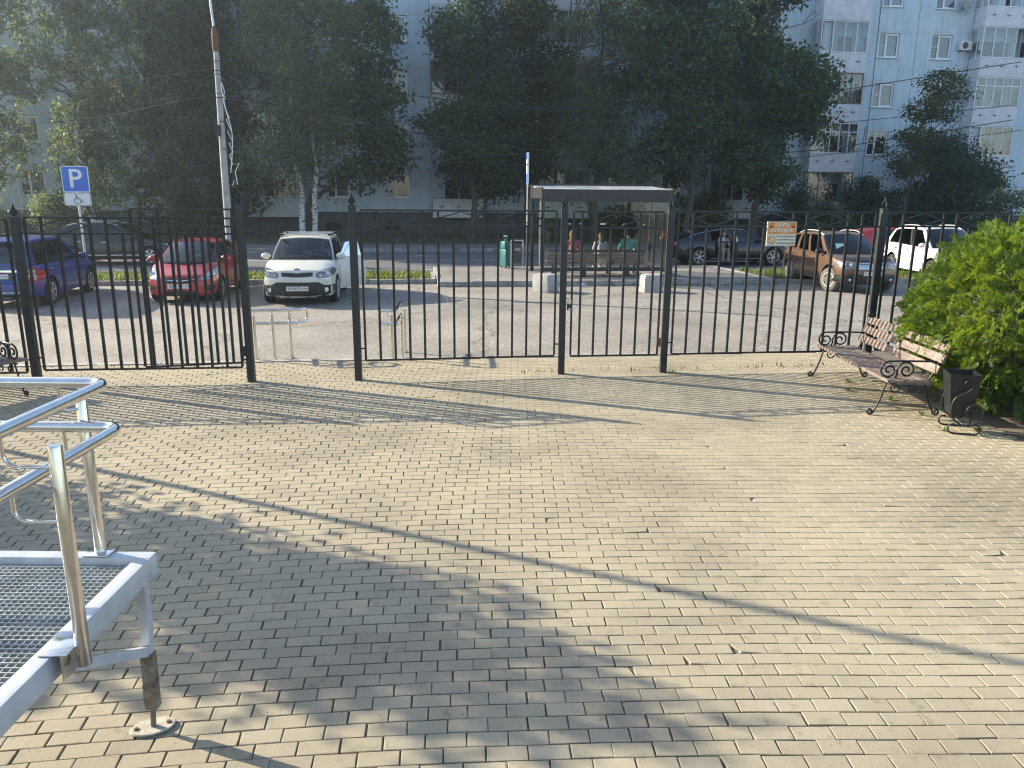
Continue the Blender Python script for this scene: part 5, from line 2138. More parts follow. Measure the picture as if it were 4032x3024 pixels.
def frame_rect(m, x0, x1, z0, z1, y, w=.06, d=.06, mi=0):
    m.box(((x0 + x1) / 2, y, z0 + w / 2), (x1 - x0, d, w), mi)
    m.box(((x0 + x1) / 2, y, z1 - w / 2), (x1 - x0, d, w), mi)
    m.box((x0 + w / 2, y, (z0 + z1) / 2), (w, d, z1 - z0 - 2 * w), mi)
    m.box((x1 - w / 2, y, (z0 + z1) / 2), (w, d, z1 - z0 - 2 * w), mi)


wins.sort(key=lambda w: (abs(w[0] - 4) > 42, w[0]))
for x, z, k in wins[:45]:
    if x > 44 or x < -24:
        continue
    m = MB()
    xa, xb = x - WW / 2 + .02, x + WW / 2 - .02
    sp_ = x - WW / 2 + .50
    frame_rect(m, xa, xb, z + .02, z + WH - .02, .11, .055, .07)
    m.box((sp_, .11, z + WH / 2), (.06, .07, WH - .15))
    frame_rect(m, sp_ + .03, xb - .055, z + .075, z + WH - .075, .10, .05, .06)
    m.box(((xa + sp_) / 2 + .01, .105, z + WH * .52), (sp_ - xa - .085, .05, .035))
    fr = m.build('window', MT['white_frame'], bl)
    m = MB()
    m.add([(xa, .12, z + .03), (xb, .12, z + .03), (xb, .12, z + WH - .03), (xa, .12, z + WH - .03)], [(0, 1, 2, 3)])
    m.build('pane', MT['glass_window'], fr, recalc=False)
    m = MB()
    m.box((x, -.045, z - .012), (WW + .12, .17, .025))
    m.build('sill', MT['white_frame'], fr)
    m = MB()
    m.box((x, .62, z + WH / 2), (WW + .3, .02, WH + .3), 0)
    cm = rng.random()
    if cm < .8:
        xs_ = sp_ + .02 if cm < .55 else x - WW / 2
        n_ = 14
        m.grid(lambda u, v: Vector((xs_ + (xb - xs_) * u, .24 + .018 * math.sin(u * 34), z + .05 + (WH - .1) * v)), n_ * 3, 1, 1 if rng.random() < .55 else 2)
    m.build('curtain', [MT['room'], MT['curtain'], MT['curtain_tan']], fr, recalc=False)

# balconies: two to a stack between the bays
star_mat = dull('dark_star_mark', (.16, .155, .15), .9, 0, .5, 14, .3)  # dark mottled tone of the flat stars laid on the balcony fronts
brown = MT['brown_frame']


def balcony(x0, x1, k, style, side):
    z0 = SILL + ST_H * k - .95
    dpt = 1.05
    m = MB()
    m.box(((x0 + x1) / 2, -dpt / 2, z0 - .08), (x1 - x0 + .06, dpt + .06, .13))
    m.box(((x0 + x1) / 2, -dpt + .02, z0 + .48), (x1 - x0, .05, .97))
    for x in (x0 + .025, x1 - .025):
        m.box((x, -dpt / 2 + .02, z0 + .48), (.05, dpt - .05, .97))
    b = m.build('balcony', MT['panel_white'], bl)
    for i in range(3 if style != 3 else 0):
        m = MB()
        c = Vector((x0 + (x1 - x0) * (i + .5) / 3, -dpt - .008, z0 + .5))
        a_, b_ = .26, .15
        pts = []
        for q in range(4):
            r_ = a_ if q % 2 == 0 else b_
            an_ = q * math.pi / 2
            pts.append(c + Vector((math.cos(an_) * r_, 0, math.sin(an_) * r_)))
            pts.append(c + Vector((math.cos(an_ + math.pi / 4) * .045, 0, math.sin(an_ + math.pi / 4) * .045)))
        m.add([c] + pts, [(0, 1 + q, 1 + (q + 1) % 8) for q in range(8)])
        m.build('relief', star_mat, b)
    zt_, zb_ = z0 + ST_H - .16, z0 + .985
    if style == 2:
        m = MB()
        m.box(((x0 + x1) / 2, -dpt + .03, zb_ + .02), (x1 - x0, .05, .04))
        m.build('handrail', MT['trim'], b)
    else:
        mat = brown if style == 1 else MT['white_frame']
        m = MB()
        n = 4 if style != 4 else 5
        w = .05 if style != 1 else .07
        frame_rect(m, x0, x1, zb_, zt_, -dpt + .03, w, .05)
        for i in range(1, n):
            m.box((x0 + (x1 - x0) * i / n, -dpt + .03, (zb_ + zt_) / 2), (w, .05, zt_ - zb_ - 2 * w))
        if style == 4:
            m.box(((x0 + x1) / 2, -dpt + .03, zt_ - .52), (x1 - x0 - .1, .045, .05))
        for x in (x0 + .03, x1 - .03):
            m.box((x, -dpt / 2, zt_ - .025), (.05, dpt - .12, .05))
            m.box((x, -dpt / 2, zb_ + .025), (.05, dpt - .12, .05))
            m.box((x, -dpt / 2, (zb_ + zt_) / 2), (.05, .05, zt_ - zb_ - .1))
        m.build('glazing_frame', mat, b)
        m = MB()
        skip = rng.integers(0, n) if style in (0, 3) else -1
        for i in range(n):
            if i == skip:
                continue
            a, c = x0 + (x1 - x0) * i / n + .02, x0 + (x1 - x0) * (i + 1) / n - .02
            m.add([(a, -dpt + .03, zb_ + .03), (c, -dpt + .03, zb_ + .03), (c, -dpt + .03, zt_ - .03), (a, -dpt + .03, zt_ - .03)], [(0, 1, 2, 3)])
        for x in (x0 + .03, x1 - .03):
            m.add([(x, -dpt + .06, zb_ + .03), (x, -.03, zb_ + .03), (x, -.03, zt_ - .03), (x, -dpt + .06, zt_ - .03)], [(0, 1, 2, 3)])
        m.build('pane', MT['glass_window'], b, recalc=False)
    # what stands behind the glass: dark door and a pale curtain
    m = MB()
    m.box(((x0 + x1) / 2 - .35, -.02, z0 + 1.05), (.8, .03, 2.05), 0)
    m.box(((x0 + x1) / 2 + .62, -.02, z0 + 1.45), (.95, .03, 1.3), 0)
    if style in (0, 4) and rng.random() < .7:
        xa = x0 + .1 + rng.random() * .5
        m.grid(lambda u, v: Vector((xa + .9 * u, -dpt + .16 + .015 * math.sin(u * 30), zb_ + (zt_ - zb_) * v)), 30, 1, 1)
    m.build('balcony_door', [MT['room'], MT['curtain']], b, recalc=False)


styles = {}
for bc in BAYS[:4]:
    for xa, side in ((bc + 3.82, 0), (bc + 3.82 + 6.45, 1)):
        for k in range(5):
            st_ = [0, 3, 2, 1, 4][int(rng.integers(0, 5))]
            if bc == BAYS[2] and side == 1:
                st_ = [1, 4, 1, 0, 3][k]
            if bc == BAYS[3] and side == 0:
                st_ = [4, 0, 4, 0, 0][k]
            if bc == BAYS[0] and side == 0 and k > 2:
                pass
            if xa > 42:
                continue
            balcony(xa, xa + 3.05, k, st_, side)
for bc, k in ((BAYS[0], 0),):
    pass

# things fixed to the building
ac = thing('air_conditioner', 'white air conditioner box on the apartment wall beside a right balcony', 'air conditioner', bl.matrix_world @ Vector((0, 0, 0)), ANG)
ac.location = ST(35.05, FT - .02, 11.75)
m = MB()
m.box((0, -.2, .3), (.78, .30, .55), b=.02)
m.build('casing', MT['sign_white'], ac, 40)
m = MB()
m.lathe([(0, 0), (.2, 0), (.2, .012), (.17, .012), (.17, .004), (0, .004)], 24, 0, Matrix.Translation((-.08, -.352, .3)) @ Matrix.Rotation(R(90), 4, 'X'))
m.build('fan_grille', MT['trim'], ac, 40)
m = MB()
m.box((-.3, -.19, .0), (.04, .36, .04))
m.box((.3, -.19, .0), (.04, .36, .04))
m.build('bracket', MT['trim'], ac)
sdh = thing('satellite_dish', 'pale satellite dish high on the apartment wall near the right balconies', 'satellite dish', ST(34.6, FT, 14.0), ANG)
m = MB()
Md = Matrix.Translation((0, -.35, .35)) @ Matrix.Rotation(R(68), 4, 'X') @ Matrix.Rotation(R(18), 4, 'Y')
m.lathe([(0, 0), (.15, .012), (.30, .05), (.42, .10), (.43, .098), (.30, .04), (.15, .002), (0, -.01)], 28, 0, Md)
m.build('dish', MT['concrete'], sdh, 40)
m = MB()
m.tube([(0, 0, .2), (0, -.3, .3)], .02, 8)
m.tube([Md @ Vector((0, -.4, .08)), Md @ Vector((0, -.05, .45))], .012, 6)
m.sphere(tuple(Md @ Vector((0, -.05, .45))), .04, 10, 6)
m.build('arm', MT['trim'], sdh, 40)
an = thing('aerial', 'thin dark television aerial bracket beside the brown glazed balcony', 'antenna', ST(28.35, FT, 5.6), ANG)
m = MB()
m.tube(bend([(-.25, -.02, 0), (-.25, -.45, -.02), (.35, -.5, .15), (.42, -.5, 1.5)], .1), .018, 7)
for i in range(5):
    m.tube([(.28, -.5, .7 + .16 * i), (.62, -.5, .72 + .16 * i)], .008, 5)
m.build('rod', MT['black'], an, 40)


# ------------------------------------------------------------------ trees
M_MAPLE = leafmat('maple_leaf', [(.028, .058, .030), (.038, .076, .036), (.054, .098, .040), (.08, .12, .04), (.12, .12, .045)], .42)
M_LIME = leafmat('lime_leaf', [(.024, .050, .030), (.034, .066, .036), (.046, .084, .040), (.062, .10, .042)], .38)
M_BIRCHL = leafmat('birch_leaf', [(.058, .088, .048), (.082, .118, .058), (.106, .146, .066), (.138, .17, .07), (.18, .18, .075)], .45)
M_WILLOW = leafmat('willow_leaf', [(.05, .082, .042), (.074, .112, .052), (.10, .142, .058), (.14, .17, .062)], .45)
M_AUTUMN = leafmat('rowan_leaf', [(.028, .05, .016), (.045, .07, .02), (.075, .095, .025), (.16, .14, .05)], .42)


def leaves(blobs, n, size, aspect=1.0, droop=0.0, cl=26, cr=.38, shell=.45):
    """leaf quads grouped in twig clusters inside the crown lobes"""
    vol = np.array([b[3] * b[4] * b[5] for b in blobs]) ** .8
    vol = vol / vol.sum()
    nc = max(1, n // cl)
    idx = rng.choice(len(blobs), nc, p=vol)
    Bm = np.array(blobs)[idx]
    u = rng.normal(size=(nc, 3))
    u /= np.linalg.norm(u, axis=1)[:, None]
    rad = (shell + (1 - shell) * rng.random(nc)) ** .6
    C = Bm[:, :3] + u * Bm[:, 3:6] * rad[:, None]
    # clusters
    L = np.repeat(C, cl, axis=0)
    outd = np.repeat(u, cl, axis=0)
    k = len(L)
    off = rng.normal(0, 1, (k, 3)) * np.array([cr, cr, cr * .62])
    if droop:
        # hanging strings of leaves
        tt = rng.random(k)
        s_ = np.repeat(rng.uniform(.6, 1.7, nc), cl)
        off = rng.normal(0, 1, (k, 3)) * np.array([cr * .35, cr * .35, .06])
        off[:, 2] -= tt * s_ * droop
        off[:, :2] += outd[:, :2] * (1 - (1 - tt) ** 2)[:, None] * .25
    P = L + off
    nrm = rng.normal(size=(k, 3)) + np.array([0, 0, .7]) + outd * .5
    nrm /= np.linalg.norm(nrm, axis=1)[:, None]
    a = rng.normal(size=(k, 3))
    if droop:
        a = a * .5 + np.array([0, 0, -1.4])
    a -= nrm * np.sum(a * nrm, 1)[:, None]
    a /= np.linalg.norm(a, axis=1)[:, None]
    b = np.cross(nrm, a)
    s = rng.uniform(.65, 1.3, k)[:, None] * size
    a, b = a * s, b * s * aspect
    fold = nrm * s * rng.uniform(-.25, .25, k)[:, None]
    V = np.stack([P - a * .5, P + b * .5 + fold, P + a * .5, P - b * .5 + fold], 1)
    F = np.arange(k * 4).reshape(-1, 4)
    return V.reshape(-1, 3), F


def limb(m, a, b, r0, r1, wob=.12, n=7, mi=0):
    a, b = Vector(a), Vector(b)
    L = (b - a).length
    pts, rs = [], []
    for i in range(n + 1):
        t = i / n
        p = a.lerp(b, t)
        k = math.sin(math.pi * t) * wob * L * .25
        p += Vector((rng.normal() * k, rng.normal() * k, rng.normal() * k * .4))
        pts.append(p)
        rs.append(r0 + (r1 - r0) * t)
    m.tube(pts, rs, 8, mi)
    return pts


LEAF_N, LEAF_S = 1.4, 1.1


def tree(name, label, s, t, trunks, blobs, n, size, mat, bark, aspect=1.0, droop=0., group='trees between the road and the apartment block', cl=26, cr=.38, z0=.15, shell=.45, cat='tree'):
    """blobs: (ds, dt, z, rs, rt, rz) ; trunks: (ds, dt, ds_top, dt_top, z_top, radius)"""
    T = thing(name, label, cat, ST(s, t, z0), ANG, group)
    m = MB()
    tips = []
    for ds, dt, es, et, zt, r in trunks:
        pts = limb(m, (ds, dt, -.3), (es, et, zt), r, r * .22, .06, 10)
        tips.append((pts, r))
    for b in blobs:
        pts, r = tips[int(rng.integers(0, len(tips)))]
        c = Vector(b[:3])
        src = min(pts, key=lambda p: (p - (c - Vector((0, 0, 1.2 + b[5] * .4)))).length)
        for _ in range(3):
            e = c + Vector((rng.normal() * b[3] * .5, rng.normal() * b[4] * .5, rng.normal() * b[5] * .5))
            p2 = limb(m, src, e, r * .32, .016, .2, 7, 1)
            for q in (3, 5):
                e2 = p2[q] + Vector((rng.normal() * b[3] * .5, rng.normal() * b[4] * .5, rng.uniform(-.1, .6) * b[5]))
                limb(m, p2[q], e2, r * .12, .009, .2, 5, 1)
    m.build('trunk', [bark, MT['bark']], T, 60)
    V, F = leaves(blobs, int(n * LEAF_N), size * LEAF_S, aspect, droop, cl, cr, shell)
    npmesh('crown', V, F, mat, T)
    return T


def lobes(cs, ct, z0, z1, rs, rt, n, top=.5, bot=.7):
    """a rounded pile of crown lobes"""
    out = []
    for i in range(n):
        f = (i + .5) / n
        z = z0 + (z1 - z0) * f
        env = bot + (1 - bot) * min(1, f / .35) if f < .35 else 1 - (1 - top) * ((f - .35) / .65) ** 2
        a = rng.uniform(0, math.tau)
        rr = rng.uniform(.25, .62)
        out.append((cs + rs * env * rr * math.cos(a), ct + rt * env * rr * math.sin(a), z, rs * env * rng.uniform(.42, .62), rt * env * rng.uniform(.42, .62), (z1 - z0) / n * rng.uniform(1.1, 1.8)))
    return out


B_, D_ = MT['birch'], MT['bark']
tree('birch_tree', 'tall leafy birch at the far left edge with a leaning dark trunk', -21.5, 44.0, [(0, 0, -.6, .3, 13.5, .17)], lobes(0, 0, 3.2, 15.5, 4.2, 2.6, 19, .8, .6), 17000, .155, M_BIRCHL, D_, .75, .5)
tree('birch_tree', 'tall birch with pale trunk rising behind the disabled parking sign', -16.6, 43.2, [(0, 0, .5, .2, 14, .16)], lobes(.2, 0, 2.4, 15.5, 3.7, 2.4, 18, .8, .7), 16000, .15, M_BIRCHL, B_, .75, .6)
tree('birch_tree', 'loose birch with grey trunk just left of the lamp pole', -14.6, 45.0, [(0, 0, .7, -.2, 14, .16)], lobes(1.3, 0, 1.8, 15.5, 3.0, 2.2, 17, .8, .75), 14500, .15, M_BIRCHL, B_, .75, .4)
tree('maple_tree', 'bright topped maple standing behind the lamp pole', -9.7, 45.4, [(0, 0, -.4, .3, 13, .17)], lobes(-.1, 0, 2.4, 15.5, 2.8, 2.0, 15, .9, .8) + [(-.2, -1.6, 12.8, 1.8, 1.2, 1.6)], 10000, .20, M_MAPLE, D_, .95)
tree('birch_tree', 'weeping birch with two black and white stems behind the cream crossover', -5.45, 42.6, [(-.28, 0, -.6, .2, 14, .17), (.30, .05, 1.0, .1, 13.5, .16)], lobes(-.3, 0, 4.4, 15.8, 3.7, 2.6, 20, .75, .85), 25000, .135, M_BIRCHL, B_, .6, 1.7, cr=.5)
tree('maple_tree', 'dark maple with branches reaching right beside the weeping birch', -6.3, 46.2, [(0, 0, 2.6, -1.0, 11.5, .22)], [(4.3, -2.2, 10.2, 1.7, 1.4, 1.9), (3.9, -2.6, 7.4, 1.4, 1.3, 1.1), (5.2, -2.8, 7.2, 1.1, .9, .8), (4.6, -2.4, 5.6, 1.2, 1.1, .9), (5.0, -2.6, 4.4, 1.1, 1.0, .8), (3.6, -2.2, 3.6, 1.3, 1.2, 1.0), (3.4, -1.6, 12.6, 2.0, 1.6, 1.8), (5.7, -2.8, 4.9, .8, .7, .5)], 6500, .20, M_MAPLE, D_, .95)
tree('lime_tree', 'dense dark lime tree left of the bus shelter roof', 3.35, 43.6, [(0, 0, .3, .2, 12.5, .18)], lobes(.4, 0, 2.7, 8.6, 3.3, 2.6, 16, .8, .75) + lobes(-.2, .4, 8.4, 13.5, 2.3, 2.0, 7, .4, 1), 23000, .165, M_LIME, D_, .9)
tree('maple_tree', 'yellowing maple rising behind the blue stop sign', 6.7, 45.2, [(0, 0, -.2, .3, 13, .16)], lobes(.1, 0, 4.0, 15.5, 2.5, 2.0, 13, .75, .7), 11000, .18, M_AUTUMN, D_, .95)
tree('willow_tree', 'pale green willow with narrow leaves above the bus shelter', 10.0, 43.0, [(0, 0, .4, .3, 13, .2), (.2, .1, -1.4, -.2, 11, .13)], lobes(.6, 0, 3.0, 15.8, 3.8, 2.6, 22, .85, .75), 25000, .19, M_WILLOW, D_, .28, .7, cr=.42)
tree('maple_tree', 'tall dark trunked maple right of the bus shelter', 15.4, 42.4, [(0, 0, .2, .1, 13.5, .20)], lobes(-.5, 0, 3.9, 15.5, 3.4, 2.6, 18, .85, .65), 18000, .19, M_MAPLE, D_, .95)
tree('maple_tree', 'broad dark maple behind the black saloon, reaching the right balconies', 20.0, 44.2, [(0, 0, .4, .2, 13, .2), (.3, 0, -1.6, -.5, 10, .12)], lobes(-.1, 0, 2.8, 15.0, 3.4, 2.8, 18, .75, .75) + [(2.7, -.5, 8.8, 1.3, 1.3, 1.4), (2.9, -.4, 6.6, .9, 1.0, .9), (-1.6, -1.8, 4.6, 1.6, 1.2, 1.4)], 23000, .19, M_MAPLE, D_, .95)
tree('rowan_tree', 'slim leaning rowan in front of the right windows of the block', 28.6, 43.4, [(0, 0, 1.5, 0, 8.8, .10)], [(1.7, 0, 8.9, 1.2, 1.0, .65), (2.4, .1, 8.3, 1.1, .9, .5), (.9, 0, 7.5, 1.0, .9, .7), (1.9, -.1, 7.2, .9, .8, .5), (.6, .1, 6.0, 1.0, .9, .7), (.2, 0, 4.4, 1.0, .9, .8), (-1.2, 0, 5.2, .5, .5, .5)], 4200, .155, M_AUTUMN, D_, .6, cl=20, cr=.26)
tree('elm_tree', 'dense low dark elm at the right edge hiding the ground floor', 32.6, 45.2, [(0, 0, .3, .1, 5, .14), (.2, 0, -1.5, 0, 4.2, .1), (.1, 0, 1.8, .1, 4.6, .1)], lobes(.2, 0, 1.0, 6.0, 4.3, 2.0, 13, .55, .9), 15000, .16, M_LIME, D_, .8)
SHG = 'shrubs along the foot of the apartment block'
for i, (s, t, w, h, lab) in enumerate(((17.4, 46.6, 2.0, 2.6, 'dark shrub at the building foot right of the shelter'), (23.6, 45.6, 1.6, 3.0, 'thin leafed shrub below the brown glazed balcony'), (25.6, 46.4, 1.9, 2.2, 'low wide shrub under the ground floor window near the right fence post'),
                                       (28.4, 46.2, 1.3, 3.6, 'upright shrub left of the leaning rowan'), (-12.4, 46.4, 1.8, 3.4, 'shrub at the building foot right of the lamp pole'), (-24.2, 45.6, 2.0, 3.2, 'shrub at the far left foot of the block'),
                                       (-18.9, 45.8, 1.5, 2.4, 'shrub behind the disabled parking sign'), (-10.2, 44.6, 1.1, 4.2, 'thin young shrub with bare stems behind the red hatchback'), (36.8, 45.0, 2.0, 3.0, 'dark shrub at the right edge behind the elm'), (13.2, 46.8, 1.8, 2.0, 'low shrub behind the shelter roof'))):
    tree('shrub', lab, s, t, [(0, 0, .1, 0, h * .8, .05), (.1, 0, -.5, .1, h * .7, .04), (0, .1, .5, 0, h * .7, .04)], lobes(0, 0, .5, h, w, w * .7, 6, .6, .9), 2600, .13, M_LIME if i % 2 else M_BIRCHL, D_, .8, group=SHG, cl=20, cr=.3, cat='shrub')
for s, lab in ((-31.0, 'birch beyond the left edge nearest the picture, shading the road'), (-38.0, 'birch beyond the left edge, second along the road'), (-46.0, 'birch beyond the left edge, farthest along the road')):
    tree('birch_tree', lab, s, 41.8, [(0, 0, .3, .2, 14, .16)], lobes(.2, 0, 3.0, 15.5, 4.4, 2.6, 15, .8, .7), 9000, .2, M_BIRCHL, B_, .75, .4)
# outside the picture on the left: what throws the long shadow over the paving
tree('conifer_tree', 'slim cypress beyond the left edge that shades the paving', 0, 0, [(0, 0, 0, 0, 4.6, .09)], [(0, 0, .9, 1.2, 1.2, .9), (.05, 0, 1.7, 1.2, 1.2, .8), (0, .1, 2.5, 1.15, 1.15, .8), (.05, 0, 3.3, 1.05, 1.05, .75), (0, .2, 4.0, .75, .75, .55), (.1, -.3, 4.3, .45, .45, .4)], 8500, .12, M_LIME, D_, .6, group='', cl=18, cr=.16, z0=0)
cyp = [o for o in COL.objects if o.name.startswith('conifer_tree')][0]
if 'group' in cyp:
    del cyp['group']
cyp.location = (-8.9, 7.2, 0)

# ------------------------------------------------------------------ lamp pole, garland, wires
lp = thing('lamp_pole', 'concrete street lamp pole with rusty bracket behind the red hatchback', 'street lamp', (-8.33, 22.95, 0))
m = MB()
m.tube([(0, 0, -.2), (0, 0, 3.2), (.03, 0, 6.55)], [.125, .10, .072], 14)
m.build('pole', MT['concrete'], lp, 50)
m = MB()
m.tube([(.03, 0, 6.45), (.03, 0, 6.52), (.03, 0, 6.95), (.025, 0, 7.1)], [.085, .1, .09, .045], 12)
m.build('clamp', MT['rust'], lp, 40)
m = MB()
m.tube(smooth_path([(.02, 0, 7.0), (-.02, 0, 8.0), (.02, .25, 8.7), (.12, .9, 9.3), (.2, 1.9, 9.55)]), .034, 8)
m.build('bracket', MT['galv'], lp, 50)
m = MB()
m.sphere((.22, 2.2, 9.57), (.16, .42, .10), 16, 10)
m.build('lantern', MT['galv'], lp, 50)
for z in (6.2, 5.85, 5.35, 4.6, 3.85):
    m = MB()
    m.tube([(.09 * math.cos(a) + .02, .09 * math.sin(a), z + .004 * math.sin(a * 3)) for a in np.linspace(0, math.tau, 14, endpoint=False)], .010, 5, closed=True)
    m.build('cable_clip', MT['black'], lp)
m = MB()
m.box((-.05, -.13, 4.35), (.14, .10, .30))
m.build('junction_box', MT['black'], lp)
gl = thing('light_garland', 'white wire star garland fixed up the lamp pole', 'garland', (-8.33, 22.95, 0))
m = MB()
gz = [(.16, 5.42), (.24, 5.15), (.20, 5.05), (.26, 4.98), (.17, 4.9), (.24, 4.6), (.34, 4.4), (.22, 4.35), (.36, 4.05), (.24, 4.0), (.40, 3.7), (.26, 3.66), (.38, 3.4), (.25, 3.3), (.33, 3.02), (.56, 2.98 + .1), (.40, 2.80), (.46, 2.42), (.33, 2.55), (.28, 2.40)]
gz = [(x * .8 + .03, 2.55 + (z - 2.4) * .92 + .3) for x, z in gz]
m.tube([(x, -.12, z) for x, z in gz], .012, 6)
m.tube(smooth_path([(.12, -.11, 5.6), (.22, -.12, 4.9), (.34, -.12, 4.3), (.30, -.12, 3.7), (.22, -.12, 3.2)]), .013, 6)
m.build('light_tube', MT['sign_white'], gl, 60)


def cable(label, pts, r=.014):
    P = smooth_path(pts, 8)
    m = MB()
    m.tube(P, r, 5)
    o = m.build('overhead_cable', MT['black'], None, 60)
    o.location = (0, 0, 0)
    return tag(o, label, 'cable', 'overhead cables strung past the lamp pole')


cable('upper overhead cable from lamp pole, rising to the right past the upper windows', [(-16.5, 22.9, 5.1), (-12, 22.9, 5.45), (-8.33, 22.85, 5.95), (-5.6, 23, 5.66), (-2.3, 23.3, 5.32), (.65, 23.6, 5.1), (5.9, 24.2, 5.25), (9.1, 24.6, 5.68), (15.6, 25.4, 6.75)], .013)
cable('lower overhead cable from lamp pole with small clips, sagging over the bus shelter', [(-16.5, 22.9, 4.3), (-12, 22.9, 4.65), (-8.33, 22.85, 5.24), (-5.3, 23, 4.75), (-2.5, 23.3, 4.3), (.65, 23.6, 3.95), (4.8, 24.1, 3.86), (8.4, 24.6, 3.98), (11.3, 25, 4.35), (15.6, 25.4, 5.05)], .013)
cable('middle thin overhead cable crossing the dark tree crowns', [(-16.5, 23.6, 4.1), (-8.33, 23, 4.52), (0, 23.8, 4.30), (4.3, 24.2, 4.34), (9.3, 24.8, 4.80), (15.6, 25.6, 5.5)], .010)
cable('lowest overhead cable on the right, running below the second storey windows', [(-8.33, 23.05, 3.9), (0, 24.2, 3.55), (6, 24.8, 3.62), (10.7, 25.2, 4.05), (16.2, 25.8, 4.78)], .010)
cable('slack cable sagging from the lamp pole to the bus stop sign', [(-8.33, 22.9, 4.62), (-4.1, 24.6, 3.85), (-1.8, 25.6, 3.78), (.45, 26.8, 4.0)], .009)

# outside the picture on the left: flag pole whose shadow crosses the paving
fp = thing('flag_pole', 'thin steel pole beyond the left edge that throws a line of shadow', 'pole', (-9.5, 9.35, 0))
m = MB()
m.tube([(0, 0, -.1), (0, 0, 1.0), (0, -1.0, 8.6)], [.055, .05, .04], 10)
m.build('mast', MT['galv'], fp, 40)

# ------------------------------------------------------------------ parking sign
ps = thing('parking_sign', 'blue disabled parking sign on a grey post in front of the blue car', 'sign', (-12.06, 21.9, -.02), R(8))
m = MB()
m.tube([(0, 0, -.2), (0, 0, 3.30)], .033, 12)
m.build('post', MT['galv'], ps, 40)


def rrect(w, h, r, n=5):
    out = []
    for cx, cy, a0 in ((w / 2 - r, h / 2 - r, 0), (-w / 2 + r, h / 2 - r, 90), (-w / 2 + r, -h / 2 + r, 180), (w / 2 - r, -h / 2 + r, 270)):
        out += [(cx + r * math.cos(R(a0 + 90 * k / n)), cy + r * math.sin(R(a0 + 90 * k / n))) for k in range(n + 1)]
    return out


UP = Matrix.Rotation(R(90), 4, 'X')
m = MB()
Mp = Matrix.Translation((0, -.045, 2.99)) @ UP
m.prism(rrect(.70, .70, .05), -.012, .012, 1, Mp)
m.prism(rrect(.655, .655, .035), .012, .0135, 0, Mp)
pn = m.build('parking_panel', [MT['sign_blue'], MT['sign_white']], ps)
text_obj('P', .70, Mp @ Matrix.Translation((.0, -.005, .0155)), MT['sign_white'], 'lettering', pn, .001, .008, width=.33)
m = MB()
Mp2 = Matrix.Translation((0, -.045, 2.455)) @ UP
m.prism(rrect(.70, .35, .05), -.012, .012, 0, Mp2)
o = [(x, y) for x, y in rrect(.665, .315, .04)]
m.tube([Mp2 @ Vector((x, y, .0125)) for x, y in o], .004, 5, 1, closed=True)
pn2 = m.build('wheelchair_panel', [MT['sign_white'], MT['ink']], ps)
m = MB()
def pt(x, y):
    return Mp2 @ Vector((x, y, .0135))
m.tube([pt(.0 + .085 * math.cos(a), -.045 + .085 * math.sin(a)) for a in np.linspace(R(100), R(375), 22)], .008, 6)
m.tube([pt(-.03, .105), pt(-.012, .02), pt(-.005, .005), pt(.075, .0), pt(.115, -.075), pt(.15, -.062)], .011, 6)
m.tube([pt(-.02, .05), pt(.055, .045)], .008, 6)
m.tube([pt(-.035, .118), pt(-.030, .135)], .02, 8)
m.build('wheelchair_symbol', MT['ink'], pn2)

# ------------------------------------------------------------------ bus shelter
bs = thing('bus_shelter', 'grey framed glass bus shelter with a flat dark fascia, seen from behind', 'bus shelter', ST(4.02, 24.15, .0), ANG)
SL, SDp = 4.22, 2.35          # length, depth (towards the road)
dark = dull('anthracite_paint', (.032, .030, .033), .4, .1, .2, 4, .1)
m = MB()
m.box((SL / 2, .02, 2.64), (SL, .05, .38), 0)
m.box((.02, SDp / 2, 2.72), (.05, SDp, .34), 0)
m.box((SL - .02, SDp / 2, 2.72), (.05, SDp, .34), 0)
m.add([(0, .0, 2.80), (SL, .0, 2.80), (SL, SDp, 2.93), (0, SDp, 2.93), (0, .0, 2.835), (SL, .0, 2.835), (SL, SDp, 2.965), (0, SDp, 2.965)],
      [(0, 1, 2, 3), (4, 5, 6, 7), (0, 1, 5, 4), (1, 2, 6, 5), (2, 3, 7, 6), (3, 0, 4, 7)], 1)
m.box((SL * .45, SDp + .02, 2.97), (SL * .9, .05, .12), 0)
for k in range(6):
    m.add([(.1, .15 + .36 * k, 2.842 + .02 * k), (SL - .1, .15 + .36 * k, 2.842 + .02 * k), (SL - .1, .19 + .36 * k, 2.858 + .02 * k), (.1, .19 + .36 * k, 2.858 + .02 * k)], [(0, 1, 2, 3)], 1)
m.build('roof', [dark, dull('dusty_roof_sheet', (.38, .38, .38), .7, .1, .3, 3, .2)], bs)
for x, y in ((.05, .03), (SL - .05, .03), (.05, SDp - .2), (SL - .05, SDp - .2)):
    m = MB()
    m.box((x, y, 1.36), (.10, .08, 2.2), b=.006)
    m.box((x, y, .20), (.11, .09, .14))
    m.build('post', dark, bs, 40)
m = MB()
m.box((SL / 2, .03, .36), (SL - .2, .07, .12))
m.box((SL - .05, SDp / 2 - .1, .36), (.07, SDp - .35, .10))
for x in (1.38, 2.80):
    m.box((x, .03, .15), (.16, .10, .30))
m.build('base_beam', dark, bs)
m = MB()
for i in range(3):
    x0_, x1_ = .12 + (SL - .24) * i / 3, .12 + (SL - .24) * (i + 1) / 3 - .012
    m.add([(x0_, .03, .44), (x1_, .03, .44), (x1_, .03, 2.45), (x0_, .03, 2.45)], [(0, 1, 2, 3)])
m.build('back_glass', MT['glass_shelter'], bs)
m = MB()
m.add([(SL - .05, .08, .44), (SL - .05, SDp - .25, .44), (SL - .05, SDp - .25, 2.45), (SL - .05, .08, 2.45)], [(0, 1, 2, 3)])
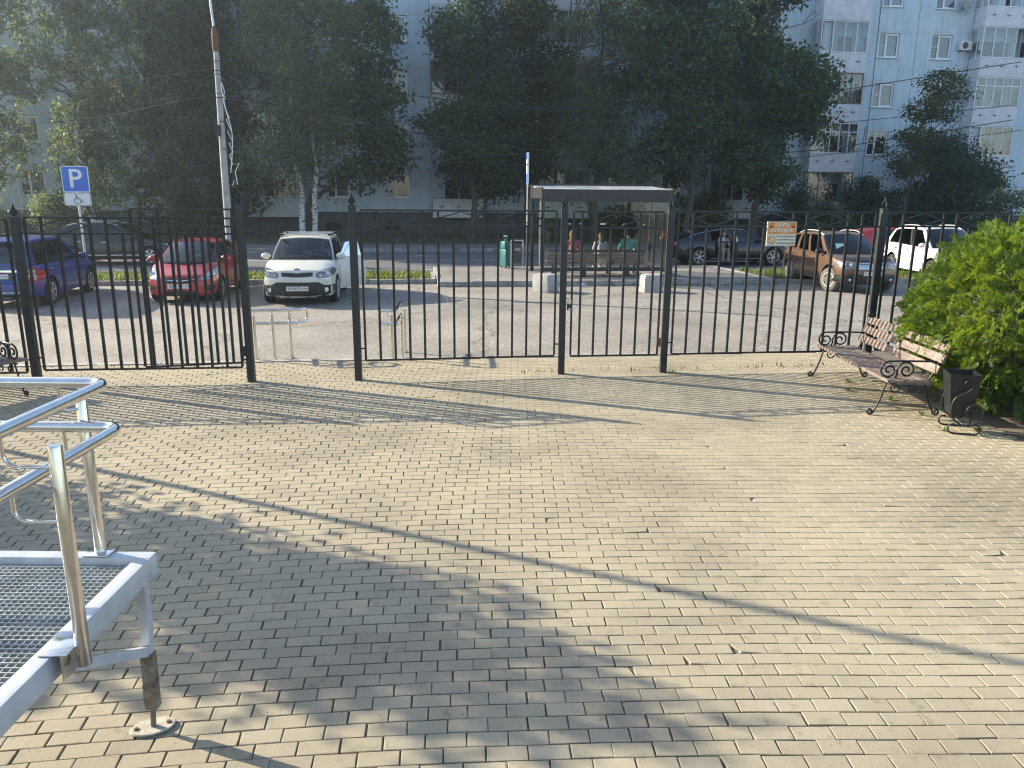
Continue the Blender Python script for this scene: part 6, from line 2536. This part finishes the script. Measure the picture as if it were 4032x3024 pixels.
m.add([(.05, .08, .44), (.05, .9, .44), (.05, .9, 2.45), (.05, .08, 2.45)], [(0, 1, 2, 3)])
m.build('side_glass', MT['glass_shelter'], bs)
m = MB()
m.box((1.96, .025, 1.78), (.16, .004, .045))
for x in (.9, 1.25, 2.65, 3.3):
    m.box((x, .026, 1.78 + .01 * math.sin(x * 7)), (.06, .003, .03))
for z, w_, h_ in ((2.30, .14, .25), (1.98, .14, .18), (1.66, .13, .12), (1.30, .11, .09)):
    m.box((SL - .046, .95, z), (.004, w_, h_))
m.build('paper_notice', MT['sign_white'], bs)
sb = thing('bus_stop_bench', 'long dark slatted bench inside the bus shelter', 'bench', ST(4.30, 24.62, .14), ANG)
m = MB()
for k, z in enumerate((.40, .52, .64, .76)):
    m.box((1.62, .0, z), (3.22, .03, .095), b=.006)
m.build('backrest', MT['slat'], sb, 40)
m = MB()
for k in range(4):
    m.box((1.62, .08 + .115 * k, .44), (3.22, .10, .035), b=.006)
m.build('seat', MT['slat'], sb, 40)
for x in (.25, 1.25, 2.1, 3.0):
    m = MB()
    m.box((x, .06, .21), (.06, .05, .42))
    m.box((x, .42, .21), (.06, .05, .42))
    m.box((x, .24, .40), (.05, .40, .04))
    m.bar((x, .03, .40), (x, .012, .80), .05, .03)
    m.build('leg', dark, sb)

# stop sign on a thin mast, edge on
ss = thing('bus_stop_sign', 'narrow blue and white bus stop sign rising left of the shelter roof', 'sign', ST(3.86, 26.1, .12), ANG + R(84))
m = MB()
m.tube([(0, 0, -.1), (0, 0, 3.85)], .025, 10)
m.build('mast', MT['galv'], ss, 40)
m = MB()
Ms = Matrix.Translation((.16, 0, 3.38)) @ UP
m.prism(rrect(.62, 1.0, .03), -.03, .03, 1, Ms)
for sgn in (1, -1):
    z0_, z1_ = (.030, .033) if sgn > 0 else (-.033, -.030)
    m.prism([(-.29, .30), (.29, .30), (.29, .48), (-.29, .48)], z0_, z1_, 0, Ms)
    m.prism([(-.29, -.48), (.29, -.48), (.29, -.16), (-.29, -.16)], z0_, z1_, 0, Ms)
m.build('panel', [MT['sign_blue'], MT['sign_white']], ss)

# concrete blocks
CBL = 'pale concrete blocks at the shelter kerb'
cb1 = thing('concrete_block', 'square pale concrete block at the left end of the shelter', 'block', ST(3.74, 21.56, -.02), ANG + R(43), CBL)
m = MB()
m.box((0, 0, .25), (.54, .54, .50), b=.025)
m.build('body', MT['concrete'], cb1, 40)
m = MB()
m.tube(bend([(-.06, 0, .49), (-.06, 0, .55), (.06, 0, .55), (.06, 0, .49)], .03), .008, 6)
m.build('lifting_loop', MT['rust'], cb1, 40)
cb2 = thing('concrete_block', 'eight sided pale concrete block at the right end of the shelter', 'block', ST(6.78, 21.42, -.02), ANG + R(20), CBL)
m = MB()
oc = [(.34 * math.cos(R(22.5 + 45 * k)), .34 * math.sin(R(22.5 + 45 * k))) for k in range(8)]
m.prism(oc, 0, .45)
m.prism([(x * .9, y * .9) for x, y in oc], .45, .49)
m.build('body', MT['concrete'], cb2)
m = MB()
m.tube(bend([(-.06, 0, .48), (-.06, 0, .55), (.06, 0, .55), (.06, 0, .48)], .03), .008, 6)
m.build('lifting_loop', MT['rust'], cb2, 40)

# suitcase with a bag on it
teal = dull('turquoise_shell', (.02, .15, .145), .35, 0, .12, 6, .05, coat=.4)
su = thing('suitcase', 'turquoise wheeled suitcase left of the bus shelter', 'suitcase', ST(3.28, 27.3, .14), ANG + R(22))
m = MB()
m.box((0, 0, .36), (.26, .44, .60), b=.05)
for k in range(5):
    m.box((-.131, -.16 + .08 * k, .36), (.008, .02, .5), b=.003)
m.build('shell', teal, su, 40)
m = MB()
for s in (-1, 1):
    m.tube([(0, .1 * s, .64), (0, .1 * s, 1.10)], .010, 6)
m.tube([(0, -.13, 1.10), (0, .13, 1.10)], .018, 8)
m.build('pull_handle', [teal], su, 40)
for x in (-.09, .09):
    for y in (-.16, .16):
        m = MB()
        m.tube([(x, y - .012, .03), (x, y + .012, .03)], .03, 12)
        m.build('wheel', MT['black'], su, 40)
bg = thing('travel_bag', 'small turquoise bag strapped on top of the suitcase', 'bag', ST(3.28, 27.3, .805), ANG + R(22))
m = MB()
m.box((-.03, 0, .13), (.22, .36, .27), b=.06)
m.build('body', teal, bg, 40)
m = MB()
m.tube(bend([(-.03, -.08, .25), (-.03, -.06, .31), (-.03, .06, .31), (-.03, .08, .25)], .03), .01, 6)
m.build('handle', teal, bg, 40)
tb = thing('litter_bin', 'dark litter bin in a square metal frame between suitcase and shelter', 'bin', ST(3.58, 26.5, .14), ANG)
m = MB()
for x in (-.2, .2):
    m.bar((x, 0, 0), (x, 0, .98), .035)
m.bar((-.2175, 0, .9975), (.2175, 0, .9975), .035)
m.bar((-.18, 0, .02), (.18, 0, .02), .03)
m.build('stand', MT['galv'], tb)
m = MB()
m.lathe([(0, .25), (.155, .25), (.165, .80), (.15, .80), (.14, .27), (0, .27)], 4, 0, Matrix.Rotation(R(45), 4, 'Z') @ Matrix.Diagonal((1.15, 1.15, 1, 1)))
m.build('bucket', MT['trim'], tb, 30)
m = MB()
m.box((0, -.135, .70), (.2, .004, .10))
m.build('sticker', dull('torn_paper_sticker', (.40, .40, .40), .8, 0, .6, 30, .1), tb)
lt = thing('crumpled_wrapper', 'tiny crumpled blue and white wrapper at the kerb between the concrete blocks', 'litter', ST(5.05, 22.62, -.02))
m = MB()
m.sphere((0, 0, .05), (.09, .06, .06), 10, 7)
for i, v in enumerate(m.v):
    k_ = rng.uniform(.7, 1.25)
    m.v[i] = (v[0] * k_, v[1] * k_, max(0, .05 + (v[2] - .05) * k_))
m.build('foil', dull('blue_white_wrapper', (.35, .42, .60), .5, 0, .6, 12, .2), lt)


# ------------------------------------------------------------------ people
SKIN = dull('skin', (.50, .29, .21), .55, 0, .1, 8, .1)


def skinned(name, segs, mat, parent, vox=.014, sm_=4):
    """one continuous surface grown round tapered limbs (p0, r0, p1, r1)"""
    m = MB()
    for p0, r0, p1, r1 in segs:
        p0, p1 = Vector(p0), Vector(p1)
        n = 5
        d = p1 - p0
        pts = [p0.lerp(p1, i / n) for i in range(n + 1)]
        if d.length > 1e-4:
            u = d.normalized()
            pts = [p0 - u * r0 * .85, p0 - u * r0 * .5] + pts + [p1 + u * r1 * .5, p1 + u * r1 * .85]
            rs = [r0 * .5, r0 * .87] + [r0 + (r1 - r0) * i / n for i in range(n + 1)] + [r1 * .87, r1 * .5]
            m.tube(pts, rs, 12)
        else:
            m.sphere(tuple(p0), r0, 14, 10)
    o = m.build(name, mat, parent, None)
    md = o.modifiers.new('skin', 'REMESH')
    md.mode = 'VOXEL'
    md.voxel_size = vox
    md.use_smooth_shade = True
    if sm_:
        s = o.modifiers.new('soften', 'SMOOTH')
        s.iterations = sm_
        s.factor = .5
    return o


def person(label, loc, rz, pose, shirt, trousers, hair, hairlen=0., k=1.0, shoes=MT['black'], rest=None, extra=None, cat='person', group=None):
    """local: faces +y; pose: joint table, pelvis at the origin"""
    T = thing('person', label, cat, loc, rz, group)
    J = {a: Vector(b) * k for a, b in pose.items()}
    r = lambda v: v * k
    segs = [(J['pelvis'], r(.125), J['waist'], r(.115)), (J['waist'], r(.115), J['chest'], r(.135)), (J['chest'], r(.125), J['neck'], r(.065)), (J['neck'], r(.052), J['head'] - Vector((0, 0, r(.06))), r(.055))]
    hd = J['head']
    fwd = J.get('face', Vector((0, 1, 0))).normalized()
    segs += [(hd + Vector((0, 0, r(.025))), r(.088), hd + fwd * r(.02) - Vector((0, 0, r(.05))), r(.068)), (hd + fwd * r(.088) + Vector((0, 0, r(.005))), r(.012), hd + fwd * r(.105) - Vector((0, 0, r(.022))), r(.016))]
    side = Vector((fwd.y, -fwd.x, 0))
    for s in (1, -1):
        segs.append((hd + side * s * r(.085), r(.018), hd + side * s * r(.088) - Vector((0, 0, r(.035))), r(.014)))
    shirt_s = [(J['waist'] - (J['waist'] - J['pelvis']) * .5, r(.137), J['waist'], r(.128)), (J['waist'], r(.128), J['chest'], r(.15)), (J['chest'], r(.14), J['neck'] - Vector((0, 0, r(.035))), r(.075))]
    pants, boots = [(J['pelvis'] + Vector((0, 0, r(.03))), r(.14), J['pelvis'], r(.138))], []
    for s in ('l', 'r'):
        sh, el, wr, hp, kn, an, to = (J[s + q] for q in ('sh', 'el', 'wr', 'hip', 'kn', 'an', 'toe'))
        segs += [(J['chest'] + Vector((0, 0, r(.06))), r(.09), sh, r(.06)), (sh, r(.055), el, r(.042)), (el, r(.040), wr, r(.028))]
        hdv = (wr - el).normalized()
        pal = wr + hdv * r(.07)
        segs.append((wr, r(.026), pal, r(.034)))
        sd = hdv.cross(Vector((0, 0, 1)))
        if sd.length < .1:
            sd = Vector((1, 0, 0))
        sd.normalize()
        dn = Vector((0, 0, -1))
        for q, ln in ((-1.5, .058), (-.5, .075), (.5, .08), (1.5, .07)):
            b0 = pal + sd * q * r(.019)
            mid = b0 + hdv * r(ln * .6) + dn * r(.008)
            segs.append((b0, r(.0105), mid, r(.0098)))
            segs.append((mid, r(.0098), mid + hdv * r(ln * .45) + dn * r(.03), r(.0088)))
        inn = -1 if (sd.dot(sh - J['chest']) > 0) else 1
        segs.append((wr + hdv * r(.02) + sd * inn * r(.02), r(.014), wr + hdv * r(.065) + sd * inn * r(.055), r(.0105)))
        segs += [(J['pelvis'], r(.11), hp, r(.092)), (hp, r(.09), kn, r(.06)), (kn, r(.056), an, r(.040)), (an, r(.042), to, r(.034))]
        shirt_s += [(J['chest'] + Vector((0, 0, r(.06))), r(.105), sh, r(.073)), (sh, r(.07), sh.lerp(el, .8), r(.060))]
        pants += [(J['pelvis'], r(.125), hp, r(.106)), (hp, r(.104), kn, r(.076)), (kn, r(.074), kn.lerp(an, .92), r(.060))]
        boots += [(an - Vector((0, 0, r(.0))), r(.052), to, r(.045))]
    skinned('body', segs, SKIN, T, .013 * k)
    skinned('shirt', shirt_s, shirt, T, .016 * k)
    skinned('trousers', pants, trousers, T, .016 * k)
    skinned('shoes', boots, shoes, T, .014 * k)
    hs_ = [(hd - fwd * r(.012) + Vector((0, 0, r(.045))), r(.100), hd - fwd * r(.04), r(.092))]
    if hairlen:
        hs_.append((hd - fwd * r(.05), r(.088), J['neck'] - fwd * r(.06) - Vector((0, 0, r(hairlen))), r(.09)))
    skinned('hair', hs_, hair, T, .014 * k)
    m = MB()
    for s in (1, -1):
        m.sphere(tuple(hd + fwd * r(.083) + side * s * r(.032) + Vector((0, 0, r(.022)))), r(.010), 8, 6, 0)
    m.box((0, 0, 0), (r(.045), r(.008), r(.009)), 1, Matrix.Translation(hd + fwd * r(.083) - Vector((0, 0, r(.055)))) @ Matrix.Rotation(math.atan2(-fwd.x, fwd.y), 4, 'Z'))
    m.build('face_features', [MT['ink'], dull('lips', (.36, .13, .11), .6, 0, .1, 8, 0)], T, 50)
    return T


def sit(dz=0., lean=0., head_turn=0., armout=0.):
    f = Vector((math.sin(head_turn), math.cos(head_turn), 0))
    p = dict(pelvis=(0, 0, 0), waist=(0, -.02 + lean * .3, .17), chest=(0, -.02 + lean * .7, .36), neck=(0, lean, .535), head=(0, .02 + lean * 1.15, .695), face=tuple(f))
    for s, q in (('l', -1), ('r', 1)):
        p[s + 'sh'] = (.175 * q, -.01 + lean * .9, .455)
        p[s + 'el'] = ((.24 + armout) * q, .08 + lean, .20)
        p[s + 'wr'] = (.11 * q, .29 + lean, .12)
        p[s + 'hip'] = (.09 * q, .05, 0)
        p[s + 'kn'] = (.11 * q, .43, .03)
        p[s + 'an'] = (.11 * q, .46, -.38)
        p[s + 'toe'] = (.12 * q, .60, -.425)
    return p


cloth = lambda n, c: dull(n, c, .85, 0, .2, 9, .3, 60)
PG_ = 'people waiting on the shelter bench'
SB = lambda s: ST(s, 24.88, .14 + .475 + .11)
person('person seated in the shelter in a pink top with long light hair, seen from behind', SB(5.18), ANG, sit(0, .02, .3), cloth('pink_cloth', (.62, .20, .26)), cloth('blue_denim', (.07, .10, .17)), cloth('light_brown_hair', (.22, .13, .07)), .10, 1.0, MT['sign_white'], group=PG_)
person('person seated in the middle of the shelter bench in a white top with fair hair', SB(6.12), ANG, sit(0, .05, -.4), cloth('white_cloth', (.62, .62, .63)), cloth('beige_cloth', (.30, .24, .18)), cloth('fair_hair', (.20, .15, .09)), .12, .92, MT['sign_white'], group=PG_)
person('person with short dark hair in a mint green shirt on the shelter bench', SB(7.05), ANG, sit(0, .03, -.5, .03), cloth('mint_cloth', (.20, .52, .44)), cloth('dark_trousers', (.03, .03, .04)), cloth('dark_hair', (.04, .028, .02)), 0, 1.06, MT['black'], group=PG_)
# driver of the cream crossover: sits at the wheel, hands on it
dp = sit(0, -.04)
for s, q in (('l', -1), ('r', 1)):
    dp[s + 'el'] = (.23 * q, .20, .26)
    dp[s + 'wr'] = (.13 * q, .36, .34)
    dp[s + 'kn'] = (.12 * q, .40, .05)
    dp[s + 'an'] = (.12 * q, .52, -.20)
    dp[s + 'toe'] = (.12 * q, .62, -.16)
mw = kia.matrix_basis.copy()
drv = person('person in a pale shirt at the steering wheel of the cream crossover', mw @ Vector((.06, .37, .72)), ANG + R(-90) + R(-90), dp, cloth('pale_shirt', (.48, .50, .54)), cloth('grey_trousers', (.08, .08, .09)), cloth('brown_hair', (.06, .04, .025)), 0, .98)
# passenger climbing out of the black saloon: sits sideways, beige trousers, one foot on the road
ep = sit(0, .10, .2)
ep['lan'] = (-.10, .50, -.40)
ep['ltoe'] = (-.10, .64, -.455)
ep['ran'] = (.10, .40, -.40)
ep['rtoe'] = (.11, .53, -.455)
mg = gt.matrix_basis.copy()
person('person in white shirt and beige trousers stepping out of the black saloon', mg @ Vector((-.44, -.50, .56)), ANG + R(180), ep, cloth('white_shirt', (.60, .60, .62)), cloth('beige_trousers', (.36, .33, .27)), cloth('grey_brown_hair', (.09, .07, .05)), 0, 1.0)
HAZE = .0012

# ------------------------------------------------------------------ light, sky, camera
EL, SUN_AZ = R(25.0), R(159.5)      # azimuth measured from +x towards +y
sun_dir = Vector((math.cos(EL) * math.cos(SUN_AZ), math.cos(EL) * math.sin(SUN_AZ), math.sin(EL)))
li = bpy.data.lights.new('sun', 'SUN')
li.energy = 5.0
li.angle = R(.45)
li.color = (1.0, .89, .70)
lo = bpy.data.objects.new('sun', li)
lo.rotation_euler = sun_dir.to_track_quat('Z', 'Y').to_euler()
lo.location = sun_dir * 60
COL.objects.link(lo)

w = bpy.data.worlds.new('World')
SC.world = w
w.use_nodes = True
nt = w.node_tree
bg_ = nt.nodes['Background']
sky = nt.nodes.new('ShaderNodeTexSky')
sky.sky_type = 'NISHITA'
sky.sun_disc = False
sky.sun_elevation = EL
sky.sun_rotation = math.pi / 2 - SUN_AZ
sky.altitude = 150
sky.air_density = 1.0
sky.dust_density = 1.2
sky.ozone_density = 1.2
nt.links.new(sky.outputs[0], bg_.inputs[0])
bg_.inputs[1].default_value = .132

# thin sunlit summer air round everything
hz = MB()
hz.box((0, 35, 8.3), (330, 215, 19.0))
ho = hz.build('haze', [])
ho['kind'] = 'stuff'
ho['label'] = 'thin pale sunlit haze in front of the trees and the block'
ho['category'] = 'haze'
hm = bpy.data.materials.new('thin_haze')
hm.use_nodes = True
hn = hm.node_tree
hn.nodes.remove(hn.nodes['Principled BSDF'])
pv = hn.nodes.new('ShaderNodeVolumePrincipled')
pv.inputs['Color'].default_value = (.74, .88, 1, 1)
pv.inputs['Density'].default_value = HAZE
pv.inputs['Anisotropy'].default_value = .74
hn.links.new(pv.outputs[0], hn.nodes['Material Output'].inputs['Volume'])
ho.data.materials.append(hm)

cd = bpy.data.cameras.new('camera')
cam = bpy.data.objects.new('camera', cd)
COL.objects.link(cam)
cd.sensor_width = 36
cd.lens = 3028 / 4032 * 36
cd.clip_start = .05
cd.clip_end = 2000
cam.matrix_world = Matrix.Translation((0, 0, 2.64)) @ Matrix.Rotation(R(90 - 13.8), 4, 'X') @ Matrix.Rotation(R(.47), 4, 'Z')
SC.camera = cam
SC.view_settings.view_transform = 'Standard'
SC.view_settings.look = 'None'
SC.view_settings.gamma = 1
SC.view_settings.exposure = 1.3
SC.view_settings.use_curve_mapping = False
SC.cycles.use_denoising = True
SC.cycles.max_bounces = 8
SC.cycles.volume_bounces = 0
SC.cycles.filter_width = 1.2
SC.cycles.transparent_max_bounces = 16
SC.cycles.caustics_reflective = False
SC.cycles.caustics_refractive = False
